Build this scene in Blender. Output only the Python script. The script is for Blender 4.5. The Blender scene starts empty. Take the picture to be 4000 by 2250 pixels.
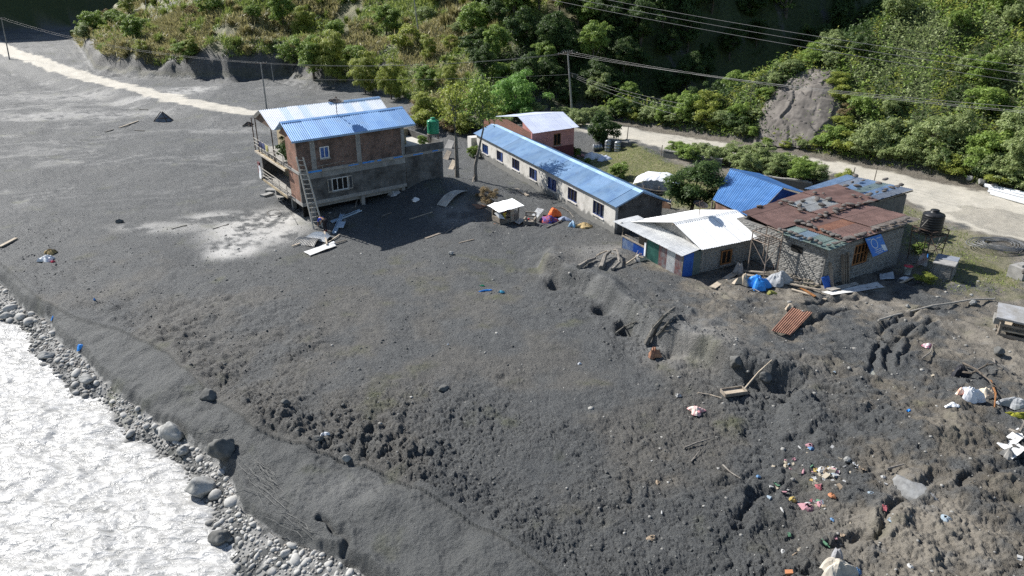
import bpy, bmesh, math, random
import numpy as np
from mathutils import Vector, Matrix, noise as mnoise

# ------------------------------------------------------------------ camera, sky, sun, exposure
SC = bpy.context.scene
COL = SC.collection
PITCH, HFOV, CAMZ = math.radians(23.5), math.radians(71), 19.0
cam = bpy.data.objects.new('camera', bpy.data.cameras.new('camera'))
COL.objects.link(cam)
cam.location = (0, 0, CAMZ)
cam.rotation_euler = (math.radians(90) - PITCH, 0, 0)
cam.data.sensor_width = 36.0
cam.data.angle = HFOV
cam.data.clip_end = 3000
SC.camera = cam
SUN_EL, SUN_AZ = math.radians(41), math.radians(-58)      # azimuth clockwise from +Y
world = bpy.data.worlds.new('World')
SC.world = world
world.use_nodes = True
wn = world.node_tree.nodes
sky = wn.new('ShaderNodeTexSky')
sky.sky_type = 'NISHITA'
sky.sun_disc = False
sky.sun_elevation = SUN_EL
sky.sun_rotation = SUN_AZ
sky.air_density = 1.0
sky.dust_density = 0.6
bg = wn['Background']
world.node_tree.links.new(sky.outputs[0], bg.inputs[0])
bg.inputs[1].default_value = 0.075
sd = bpy.data.lights.new('sun', 'SUN')
sd.energy = 4.6
sd.angle = math.radians(0.53)
sd.color = (1.0, 0.968, 0.915)
sun = bpy.data.objects.new('sun', sd)
COL.objects.link(sun)
tosun = Vector((math.cos(SUN_EL) * math.sin(SUN_AZ), math.cos(SUN_EL) * math.cos(SUN_AZ), math.sin(SUN_EL)))
sun.rotation_euler = tosun.to_track_quat('Z', 'Y').to_euler()
sun.location = tosun * 120
vs = SC.view_settings
vs.view_transform, vs.look, vs.exposure, vs.gamma = 'Standard', 'None', 0.78, 1.0
SC.render.engine = 'CYCLES'
SC.cycles.max_bounces = 5
SC.cycles.diffuse_bounces = 3
SC.cycles.glossy_bounces = 3
SC.cycles.transmission_bounces = 3
SC.cycles.transparent_max_bounces = 4
SC.cycles.caustics_reflective = False
SC.cycles.caustics_refractive = False
SC.cycles.use_adaptive_sampling = True
SC.cycles.adaptive_threshold = 0.012
SC.cycles.use_denoising = False
SC.cycles.sample_clamp_indirect = 6
SC.cycles.sample_clamp_direct = 12

random.seed(5)
rng = np.random.default_rng(11)
U = random.uniform

# ------------------------------------------------------------------ measuring: photo pixels (2576 x 1449) to the place
FPX = 1288 / math.tan(HFOV / 2)
CP, SP = math.cos(PITCH), math.sin(PITCH)


def ray(x, y):
    a, b = (x - 1288) / FPX, (y - 724.5) / FPX
    return np.array([a, CP - SP * b, -SP - CP * b])


def gz(x, y, z=0.0):                       # where the sight line meets a level z
    d = ray(x, y)
    t = (z - CAMZ) / d[2]
    return np.array([d[0] * t, d[1] * t, z])


def gY(x, y, Y):                           # where it meets a depth Y
    d = ray(x, y)
    t = Y / d[1]
    return Vector((d[0] * t, Y, CAMZ + d[2] * t))


def px_of(p):
    vx, vy, vz = p[0], p[1], p[2] - CAMZ
    dz = vy * CP - vz * SP
    return 1288 + FPX * vx / dz, 724.5 - FPX * (vy * SP + vz * CP) / dz, FPX / dz


# ------------------------------------------------------------------ noise
def _hash(ix, iy, s):
    h = (ix.astype(np.int64) * 374761393 + iy.astype(np.int64) * 668265263 + s * 1442695041) & 0xFFFFFFFF
    h = ((h ^ (h >> 13)) * 1274126177) & 0xFFFFFFFF
    h = ((h ^ (h >> 16)) * 2246822519) & 0xFFFFFFFF
    return ((h ^ (h >> 15)) & 0xFFFFFF) / float(0x1000000)


def vnoise(x, y, s=0):
    ix, iy = np.floor(x), np.floor(y)
    fx, fy = x - ix, y - iy
    fx = fx * fx * fx * (fx * (fx * 6 - 15) + 10)
    fy = fy * fy * fy * (fy * (fy * 6 - 15) + 10)
    a, b = _hash(ix, iy, s), _hash(ix + 1, iy, s)
    c, d = _hash(ix, iy + 1, s), _hash(ix + 1, iy + 1, s)
    return (a + (b - a) * fx + (c - a) * fy + (a - b - c + d) * fx * fy) * 2 - 1


def fbm(x, y, o=4, s=0, g=0.5):
    r, a = 0, 1.0
    for i in range(o):
        r = r + a * vnoise(x + 17.3 * i, y - 9.1 * i, s + i)
        x, y, a = x * 2.03, y * 2.03, a * g
    return r


def domes(x, y, s=0):                      # rounded clods: a dome per cell
    ix, iy = np.floor(x), np.floor(y)
    best = np.zeros_like(x)
    for dx in (-1, 0, 1):
        for dy in (-1, 0, 1):
            cx, cy = ix + dx, iy + dy
            jx, jy = cx + _hash(cx, cy, s), cy + _hash(cx, cy, s + 7)
            rr = 0.42 + 0.5 * _hash(cx, cy, s + 13)
            d2 = ((x - jx) ** 2 + (y - jy) ** 2) / (rr * rr)
            best = np.maximum(best, np.sqrt(np.clip(1 - d2, 0, 1)) * rr)
    return best


def sm(t):
    t = np.clip(t, 0, 1)
    return t * t * (3 - 2 * t)


def ldist(x, y, pl):
    best = np.full(x.shape, 1e9)
    for (x0, y0), (x1, y1) in zip(pl[:-1], pl[1:]):
        dx, dy = x1 - x0, y1 - y0
        t = np.clip(((x - x0) * dx + (y - y0) * dy) / (dx * dx + dy * dy + 1e-9), 0, 1)
        best = np.minimum(best, (x - x0 - t * dx) ** 2 + (y - y0 - t * dy) ** 2)
    return np.sqrt(best)


def inside(x, y, pl):
    r = np.zeros(x.shape, bool)
    n = len(pl)
    for i in range(n):
        (x0, y0), (x1, y1) = pl[i], pl[i - 1]
        if y0 == y1:
            continue
        r ^= ((y0 > y) != (y1 > y)) & (x < (x1 - x0) * (y - y0) / (y1 - y0) + x0)
    return r


def sdist(x, y, line, rest):               # distance to a line, positive on the side away from the polygon line+rest
    d = ldist(x, y, line)
    return np.where(inside(x, y, line + rest), -d, d)


def PL(pts, z):
    return [tuple(gz(a, b, z)[:2]) for a, b in pts]


# ------------------------------------------------------------------ plan of the place
WZ = -2.2
SHORE = [(-95, 62), (-60, 52)] + PL([(0, 800), (78, 838), (84, 880), (150, 940), (190, 992), (262, 1000), (300, 1068), (335, 1102), (385, 1112), (410, 1150), (470, 1180), (486, 1235), (535, 1290), (520, 1330), (590, 1385), (615, 1449), (640, 1530)], WZ) + [(-7.0, 12), (-6.5, 4)]
BANK = [(-95, 70), (-60, 60)] + PL([(0, 708), (60, 772), (120, 800), (140, 845), (205, 890), (240, 935), (300, 985), (385, 1050), (440, 1078), (520, 1130), (575, 1190), (605, 1275), (690, 1335), (830, 1390), (940, 1449), (1050, 1530)], -1.4) + [(-2.5, 12), (-1.5, 4)]
TERR = [(-95, 78), (-60, 67)] + PL([(0, 660), (90, 745), (190, 800), (300, 832), (420, 890), (520, 985), (640, 1085), (800, 1140), (960, 1190), (1130, 1280), (1280, 1370), (1400, 1449), (1500, 1530)], -0.6) + [(2.5, 12), (3.5, 4)]
RIV = [(-60, -10), (-160, 20)]
SCARP = PL([(1350, 672), (1400, 708), (1455, 738), (1505, 775), (1580, 822), (1640, 862), (1740, 905), (1850, 962), (1925, 988)], 0.25)
UPPER = PL([(1430, 600), (1330, 640)], 0.3) + SCARP + PL([(1970, 990), (1925, 1070), (1880, 1130), (1860, 1250), (1850, 1449)], 0.3) + [(4.5, 6), (70, 6), (80, 55), (40, 66), (14, 88), (9, 80), (13, 56)]
RFAR_L = PL([(0, 100), (50, 125), (125, 148), (200, 175), (300, 203), (425, 233), (550, 260), (644, 278)], 1.1)
RNEAR_L = PL([(0, 140), (38, 148), (82, 165), (175, 198), (300, 225), (425, 260), (550, 283), (620, 292)], 1.1)
RFAR_R = PL([(1400, 300), (1560, 318), (1740, 345), (1930, 378), (2100, 405), (2350, 455), (2470, 480), (2576, 508), (2800, 560)], 1.1)
RNEAR_R = PL([(1400, 325), (1560, 350), (1650, 378), (1750, 392), (1900, 425), (2110, 445), (2265, 498), (2350, 548), (2450, 590), (2576, 615), (2800, 690)], 1.1)
ROADF = [(-260, 330)] + RFAR_L + RFAR_R + [(75, 33), (95, 20)]
ROADN = [(-260, 290)] + RNEAR_L + RNEAR_R + [(68, 26), (88, 12)]
ROAD = ROADF + ROADN[::-1]
CLIFF = PL([(205, 128), (232, 178), (325, 190), (437, 196), (575, 203), (640, 199), (720, 198), (770, 216), (860, 222), (930, 232)], 1.2)
LFACE = [(-128, 330)] + PL([(172, 88)], 1.2) + CLIFF + PL([(1000, 243), (1060, 275), (1150, 290), (1300, 285), (1430, 278)], 1.2)
LFLANK = [LFACE[-1], (22, 113), (45, 128), (75, 142), (150, 170)]
LPOLY = LFACE + LFLANK[1:] + [(150, 450), (-128, 450)]
RFACE = PL([(1500, 296), (1600, 312), (1740, 336), (1930, 368), (2100, 396), (2350, 445), (2470, 470), (2576, 495), (2800, 545)], 1.2) + [(78, 36), (98, 22)]
RFLANK = [RFACE[0], (24, 98), (38, 108), (60, 121), (100, 142), (160, 160)]
RPOLY = RFACE + [(200, 20), (200, 160)] + RFLANK[:0:-1]
WLINE = [(-300, 160), (-186, 262), (-160, 292), (-146, 345), (-140, 420)]  # far-left ridge: heading, steepness and unseen height shaped to shade the far wood
WPOLY = WLINE + [(-420, 420), (-420, 160)]
PITS = [(gz(a, b, .4)[:2], r, d) for a, b, r, d in [(1402, 703, .62, .85), (1512, 772, .42, .9), (1578, 816, .5, 1.0), (1690, 880, .5, .3), (1905, 965, .45, .4), (2105, 962, .5, .45), (2230, 890, .55, .3), (2080, 1010, .7, .35), (2400, 960, .9, .35), (2195, 870, .4, .3), (2010, 700, .6, .3)]]
LUMPS = [(gz(a, b, .6)[:2], r, d) for a, b, r, d in [(1820, 890, 1.5, .2), (1700, 850, 1.3, .2), (1520, 740, 1.2, .35), (1390, 675, .9, .4), (1200, 560, 1.0, .3), (1180, 500, 1.6, .35), (2000, 800, 1.0, .4), (2160, 1010, .9, .3), (2380, 1120, 1.6, .4), (2050, 1060, 1.0, .3), (620, 980, 1.4, .35), (700, 1010, .7, .25), (440, 905, 1.2, .3), (980, 1195, 1.0, .25), (1250, 1330, 1.2, .25), (760, 1075, .8, .25)]] + [((-8.6, 62.6), 3.4, .9), ((-5.2, 64.0), 4.2, 1.15), ((-9.5, 68.0), 4.5, 1.0), ((-14.5, 63.5), 3.5, .5), ((-13.6, 58.6), 2.8, .8), ((-16.0, 58.5), 2.5, .4)]
RUTS = [(PL(q, .7), w, d) for q, w, d in [
    ([(2188, 950), (2196, 890), (2225, 838), (2290, 800), (2360, 780)], .16, .28), ([(2228, 935), (2240, 890), (2280, 846), (2340, 818)], .16, .30), ([(2260, 925), (2285, 880), (2330, 850)], .14, .2),
    ([(2080, 985), (2130, 1000), (2200, 1005), (2250, 1020)], .2, .3), ([(2060, 1020), (2110, 1015), (2160, 1030)], .15, .25), ([(2350, 1215), (2262, 1262), (2228, 1330), (2150, 1358), (2085, 1368)], .22, .38),
    ([(1845, 1300), (1895, 1240), (1960, 1200)], .2, .32), ([(2090, 735), (2150, 752), (2230, 745), (2300, 720), (2330, 690)], .2, .25), ([(2020, 790), (2080, 770), (2160, 765)], .2, .3), ([(2010, 830), (2080, 800), (2140, 790)], .22, .35),
    ([(1990, 1090), (2060, 1080), (2120, 1095)], .2, .25), ([(2400, 1240), (2470, 1210), (2560, 1200)], .2, .25), ([(940, 1345), (870, 1290), (840, 1240), (790, 1215)], .16, .3), ([(1010, 1425), (930, 1365), (860, 1300)], .14, .22), ([(1000, 1180), (900, 1120), (760, 1075)], .2, -.12)]]
HPIT = gz(860, 565, 0)[:2]


def terrain(x, y, det=0):
    """height of the ground; det 1 adds clods. Also returns masks."""
    w = sdist(x, y, SHORE, RIV)
    k = sdist(x, y, BANK, RIV)
    t = sdist(x, y, TERR, RIV)
    zc = WZ + 0.5 * np.clip(w / (w - k + 1e-6), 0, 1)
    zm = -1.2 + 0.5 * np.clip(k / (k - t + 1e-6), 0, 1)
    zu = -0.55 + 0.55 * sm(t / 6)
    z = np.where(w < 0, np.maximum(WZ + .4 * w, -3.4), np.where(k < .45, zc + (zm - zc) * sm((k + .1 * vnoise(x * 2, y * 2, 4) + .05) / .45), np.where(t < 0, zm, zu)))
    s = np.where(inside(x, y, UPPER), 1, -1) * ldist(x, y, UPPER + UPPER[:1])
    wd = .8 + 6 * sm((ldist(x, y, SCARP) - .8) / 6)
    s = s + (.5 * fbm(x * .33, y * .33, 3, 16)) * sm((4 - ldist(x, y, SCARP)) / 3)
    zU = sm(s / wd)
    rn = ldist(x, y, ROADN)
    beyond = inside(x, y, ROADN + [(160, 12), (300, 600), (-600, 600), (-300, 290)])
    sh = np.where(beyond, rn, -rn)
    zs = sm((sh + 4.5) / 5.0)
    zU = zU * (1 + .22 * np.exp(-(np.maximum(s - .5, 0) / 2.2) ** 2) * sm((3 - ldist(x, y, SCARP)) / 2))
    z = z + zU * 1.0 + 1.15 * zs * (1 - zU) + .15 * zs * zU
    rough = sm((t + .4) / 1.2)
    lo = fbm(x * .22, y * .22, 3, 3)
    z = z + .14 * lo * sm((k - .2) / 2)
    for (cx, cy), r, d in PITS:
        z = z - d * np.exp(-((x - cx) ** 2 + (y - cy) ** 2) / (r * r))
    for (cx, cy), r, d in LUMPS:
        z = z + d * np.exp(-((x - cx) ** 2 + (y - cy) ** 2) / (r * r))
    for pl_, wdt, dep in RUTS:
        q = ldist(x + .25 * vnoise(x * 1.7, y * 1.7, 17), y + .25 * vnoise(x * 1.7, y * 1.7, 18), pl_)
        z = z - .7 * dep * np.exp(-(q / (.75 * wdt)) ** 2) + .3 * dep * np.exp(-((q - 2 * wdt) / wdt) ** 2)
    # hills
    inL, inR, inW = inside(x, y, LPOLY), inside(x, y, RPOLY), inside(x, y, WPOLY)
    dl = np.where(inL, ldist(x, y, LFACE), 0)
    dlf = np.where(inL, ldist(x, y, LFLANK), 0)
    dc = ldist(x, y, CLIFF)
    hl = np.minimum(.56 * dl, 1.45 * dlf) + 2.1 * sm((dl + 1.3 * fbm(x * .22, y * .22, 3, 23) * sm(dl / 1.5)) / 3.0) * sm((9 - dc) / 4) * sm((-24 - x) / 14)
    hl = np.where(inL, np.minimum(hl, 60), 0)
    hr = np.where(inR, np.minimum(.82 * ldist(x, y, RFACE), .62 * ldist(x, y, RFLANK)), 0)
    hw = np.where(inW, np.minimum(2.2 * ldist(x, y, WLINE), 90), 0)
    hill = np.maximum(np.maximum(hl, hr), hw)
    hn = fbm(x * .09, y * .09, 4, 21)
    z = z + hill + 1.3 * hn * sm(hill / 6)
    ind = inside(x, y, ROAD)
    rd = np.minimum(ldist(x, y, ROADF), rn)
    road = np.where(ind, rd, -rd)
    flat = sm((road + .6) / 1.0)
    if det:
        near = sm((62 - np.hypot(x, y)) / 30)
        nn = sm((47 - np.hypot(x, y)) / 18)
        cob = (k < 0)
        rr = rough * (1 - .85 * flat) * (1 - .5 * sm(hill))
        band = .45 + .75 * np.exp(-((t - 3.5) / 3.5) ** 2) * sm(.5 + 1.5 * vnoise(x * .25, y * .25, 43)) + .75 * sm((x - 3) / 5) * sm((34 - y) / 8) + .65 * sm(.3 + 1.8 * fbm(x * .13, y * .13, 2, 41)) + .95 * np.exp(-(np.maximum(t - .9, 0) / 1.8) ** 2) * sm(t / .4)
        band = band + .9 * np.exp(-(ldist(x, y, SCARP) / 2.0) ** 2)
        wx, wy = x + .12 * vnoise(x * 3, y * 3, 61), y + .12 * vnoise(x * 3, y * 3, 62)
        h = .15 * domes(wx / .6, wy / .6, 5) * sm(.2 + 2 * vnoise(x * .5, y * .5, 9)) + .10 * domes(wx / .28, wy / .28, 6) * sm(.6 + 1.6 * vnoise(x * .9, y * .9, 19)) + nn * .05 * domes(x / .12, y / .12, 8)
        h = h + nn * .022 * domes(x / .06, y / .06, 88) + .09 * domes(wx / .17, wy / .17, 89) * sm((s - .5) / 3) * sm((36 - y) / 6)
        cr = np.exp(-(vnoise(wx * 4.3, wy * 4.3, 79) / .10) ** 2)
        h = h - nn * .045 * cr
        h = h + .03 * nn * np.abs(vnoise(wx * 7, wy * 7, 77)) - .05 * np.exp(-(vnoise(x * 1.9, y * 1.9, 78) / .09) ** 2)
        h = h + .05 * fbm(x * 1.3, y * 1.3, 3, 12)
        brk = sm((t - .5) / 2)
        z = z + .88 * rr * band * h * (.45 + .55 * near)
        z = z + rr * sm(band - .3) * (.5 * nn + .5 * near) * .045 * (_hash(np.floor(x * 24), np.floor(y * 24), 3) - .5)
        z = z + (1 - rough) * (k > 0) * (.11 * fbm(x * .9, y * .9, 4, 31) + .07 * domes(wx / .3, wy / .3, 34) * sm(3 * vnoise(x * .6, y * .6, 35) - .3) + nn * .02 * fbm(x * 8, y * 8, 2, 33))
        z = z + cob * (.05 * domes(x / .3, y / .3, 71))
        rut = sm((s - .5) / 2) * (1 - flat) * sm((46 - y) / 6)
        z = z + rut * (.16 * fbm(x * .8, y * .8 + .7 * x, 4, 51) - .10 * np.abs(vnoise(x * .7 + .3 * y, y * 1.5, 52)))
        cl = sm((3.5 - np.abs(dl - .8)) / 3) * sm((4 - dc) / 3)
        z = z + cl * .25 * fbm(x * .5, y * .5, 4, 81)
        z = z + sm(hill / 3) * .25 * fbm(x * .8, y * .8, 3, 84)
        z = z + .03 * flat * fbm(x * .6, y * .6, 3, 91)
    return z, dict(w=w, k=k, t=t, up=s, road=road, hill=hill, inL=inL, inR=inR, inW=inW, dl=dl, dlf=dlf, dc=dc, sh=sh, hn=hn)


_cache = {}
GRID = {}


def zlook(x, y):
    """height read off the built ground sheet"""
    r, th = np.hypot(x, y), np.arctan2(x, y)
    i = np.clip(np.interp(r, GRID['r'], np.arange(len(GRID['r']))), 0, len(GRID['r']) - 1.001)
    j = np.clip((th - GRID['t0']) / GRID['dt'], 0, GRID['nc'] - 1.001)
    a, b = i.astype(int), j.astype(int)
    u, v = i - a, j - b
    Z = GRID['z']
    return (Z[a, b] * (1 - u) + Z[a + 1, b] * u) * (1 - v) + (Z[a, b + 1] * (1 - u) + Z[a + 1, b + 1] * u) * v


def P(px, py, lift=0.0):
    """point of the ground that the photo shows at this pixel"""
    key = (px, py)
    if key not in _cache:
        d = ray(px, py)
        ts = np.geomspace(12, 420, 900)
        b = np.nonzero(CAMZ + d[2] * ts < zlook(d[0] * ts, d[1] * ts))[0]
        i = b[0] if len(b) else len(ts) - 1
        tt = np.linspace(ts[max(i - 1, 0)], ts[i], 40)
        b = np.nonzero(CAMZ + d[2] * tt < zlook(d[0] * tt, d[1] * tt))[0]
        q = tt[b[0]] if len(b) else ts[i]
        _cache[key] = (d[0] * q, d[1] * q, CAMZ + d[2] * q)
    p = _cache[key]
    return Vector((p[0], p[1], p[2] + lift))


def G(x, y):
    return float(zlook(np.array([float(x)]), np.array([float(y)]))[0])


# ------------------------------------------------------------------ materials
MATS = {}


def mat(name, c1, c2=None, scale=2.0, rough=.8, metal=0.0, bump=0.0, bscale=12.0, spec=.3, detail=5, island=None, trans=0.0, c3=None, amt=.5, objvar=0.0, mudz=None, rust=0.0):
    if name in MATS:
        return MATS[name]
    m = bpy.data.materials.new(name)
    m.use_nodes = True
    nt = m.node_tree
    N, Lk = nt.nodes, nt.links
    b = N['Principled BSDF']
    b.inputs['Roughness'].default_value = rough
    b.inputs['Metallic'].default_value = metal
    b.inputs['Specular IOR Level'].default_value = spec
    tc = N.new('ShaderNodeTexCoord')
    no = N.new('ShaderNodeTexNoise')
    no.inputs['Scale'].default_value = scale
    no.inputs['Detail'].default_value = detail
    no.inputs['Roughness'].default_value = .62
    Lk.new(tc.outputs['Object'], no.inputs['Vector'])
    rp = N.new('ShaderNodeValToRGB')
    rp.color_ramp.elements[0].position = .5 - .3 * amt
    rp.color_ramp.elements[1].position = .5 + .3 * amt
    c2 = c2 or tuple(v * .7 for v in c1)
    rp.color_ramp.elements[0].color = (*c2, 1)
    rp.color_ramp.elements[1].color = (*c1, 1)
    if c3:
        e = rp.color_ramp.elements.new(.5)
        e.color = (*c3, 1)
    Lk.new(no.outputs[0], rp.inputs[0])
    out = rp.outputs[0]
    if island:
        ge = N.new('ShaderNodeNewGeometry')
        r2 = N.new('ShaderNodeValToRGB')
        for i, (p_, c_) in enumerate(island):
            e = r2.color_ramp.elements[i] if i < 2 else r2.color_ramp.elements.new(p_)
            e.position = p_
            e.color = (*c_, 1)
        Lk.new(ge.outputs['Random Per Island'], r2.inputs[0])
        mx = N.new('ShaderNodeMix')
        mx.data_type = 'RGBA'
        mx.inputs[0].default_value = .45
        Lk.new(r2.outputs[0], mx.inputs[6])
        Lk.new(out, mx.inputs[7])
        out = mx.outputs[2]
    if rust:
        n4 = N.new('ShaderNodeTexNoise')
        n4.inputs['Scale'].default_value = 1.6
        n4.inputs['Detail'].default_value = 9
        n4.inputs['Roughness'].default_value = .75
        Lk.new(tc.outputs['Object'], n4.inputs['Vector'])
        r4 = N.new('ShaderNodeValToRGB')
        r4.color_ramp.elements[0].position, r4.color_ramp.elements[1].position = .56, .74
        r4.color_ramp.elements[1].color = (rust, rust, rust, 1)
        Lk.new(n4.outputs[0], r4.inputs[0])
        m4 = N.new('ShaderNodeMix')
        m4.data_type = 'RGBA'
        Lk.new(r4.outputs[0], m4.inputs[0])
        Lk.new(out, m4.inputs[6])
        m4.inputs[7].default_value = (.20, .17, .14, 1)
        out = m4.outputs[2]
    if objvar:
        oi = N.new('ShaderNodeObjectInfo')
        mr = N.new('ShaderNodeMapRange')
        mr.inputs[3].default_value, mr.inputs[4].default_value = 1 - objvar, 1 + objvar
        Lk.new(oi.outputs['Random'], mr.inputs[0])
        hv = N.new('ShaderNodeHueSaturation')
        Lk.new(mr.outputs[0], hv.inputs['Value'])
        Lk.new(out, hv.inputs['Color'])
        out = hv.outputs[0]
    if mudz is not None:
        ge2 = N.new('ShaderNodeNewGeometry')
        sx = N.new('ShaderNodeSeparateXYZ')
        Lk.new(ge2.outputs['Position'], sx.inputs[0])
        n3 = N.new('ShaderNodeTexNoise')
        n3.inputs['Scale'].default_value = 1.3
        n3.inputs['Detail'].default_value = 8
        Lk.new(ge2.outputs['Position'], n3.inputs['Vector'])
        ma = N.new('ShaderNodeMath')
        ma.operation = 'MULTIPLY_ADD'
        ma.inputs[1].default_value = -1.3
        Lk.new(n3.outputs[0], ma.inputs[0])
        Lk.new(sx.outputs[2], ma.inputs[2])
        mr2 = N.new('ShaderNodeMapRange')
        mr2.inputs[1].default_value, mr2.inputs[2].default_value = mudz - .65 - .12, mudz - .65 + .12
        mr2.inputs[3].default_value, mr2.inputs[4].default_value = .85, 0
        Lk.new(ma.outputs[0], mr2.inputs[0])
        m5 = N.new('ShaderNodeMix')
        m5.data_type = 'RGBA'
        Lk.new(mr2.outputs[0], m5.inputs[0])
        Lk.new(out, m5.inputs[6])
        m5.inputs[7].default_value = (.13, .13, .123, 1)
        out = m5.outputs[2]
    Lk.new(out, b.inputs['Base Color'])
    if bump:
        n2 = N.new('ShaderNodeTexNoise')
        n2.inputs['Scale'].default_value = bscale
        n2.inputs['Detail'].default_value = 6
        Lk.new(tc.outputs['Object'], n2.inputs['Vector'])
        bp = N.new('ShaderNodeBump')
        bp.inputs['Strength'].default_value = bump
        bp.inputs['Distance'].default_value = .05
        Lk.new(n2.outputs[0], bp.inputs['Height'])
        Lk.new(bp.outputs[0], b.inputs['Normal'])
    if trans:
        tr = N.new('ShaderNodeBsdfTranslucent')
        Lk.new(out, tr.inputs['Color'])
        ms = N.new('ShaderNodeMixShader')
        ms.inputs[0].default_value = trans
        Lk.new(b.outputs[0], ms.inputs[1])
        Lk.new(tr.outputs[0], ms.inputs[2])
        Lk.new(ms.outputs[0], N['Material Output'].inputs[0])
    MATS[name] = m
    return m


def brick_mat(name, ang, c1, c2, mortar, bw=.23, bh=.075, dirt=(.02, .018, .016), dirt_lo=2.9, dirt_hi=4.2):
    """brickwork with grime that gathers in damp streaks (ang: heading of the wall)"""
    m = bpy.data.materials.new(name)
    m.use_nodes = True
    nt = m.node_tree
    N, Lk = nt.nodes, nt.links
    b = N['Principled BSDF']
    b.inputs['Roughness'].default_value = .92
    b.inputs['Specular IOR Level'].default_value = .15
    ge = N.new('ShaderNodeNewGeometry')
    vr = N.new('ShaderNodeVectorRotate')
    vr.rotation_type = 'Z_AXIS'
    vr.inputs['Angle'].default_value = -ang
    Lk.new(ge.outputs['Position'], vr.inputs['Vector'])
    sp = N.new('ShaderNodeSeparateXYZ')
    Lk.new(vr.outputs[0], sp.inputs[0])
    ad = N.new('ShaderNodeMath')
    ad.operation = 'ADD'
    Lk.new(sp.outputs[0], ad.inputs[0])
    Lk.new(sp.outputs[1], ad.inputs[1])
    cb = N.new('ShaderNodeCombineXYZ')
    Lk.new(ad.outputs[0], cb.inputs[0])
    Lk.new(sp.outputs[2], cb.inputs[1])
    br = N.new('ShaderNodeTexBrick')
    br.inputs['Scale'].default_value = 1.0
    br.inputs['Brick Width'].default_value = bw
    br.inputs['Row Height'].default_value = bh
    br.inputs['Mortar Size'].default_value = .012
    br.inputs['Color1'].default_value = (*c1, 1)
    br.inputs['Color2'].default_value = (*c2, 1)
    br.inputs['Mortar'].default_value = (*mortar, 1)
    Lk.new(cb.outputs[0], br.inputs['Vector'])
    no = N.new('ShaderNodeTexNoise')
    no.inputs['Scale'].default_value = 1.1
    no.inputs['Detail'].default_value = 7
    no.inputs['Roughness'].default_value = .7
    Lk.new(ge.outputs['Position'], no.inputs['Vector'])
    rp = N.new('ShaderNodeValToRGB')
    rp.color_ramp.elements[0].position = .42
    rp.color_ramp.elements[1].position = .72
    Lk.new(no.outputs[0], rp.inputs[0])
    mx = N.new('ShaderNodeMix')
    mx.data_type = 'RGBA'
    Lk.new(rp.outputs[0], mx.inputs[0])
    Lk.new(br.outputs[0], mx.inputs[6])
    mx.inputs[7].default_value = (*dirt, 1)
    Lk.new(mx.outputs[2], b.inputs['Base Color'])
    bp = N.new('ShaderNodeBump')
    bp.inputs['Strength'].default_value = .6
    bp.inputs['Distance'].default_value = .02
    Lk.new(br.outputs[1], bp.inputs['Height'])
    bp.invert = True
    Lk.new(bp.outputs[0], b.inputs['Normal'])
    MATS[name] = m
    return m


# ------------------------------------------------------------------ building blocks
WL = {}


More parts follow.
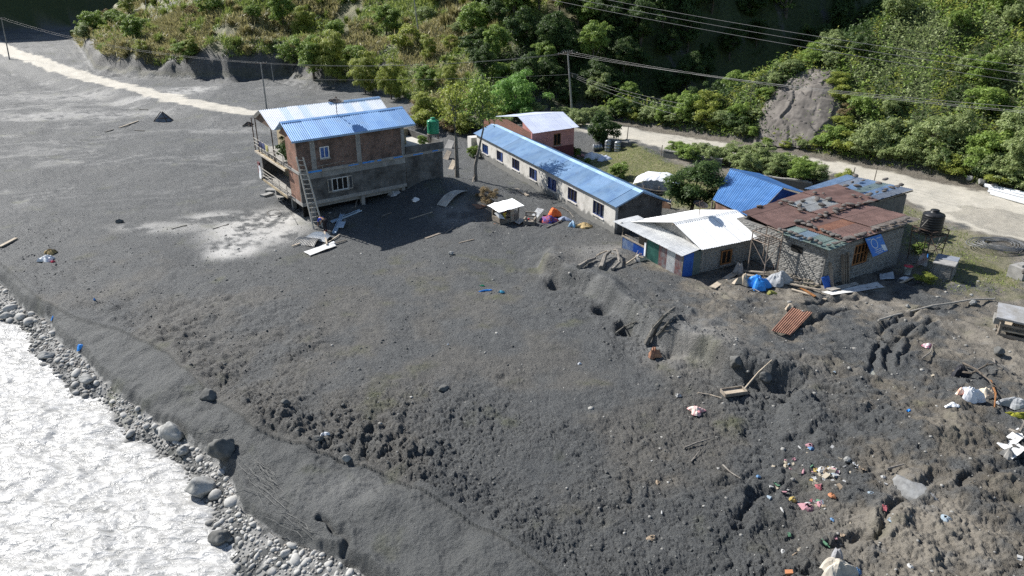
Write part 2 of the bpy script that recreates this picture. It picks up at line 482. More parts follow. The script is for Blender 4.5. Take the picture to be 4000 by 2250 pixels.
class MB:
    def __init__(s):
        s.v, s.f = [], []

    def add(s, vs_, fs):
        o = len(s.v)
        s.v += [tuple(p) for p in vs_]
        s.f += [tuple(i + o for i in f) for f in fs]
        return s

    def hexa(s, p):                        # 8 points: bottom ring then top ring
        return s.add(p, [(3, 2, 1, 0), (4, 5, 6, 7), (0, 1, 5, 4), (1, 2, 6, 5), (2, 3, 7, 6), (3, 0, 4, 7)])

    def box(s, F, u0, u1, v0, v1, z0, z1):
        return s.hexa([F(u0, v0, z0), F(u1, v0, z0), F(u1, v1, z0), F(u0, v1, z0), F(u0, v0, z1), F(u1, v0, z1), F(u1, v1, z1), F(u0, v1, z1)])

    def bar(s, a, b, w, h=None, up=(0, 0, 1)):
        a, b = Vector(a), Vector(b)
        h = h or w
        d = (b - a).normalized()
        sd_ = d.cross(Vector(up))
        if sd_.length < 1e-3:
            sd_ = d.cross(Vector((1, 0, 0)))
        sd_.normalize()
        u_ = sd_.cross(d)
        x, y = sd_ * w / 2, u_ * h / 2
        return s.hexa([a - x - y, b - x - y, b + x - y, a + x - y, a - x + y, b - x + y, b + x + y, a + x + y])

    def tube(s, pts, r, n=8, cap=True):
        pts = [Vector(p) for p in pts]
        rs = r if isinstance(r, (list, tuple)) else [r] * len(pts)
        o = len(s.v)
        ref = Vector((0, 0, 1))
        for i, p in enumerate(pts):
            d = (pts[min(i + 1, len(pts) - 1)] - pts[max(i - 1, 0)]).normalized()
            a = d.cross(ref)
            if a.length < .05:
                a = d.cross(Vector((0, 1, 0)))
            a.normalize()
            b = d.cross(a)
            for j in range(n):
                t = 2 * math.pi * j / n
                s.v.append(tuple(p + (a * math.cos(t) + b * math.sin(t)) * rs[i]))
        for i in range(len(pts) - 1):
            for j in range(n):
                k = (j + 1) % n
                s.f.append((o + i * n + j, o + i * n + k, o + (i + 1) * n + k, o + (i + 1) * n + j))
        if cap:
            s.f.append(tuple(o + j for j in range(n))[::-1])
            s.f.append(tuple(o + (len(pts) - 1) * n + j for j in range(n)))
        return s

    def lathe(s, c, prof, n=24):
        c = Vector(c)
        o = len(s.v)
        for r, z in prof:
            for j in range(n):
                t = 2 * math.pi * j / n
                s.v.append((c.x + r * math.cos(t), c.y + r * math.sin(t), c.z + z))
        for i in range(len(prof) - 1):
            for j in range(n):
                k = (j + 1) % n
                s.f.append((o + i * n + j, o + i * n + k, o + (i + 1) * n + k, o + (i + 1) * n + j))
        s.f.append(tuple(o + j for j in range(n))[::-1])
        s.f.append(tuple(o + (len(prof) - 1) * n + j for j in range(n)))
        return s

    def corr(s, A, B, Cc, D, period=.15, amp=.018, rows=2, bend=0.0, dent=0.0, th=.006):
        """corrugated sheet, ridges running from edge AB to edge DC"""
        A, B, Cc, D = (Vector(p) for p in (A, B, Cc, D))
        nrm = (B - A).cross(D - A).normalized()
        if nrm.z < 0:
            nrm = -nrm
        n = max(2, int(round((B - A).length / period)))
        nc = n * 4 + 1
        for lay in (0, 1):
            o = len(s.v)
            for i in range(nc):
                t = i / (nc - 1)
                a = math.sin(2 * math.pi * t * n) * amp
                for j in range(rows):
                    q = j / (rows - 1)
                    p = A.lerp(B, t).lerp(D.lerp(Cc, t), q)
                    dd = a + bend * math.sin(math.pi * q)
                    if dent:
                        dd += dent * mnoise.noise(p * 1.7)
                    p = p + nrm * (dd - lay * th)
                    s.v.append(tuple(p))
            for i in range(nc - 1):
                for j in range(rows - 1):
                    s.f.append((o + i * rows + j, o + (i + 1) * rows + j, o + (i + 1) * rows + j + 1, o + i * rows + j + 1))
        return s

    def grid(s, fn, nu, nv, closeu=False):
        o = len(s.v)
        for i in range(nu):
            for j in range(nv):
                s.v.append(tuple(fn(i / (nu - (0 if closeu else 1)), j / (nv - 1))))
        for i in range(nu if closeu else nu - 1):
            for j in range(nv - 1):
                k = (i + 1) % nu
                s.f.append((o + i * nv + j, o + k * nv + j, o + k * nv + j + 1, o + i * nv + j + 1))
        return s

    def build(s, name, m, parent=None, loc=None, smooth=False, mesh_only=False):
        me = bpy.data.meshes.new(name)
        if parent is not None:
            org = WL[parent.name]
        elif loc is not None:
            org = Vector(loc)
        else:
            a = np.array(s.v)
            org = Vector((float(a[:, 0].mean()), float(a[:, 1].mean()), float(a[:, 2].min())))
        me.from_pydata([(p[0] - org[0], p[1] - org[1], p[2] - org[2]) for p in s.v], [], s.f)
        me.materials.append(m)
        if smooth:
            me.polygons.foreach_set('use_smooth', [True] * len(me.polygons))
        me.update()
        o = bpy.data.objects.new(name, me)
        COL.objects.link(o)
        if parent is not None:
            o.parent = parent
        else:
            o.location = org
        WL[o.name] = org
        return o


def tag(o, label, cat, group=None, kind=None):
    o['label'] = label
    o['category'] = cat
    if group:
        o['group'] = group
    if kind:
        o['kind'] = kind
    return o


def thing(name, label, cat, loc, group=None):
    o = bpy.data.objects.new(name, None)
    o.empty_display_size = .3
    COL.objects.link(o)
    o.location = loc
    WL[o.name] = Vector(loc)
    return tag(o, label, cat, group)


def frame(o, u, v=None):
    o = Vector(o)
    u = Vector((u[0], u[1], 0)).normalized()
    v = Vector((v[0], v[1], 0)).normalized() if v else Vector((-u.y, u.x, 0))

    def F(a, b, c):
        return o + u * a + v * b + Vector((0, 0, c))
    F.o, F.u, F.v = o, u, v
    F.ang = math.atan2(u.y, u.x)
    return F


def np_mesh(name, verts, faces, m, smooth=False):
    me = bpy.data.meshes.new(name)
    nf, k = faces.shape
    me.vertices.add(len(verts))
    me.vertices.foreach_set('co', np.ascontiguousarray(verts, dtype=np.float32).ravel())
    me.loops.add(nf * k)
    me.polygons.add(nf)
    me.loops.foreach_set('vertex_index', np.ascontiguousarray(faces, dtype=np.int32).ravel())
    me.polygons.foreach_set('loop_start', np.arange(0, nf * k, k, dtype=np.int32))
    if m:
        me.materials.append(m)
    me.update(calc_edges=True)
    if smooth:
        me.polygons.foreach_set('use_smooth', np.ones(nf, dtype=bool))
    return me


def link_mesh(name, me, parent=None, loc=(0, 0, 0)):
    o = bpy.data.objects.new(name, me)
    COL.objects.link(o)
    o.parent = parent
    o.location = loc
    WL[o.name] = Vector(loc)
    return o

# ------------------------------------------------------------------ the ground: one sheet, cut into the setting's pieces
def ellmask(x, y, px, py, rx, ry, z=0.0, soft=.5):
    """a patch lying on the ground, measured at its middle and half sizes in the photo"""
    c = gz(px, py, z)
    a = abs(gz(px + rx, py, z)[0] - c[0])
    b = abs(gz(px, py - ry, z)[1] - gz(px, py + ry, z)[1]) / 2
    e = np.hypot((x - c[0]) / a, (y - c[1]) / b)
    return sm((1 + soft - e) / (2 * soft))


YARD = PL([(1455, 375), (1560, 352), (1650, 385), (1690, 415), (1800, 455), (1850, 470), (1790, 520), (1660, 485), (1560, 440), (1440, 395)], 1.0)
LAWN = PL([(2255, 515), (2330, 545), (2440, 592), (2560, 640), (2620, 720), (2500, 735), (2420, 740), (2330, 700), (2290, 640), (2245, 600)], 1.0)


def make_ground():
    cols, phis = 1080, np.radians(np.concatenate([np.linspace(68, 47.2, 14), np.linspace(47, 22, 430), np.linspace(21.92, 12.2, 112)]))
    r1 = CAMZ / np.tan(phis)
    r = np.concatenate([r1, np.linspace(r1[-1] + .5, 175, 150), np.linspace(176.5, 430, 70)])
    th = np.radians(np.linspace(-51, 51, cols))
    R_, T_ = np.meshgrid(r, th, indexing='ij')
    x, y = (R_ * np.sin(T_)).ravel(), (R_ * np.cos(T_)).ravel()
    z, k = terrain(x, y, 1)
    GRID.update(r=r, t0=th[0], dt=th[1] - th[0], nc=cols, z=z.reshape(R_.shape))
    verts = np.stack([x, y, z], 1)
    nr, nc = R_.shape
    i = np.arange(nr - 1)[:, None] * nc + np.arange(nc - 1)[None, :]
    faces = np.stack([i, i + nc, i + nc + 1, i + 1], -1).reshape(-1, 4)[:, ::-1]
    n1, n2 = fbm(x * .6, y * .6, 4, 101), fbm(x * .15, y * .15, 3, 105)
    n3 = fbm(x * 2.2, y * 2.2, 3, 108)
    road = sm((k['road'] - .05 + .6 * n1) / .8)
    road = road * (1 - .35 * sm((ellmask(x, y, 2540, 560, 120, 40, 1.1) + .35 * n1 - .45) / .2) * sm((x - 20) / 8))
    road = road * (1 - sm((x + 37) / 6) * sm((11 - x) / 6))
    pale = np.zeros_like(x)
    for px, py, rx, ry, am in [(650, 575, 115, 48, 1.1), (590, 628, 70, 22, 1.0), (420, 572, 130, 16, .55), (560, 545, 90, 14, .8), (480, 245, 60, 12, .8), (210, 290, 230, 9, .5), (330, 262, 120, 5, .5), (560, 330, 140, 6, .35), (150, 245, 150, 10, .45), (60, 300, 120, 5, .5), (1150, 550, 60, 20, .25), (860, 1200, 120, 40, .12), (700, 1310, 90, 30, .25)]:
        pale = np.maximum(pale, am * ellmask(x, y, px, py, rx, ry, 0, .55) * sm((.7 + .75 * n1 + .45 * n3) / .8))
    # swept flow lines of the dried mud, far left
    sc_d = ldist(x, y, SCARP)
    pale = np.maximum(pale, .12 * sm((2.6 - sc_d) / 1.6) * sm((k['up'] + .6) / .8) * sm(.7 + n1))
    flow = sm((np.hypot(x, y) - 62) / 20) * sm((-4 - x) / 12) * sm((-k['sh']) / 4)
    q = (y - .30 * x) * .55 + 5.5 * fbm(x * .035, y * .05, 3, 120)
    pale = np.maximum(pale, flow * (.24 * sm((np.sin(q) + .7 * n1 - .45) / .7) * sm(.4 + n2) + .20 * sm((np.sin(q * 4.3 + 2 * n1) - .55) / .4) * sm(.5 + 1.5 * n2)))
    pale = np.maximum(pale, .18 * sm((k['sh'] + 1) / 3) * sm((.5 + n2) / 1.0) * (k['hill'] < .3) * sm((-10 - x) / 10))
    pale = np.maximum(pale, .5 * sm((k['up'] - 1) / 5) * sm((n2 + .45 * n1 + .15) / .7))
    brown = .85 * sm((k['up'] - .3) / 5) * sm((n2 * .7 + .7 * n1 + .35 * n3 + .72) / 1.0) * sm((x - 5) / 5)
    brown = np.maximum(brown, .30 * sm((n2 + .5 * n1 + .05) / .8) * (k['t'] > 0) * sm((62 - y) / 20))
    brown = np.maximum(brown, .6 * ellmask(x, y, 1650, 1160, 70, 60, .3) * sm(.5 + n1))
    brown = np.maximum(brown, .9 * sm((k['sh'] - .5) / 3) * sm((x + 18) / 8) * (k['hill'] < .4))
    gy = np.where(inside(x, y, YARD), ldist(x, y, YARD + YARD[:1]), -ldist(x, y, YARD + YARD[:1]))
    gl = np.where(inside(x, y, LAWN), ldist(x, y, LAWN + LAWN[:1]), -ldist(x, y, LAWN + LAWN[:1]))
    grass = np.maximum(sm((gy + .8 + n1) / 1.4), .85 * sm((gl + .4 + 1.3 * n1) / 1.6)) * (1 - .5 * sm((n2 + .5 * n1 - .3) / .4)) * (1 - road)
    hill = sm((k['hill'] - .2 + .4 * n1) / 1.2)
    rock = hill * np.maximum(sm((3.0 - np.abs(k['dl'] - 1.2)) / 1.5) * sm((5 - k['dc']) / 3), sm((n2 + .35 * n1 - .62) / .3) * k['inL'])
    dark = .45 * sm((n2 * .7 + .5 * n1) / .9)
    for px, py, rx, ry, am in [(250, 640, 260, 60, .9), (420, 500, 300, 28, .7), (560, 860, 260, 70, .95), (1150, 1210, 300, 55, .9), (120, 740, 150, 45, .8), (1300, 620, 160, 30, .6), (1950, 1250, 230, 110, .8), (2350, 1330, 220, 100, .6)]:
        dark = np.maximum(dark, am * ellmask(x, y, px, py, rx, ry, 0, .8) * sm((.6 + .8 * n1 + .3 * n3) / .9))
    dark = np.maximum(dark, .8 * sm((np.hypot(x, y) - 52) / 22) * sm((-2 - x) / 10) * (k['hill'] < .3) * sm(.75 + .8 * n2))
    pale = np.maximum(pale, .34 * ellmask(x, y, 1740, 848, 120, 50, .8, .7) * sm((.7 + .8 * n1) / .8))
    smooth_ = sm((.6 - k['t']) / 1.2)
    pale = np.maximum(pale, .55 * (k['k'] < .1) * sm(.6 + n3))
    A = np.stack([road, pale, brown, grass], 1).astype(np.float32)
    B = np.stack([hill, rock, dark, smooth_], 1).astype(np.float32)
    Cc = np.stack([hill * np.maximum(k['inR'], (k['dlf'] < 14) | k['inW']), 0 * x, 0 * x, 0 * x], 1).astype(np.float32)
    fc = lambda a: a[faces].mean(1)
    cat = np.zeros(len(faces), int)
    cat[fc(k['hill']) > .25] = 2
    cat[fc(k['road']) > 0] = 1
    cat[(fc(k['k']) < 0)] = 4
    cat[(np.maximum(fc(gy), fc(gl)) > 0) & (cat == 0)] = 3
    cat[fc(k['w']) < -3.5] = -1
    gm = ground_mat()
    for c, nm in enumerate(['mud_flat', 'dirt_road', 'hillside', 'grass_yard', 'cobble_bank']):
        f = faces[cat == c]
        used = np.unique(f)
        rm = np.full(len(verts), -1)
        rm[used] = np.arange(len(used))
        me = np_mesh(nm, verts[used], rm[f], gm, nm != 'mud_flat')
        for an, arr in (('m1', A), ('m2', B), ('m3', Cc)):
            at = me.attributes.new(an, 'FLOAT_COLOR', 'POINT')
            at.data.foreach_set('color', np.ascontiguousarray(arr[used]).ravel())
        o = link_mesh(nm, me)
        o['kind'] = 'structure'
        SET[nm] = o


SET = {}


def ground_mat():
    m = bpy.data.materials.new('earth')
    m.use_nodes = True
    nt = m.node_tree
    N, Lk = nt.nodes, nt.links
    b = N['Principled BSDF']
    b.inputs['Specular IOR Level'].default_value = .38
    ge = N.new('ShaderNodeNewGeometry')

    def attr(n):
        a = N.new('ShaderNodeAttribute')
        a.attribute_name = n
        s = N.new('ShaderNodeSeparateColor')
        Lk.new(a.outputs['Color'], s.inputs[0])
        return s.outputs[0], s.outputs[1], s.outputs[2], a.outputs['Alpha']

    def noise(scale, det=5, ro=.6):
        n = N.new('ShaderNodeTexNoise')
        n.inputs['Scale'].default_value = scale
        n.inputs['Detail'].default_value = det
        n.inputs['Roughness'].default_value = ro
        Lk.new(ge.outputs['Position'], n.inputs['Vector'])
        return n.outputs[0]

    def ramp(src, stops):
        r = N.new('ShaderNodeValToRGB')
        for i, (p_, c_) in enumerate(stops):
            e = r.color_ramp.elements[i] if i < 2 else r.color_ramp.elements.new(p_)
            e.position, e.color = p_, (*c_, 1)
        Lk.new(src, r.inputs[0])
        return r.outputs[0]

    def mix(f, a, c):
        x = N.new('ShaderNodeMix')
        x.data_type = 'RGBA'
        x.clamp_factor = True
        Lk.new(f, x.inputs[0])
        Lk.new(a, x.inputs[6])
        Lk.new(c, x.inputs[7])
        return x.outputs[2]

    road, pale, brown, grass = attr('m1')
    hill, rock, dark, smooth_ = attr('m2')
    wood_, _, _, _ = attr('m3')
    nA, nB, nC, nD = noise(1.7, 7, .75), noise(11, 5, .72), noise(.5, 3), noise(30, 3, .6)
    mud = mix(nC, ramp(nA, [(.40, (0.049, 0.052, 0.054)), (.66, (0.113, 0.117, 0.116))]), ramp(nB, [(.36, (0.045, 0.048, 0.050)), (.64, (0.140, 0.144, 0.142))]))
    mud = mix(dark, mud, ramp(nB, [(.36, (0.037, 0.040, 0.043)), (.64, (0.103, 0.108, 0.109))]))
    mud = mix(smooth_, mud, ramp(nA, [(.3, (0.085, 0.089, 0.088)), (.7, (0.112, 0.115, 0.113))]))
    speck = ramp(nD, [(.0, (0, 0, 0)), (.70, (0, 0, 0)), (.76, (1, 1, 1))])
    c = mix(pale, mud, ramp(nB, [(.3, (.30, .295, .28)), (.7, (.42, .41, .39))]))
    c = mix(brown, c, ramp(nA, [(.32, (.088, .077, .060)), (.5, (.150, .131, .103)), (.7, (.225, .200, .160))]))
    c = mix(grass, c, ramp(nA, [(.3, (.075, .085, .028)), (.5, (.14, .14, .055)), (.7, (.21, .18, .10))]))
    c = mix(hill, c, ramp(nA, [(.3, (.065, .080, .025)), (.5, (.14, .135, .055)), (.72, (.22, .18, .10))]))
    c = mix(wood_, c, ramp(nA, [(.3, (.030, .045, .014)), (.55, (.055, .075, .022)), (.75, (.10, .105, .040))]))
    c = mix(rock, c, ramp(nA, [(.3, (.05, .05, .049)), (.55, (.10, .098, .092)), (.72, (.18, .17, .155))]))
    c = mix(road, c, ramp(nA, [(.3, (.36, .335, .28)), (.7, (.49, .457, .39))]))
    Lk.new(c, b.inputs['Base Color'])
    b.inputs['Roughness'].default_value = .68
    n2 = noise(8, 9, .78)
    n3 = noise(26, 4, .6)
    a0 = N.new('ShaderNodeMath')
    a0.operation = 'MULTIPLY_ADD'
    a0.inputs[1].default_value = 1.1
    Lk.new(nA, a0.inputs[0])
    Lk.new(n2, a0.inputs[2])
    ad = N.new('ShaderNodeMath')
    ad.operation = 'MULTIPLY_ADD'
    ad.inputs[1].default_value = .35
    Lk.new(n3, ad.inputs[0])
    Lk.new(a0.outputs[0], ad.inputs[2])
    st = N.new('ShaderNodeMapRange')
    st.inputs[1].default_value, st.inputs[2].default_value = 0, 1
    st.inputs[3].default_value, st.inputs[4].default_value = 1.0, .25
    mx = N.new('ShaderNodeMath')
    mx.operation = 'MAXIMUM'
    Lk.new(road, mx.inputs[0])
    Lk.new(pale, mx.inputs[1])
    Lk.new(mx.outputs[0], st.inputs[0])
    bp = N.new('ShaderNodeBump')
    bp.inputs['Distance'].default_value = .15
    Lk.new(st.outputs[0], bp.inputs['Strength'])
    Lk.new(ad.outputs[0], bp.inputs['Height'])
    Lk.new(bp.outputs[0], b.inputs['Normal'])
    return m


make_ground()


# ------------------------------------------------------------------ the river
def make_river():
    x, y = np.meshgrid(np.linspace(-62, 2, 420), np.linspace(6, 62, 360), indexing='ij')
    x = x - .0 * y
    X, Y = x.ravel(), y.ravel()
    a = math.radians(-38)                     # the current runs towards the lower right
    cx, cy = X * math.cos(a) + Y * math.sin(a), -X * math.sin(a) + Y * math.cos(a)
    wob = fbm(cx * .12, cy * .2, 3, 200)
    z = WZ + .10 * fbm(cx * .34 + wob, cy * .8 + 1.5 * wob, 4, 201) + .10 * (1 - np.abs(fbm(cx * .7 + wob, cy * 1.9 + 2 * wob, 3, 206))) ** 3 + .05 * (1 - np.abs(fbm(cx * 1.9, cy * 4.2 + 3 * wob, 2, 209))) ** 3
    w = sdist(X, Y, SHORE, RIV)
    z = z - .25 * sm((w + .2) / 1.2)
    nx, ny = x.shape
    i = np.arange(nx - 1)[:, None] * ny + np.arange(ny - 1)[None, :]
    f = np.stack([i, i + ny, i + ny + 1, i + 1], -1).reshape(-1, 4)
    keep = (w[f].min(1) < 1.6)
    f = f[keep]
    used = np.unique(f)
    rm = np.full(len(X), -1)
    rm[used] = np.arange(len(used))
    m = bpy.data.materials.new('silty_water')
    m.use_nodes = True
    nt = m.node_tree
    N, Lk = nt.nodes, nt.links
    b = N['Principled BSDF']
    ge = N.new('ShaderNodeNewGeometry')
    mp = N.new('ShaderNodeMapping')
    mp.inputs['Rotation'].default_value = (0, 0, math.radians(38))
    mp.inputs['Scale'].default_value = (.7, 1.6, 1)
    Lk.new(ge.outputs['Position'], mp.inputs['Vector'])
    n1 = N.new('ShaderNodeTexNoise')
    n1.inputs['Scale'].default_value = 2.0
    n1.inputs['Detail'].default_value = 5
    n1.inputs['Roughness'].default_value = .55
    n1.inputs['Distortion'].default_value = .9
    Lk.new(mp.outputs[0], n1.inputs['Vector'])
    r = N.new('ShaderNodeValToRGB')
    r.color_ramp.elements[0].position, r.color_ramp.elements[0].color = .34, (.29, .288, .275, 1)  # ripple shading put into the silt colour: dark troughs, pale crests
    r.color_ramp.elements[1].position, r.color_ramp.elements[1].color = .62, (.52, .515, .50, 1)
    Lk.new(n1.outputs[0], r.inputs[0])
    Lk.new(r.outputs[0], b.inputs['Base Color'])
    b.inputs['Roughness'].default_value = .27
    b.inputs['IOR'].default_value = 1.33
    b.inputs['Specular IOR Level'].default_value = .5
    bp = N.new('ShaderNodeBump')
    bp.inputs['Strength'].default_value = 1.0
    bp.inputs['Distance'].default_value = .16
    Lk.new(n1.outputs[0], bp.inputs['Height'])
    Lk.new(bp.outputs[0], b.inputs['Normal'])
    o = link_mesh('river_water', np_mesh('river_water', np.stack([X, Y, z], 1)[used], rm[f], m, True))
    o['kind'] = 'structure'


make_river()

# ------------------------------------------------------------------ stones
def ico(sub):
    bm = bmesh.new()
    bmesh.ops.create_icosphere(bm, subdivisions=sub, radius=1)
    v = np.array([p.co[:] for p in bm.verts])
    f = np.array([[q.index for q in t.verts] for t in bm.faces])
    bm.free()
    return v, f


ICO = {s: ico(s) for s in (1, 2, 3, 4)}


def stone_shape(sub, seed, amp=.28, flat=.75, facet=.0, fr=1.1):
    v, f = ICO[sub]
    off = Vector((seed * 3.1, seed * 1.7, -seed * 2.3))
    out = []
    dirs = [Vector((math.sin(seed * 7 + i * 2.1), math.cos(seed * 5 + i * 1.3), math.sin(i * 3.7 + seed))).normalized() for i in range(6)]
    for p in v:
        q = Vector(p)
        r = 1 + amp * mnoise.noise(q * fr + off) + amp * .45 * mnoise.noise(q * fr * 2.3 + off) + amp * .2 * mnoise.noise(q * fr * 5 + off)
        q = q * r
        if facet:
            for d in dirs:
                e = q.dot(d) - (1 - facet)
                if e > 0:
                    q = q - d * e * .8
        out.append((q.x, q.y, q.z * flat))
    return np.array(out), f


pebble_m = mat('river_stone', (.38, .37, .35), (.20, .195, .185), 2.5, .8, mudz=-1.95, bump=.25, bscale=14, island=[(0, (.10, .10, .098)), (1, (.56, .55, .52)), (.2, (.30, .29, .275)), (.42, (.26, .215, .17)), (.6, (.42, .41, .385))])
STONE_MESH = []
for i in range(8):
    v, f = stone_shape(2, 3 + i * 1.37, .34, U(.55, .85), .22)
    STONE_MESH.append(np_mesh('stone', v, f, pebble_m, True))
PEB = [stone_shape(1, 40 + i * 1.9, .4, U(.6, .9), .15) for i in range(6)]


def stones_on_bank():
    """the cobbles between river and mud: the 300 that show largest singly, the rest as one mass"""
    xs, ys = rng.uniform(-45, 0, 170000), rng.uniform(9, 56, 170000)
    _, k = terrain(xs, ys, 0)
    ok = (k['w'] > -.3) & (k['k'] < .0)
    xs, ys = xs[ok], ys[ok]
    z, k = terrain(xs, ys, 1)
    cell, pts = {}, []
    for x, y, zz, w, kk in zip(xs, ys, z, k['w'], k['k']):
        d = math.hypot(x, y)
        r = min(.42, max(.055, random.lognormvariate(-2.2, .62)))
        if d < 24:
            r *= 1.05
        i, j = int(x // .35), int(y // .35)
        if any((x - a) ** 2 + (y - b) ** 2 < (.66 * (r + c)) ** 2 for p in (-1, 0, 1) for q in (-1, 0, 1) for a, b, c in cell.get((i + p, j + q), ())):
            continue
        X, Y, s = px_of((x, y, zz))
        if not (-60 < X < 2640 and -20 < Y < 1500):
            continue
        cell.setdefault((i, j), []).append((x, y, r))
        pts.append((r * s, x, y, zz, r))
    pts.sort(reverse=True)
    par = SET['cobble_bank']
    for n, (_, x, y, zz, r) in enumerate(pts[:300]):
        o = bpy.data.objects.new('stone', STONE_MESH[n % 8])
        COL.objects.link(o)
        o.parent = par
        o.location = (x, y, zz + r * U(-.15, .2))
        o.rotation_euler = (U(-.4, .4), U(-.4, .4), U(0, 6.28))
        o.scale = (r * U(.85, 1.35), r * U(.7, 1.0), r * U(.7, 1.05))
    rest = pts[300:]
    V, Fc, n0 = [], [], 0
    for n, (_, x, y, zz, r) in enumerate(rest):
        v, f = PEB[n % 6]
        a = U(0, 6.28)
        c, s = math.cos(a), math.sin(a)
        v = v * [r * U(.85, 1.3), r * U(.7, 1), r * U(.7, 1)]
        V.append(np.stack([x + c * v[:, 0] - s * v[:, 1], y + s * v[:, 0] + c * v[:, 1], zz + r * .12 + v[:, 2]], 1))
        Fc.append(f + n0)
        n0 += len(v)
    o = link_mesh('small_stones', np_mesh('small_stones', np.concatenate(V), np.concatenate(Fc), pebble_m, True), par)
    o['kind'] = 'stuff'
    print('cobbles', len(pts))


stones_on_bank()

clod_m = mat('mud_clod', (.125, .125, .118), (.075, .076, .074), 2.2, .92, bump=.4, bscale=18, spec=.15, island=[(0, (.07, .072, .07)), (1, (.16, .158, .148))])
pale_stone_m = mat('pale_stone', (.30, .29, .27), (.16, .155, .145), 3, .85, bump=.3, bscale=15, island=[(0, (.14, .14, .13)), (1, (.42, .41, .38))])


def scatter_mass(name, m, n, accept, rfun, label, cat, dark=True, sub=1):
    V, Fc, n0, cnt = [], [], 0, 0
    xs, ys = rng.uniform(-40, 44, n * 3), 12 + 48 * rng.uniform(0, 1, n * 3) ** 1.5
    z, k = terrain(xs, ys, 1)
    ok = accept(xs, ys, k)
    for x, y, zz in zip(xs[ok], ys[ok], z[ok]):
        X, Y, s = px_of((x, y, zz))
        if not (-40 < X < 2620 and -20 < Y < 1480):
            continue
        r = rfun()
        v, f = PEB[cnt % 6]
        a = U(0, 6.28)
        c, sn = math.cos(a), math.sin(a)
        v = v * [r * U(.8, 1.3), r * U(.7, 1.1), r * U(.7, 1.1)]
        V.append(np.stack([x + c * v[:, 0] - sn * v[:, 1], y + sn * v[:, 0] + c * v[:, 1], zz - r * .1 + v[:, 2]], 1))
        Fc.append(f + n0)
        n0 += len(v)
        cnt += 1
        if cnt >= n:
            break
    o = link_mesh(name, np_mesh(name, np.concatenate(V), np.concatenate(Fc), m, True))
    tag(o, label, cat, kind='stuff')
    print(name, cnt)


scatter_mass('mud_clods', clod_m, 9000, lambda x, y, k: (k['t'] > .2) & (k['road'] < -1) & (k['hill'] < .1) & ((vnoise(x * .35, y * .35, 301) > -.25) | (k['t'] < 3)), lambda: min(.16, random.lognormvariate(-3.3, .45)), 'dark crumbly mud clods strewn over the debris flow', 'mud')
scatter_mass('loose_stones', pale_stone_m, 2300, lambda x, y, k: (k['t'] > .2) & (k['road'] < -1) & (k['hill'] < .1) & (rng.uniform(0, 1, x.shape) < np.where(k['up'] > 0, .8, .22)), lambda: min(.17, random.lognormvariate(-3.1, .5)), 'small pale stones lying loose on the mud', 'stones')

boulder_m = mat('grey_boulder', (.36, .36, .345), (.20, .20, .19), 1.6, .8, bump=.5, bscale=7)
mud_boulder_m = mat('muddy_boulder', (.16, .16, .152), (.085, .085, .08), 1.8, .9, bump=.4, bscale=8)
brown_rock_m = mat('brown_rock', (.21, .19, .168), (.085, .077, .07), .7, .9, bump=.8, bscale=2.4, c3=(.14, .126, .113), detail=14)


def boulder(px, py, sx, sy, sz, rot, seed, m, label, sink=.35, facet=.25, tilt=0, name='boulder', sub=4, dz=0):
    p = P(px, py)
    v, f = stone_shape(sub, seed, .3, 1, facet)
    v = v * [sx, sy, sz]
    o = link_mesh(name, np_mesh(name, v, f, m, True))
    o.location = (p.x, p.y, p.z + sz * (1 - 2 * sink) + dz)
    o.rotation_euler = (tilt, tilt * .5, rot)
    return tag(o, label, 'boulder')


boulder(436, 1098, .75, .42, .5, -.6, 1.3, boulder_m, 'big pale striped boulder among the cobbles at the river edge', .25)
boulder(508, 1240, .66, .50, .48, .2, 2.2, boulder_m, 'pale rounded boulder standing in the water, deep shadow below it', .15)
boulder(562, 1140, .62, .55, .62, .5, 3.7, mud_boulder_m, 'large dark boulder half buried under the mud beside dead roots', .3)
boulder(555, 1362, .42, .34, .34, -.3, 4.1, mud_boulder_m, 'dark wet boulder at the water edge near the bottom cobbles', .2)
boulder(220, 962, .5, .32, .26, -.2, 5.9, boulder_m, 'grey flat-topped boulder overhanging the river upstream', .1)
boulder(118, 899, .52, .32, .24, .1, 6.4, boulder_m, 'grey oval boulder in the shallows at upstream bend', .2)
boulder(462, 1140, .34, .28, .26, .9, 7.7, boulder_m, 'small pale boulder just downhill of the striped one', .2)
boulder(526, 1000, .42, .36, .34, .3, 8.3, mud_boulder_m, 'mud-covered boulder alone on the smooth bank above the cobbles', .35)
boulder(2300, 1240, 1.0, .5, .42, -1.0, 9.2, mat('bluish_boulder', (.27, .275, .275), (.14, .14, .138), 1.6, .85, bump=.5, bscale=7), 'long grey boulder sunk in rubble right of the litter', .48, .15)
boulder(1135, 640, .2, .17, .16, .3, 10.4, boulder_m, 'whitish lone rock on the open mud below the cloth heap', .2)
boulder(873, 1158, .2, .16, .2, .3, 11.6, boulder_m, 'white block of stone on the dark mud in the lower middle', .25, .35)
boulder(800, 1108, .26, .17, .17, .3, 12.6, mud_boulder_m, 'dark stone beside white scraps above the smooth bank', .25)
boulder(18, 800, .5, .3, .26, .2, 13.1, boulder_m, 'grey boulder at the left margin where the river meets cobbles', .2)
boulder(2512, 888, .32, .26, .24, .2, 14.1, mud_boulder_m, 'dark stone on pale gravel below the concrete table', .25)
boulder(2446, 765, .22, .17, .17, .2, 15.1, boulder_m, 'grey stone lying beside the long pipe', .2)
boulder(2442, 752, .11, .1, .1, .2, 15.6, boulder_m, 'small pale stone resting on top of the long pipe', .0, dz=.15)
boulder(2282, 772, .13, .11, .1, 1.2, 16.1, boulder_m, 'small grey stone against the lower end of the long pipe', .2)
boulder(718, 1014, .2, .17, .17, .2, 17.1, mud_boulder_m, 'dark round stone on rough mud above the bank terrace', .25)
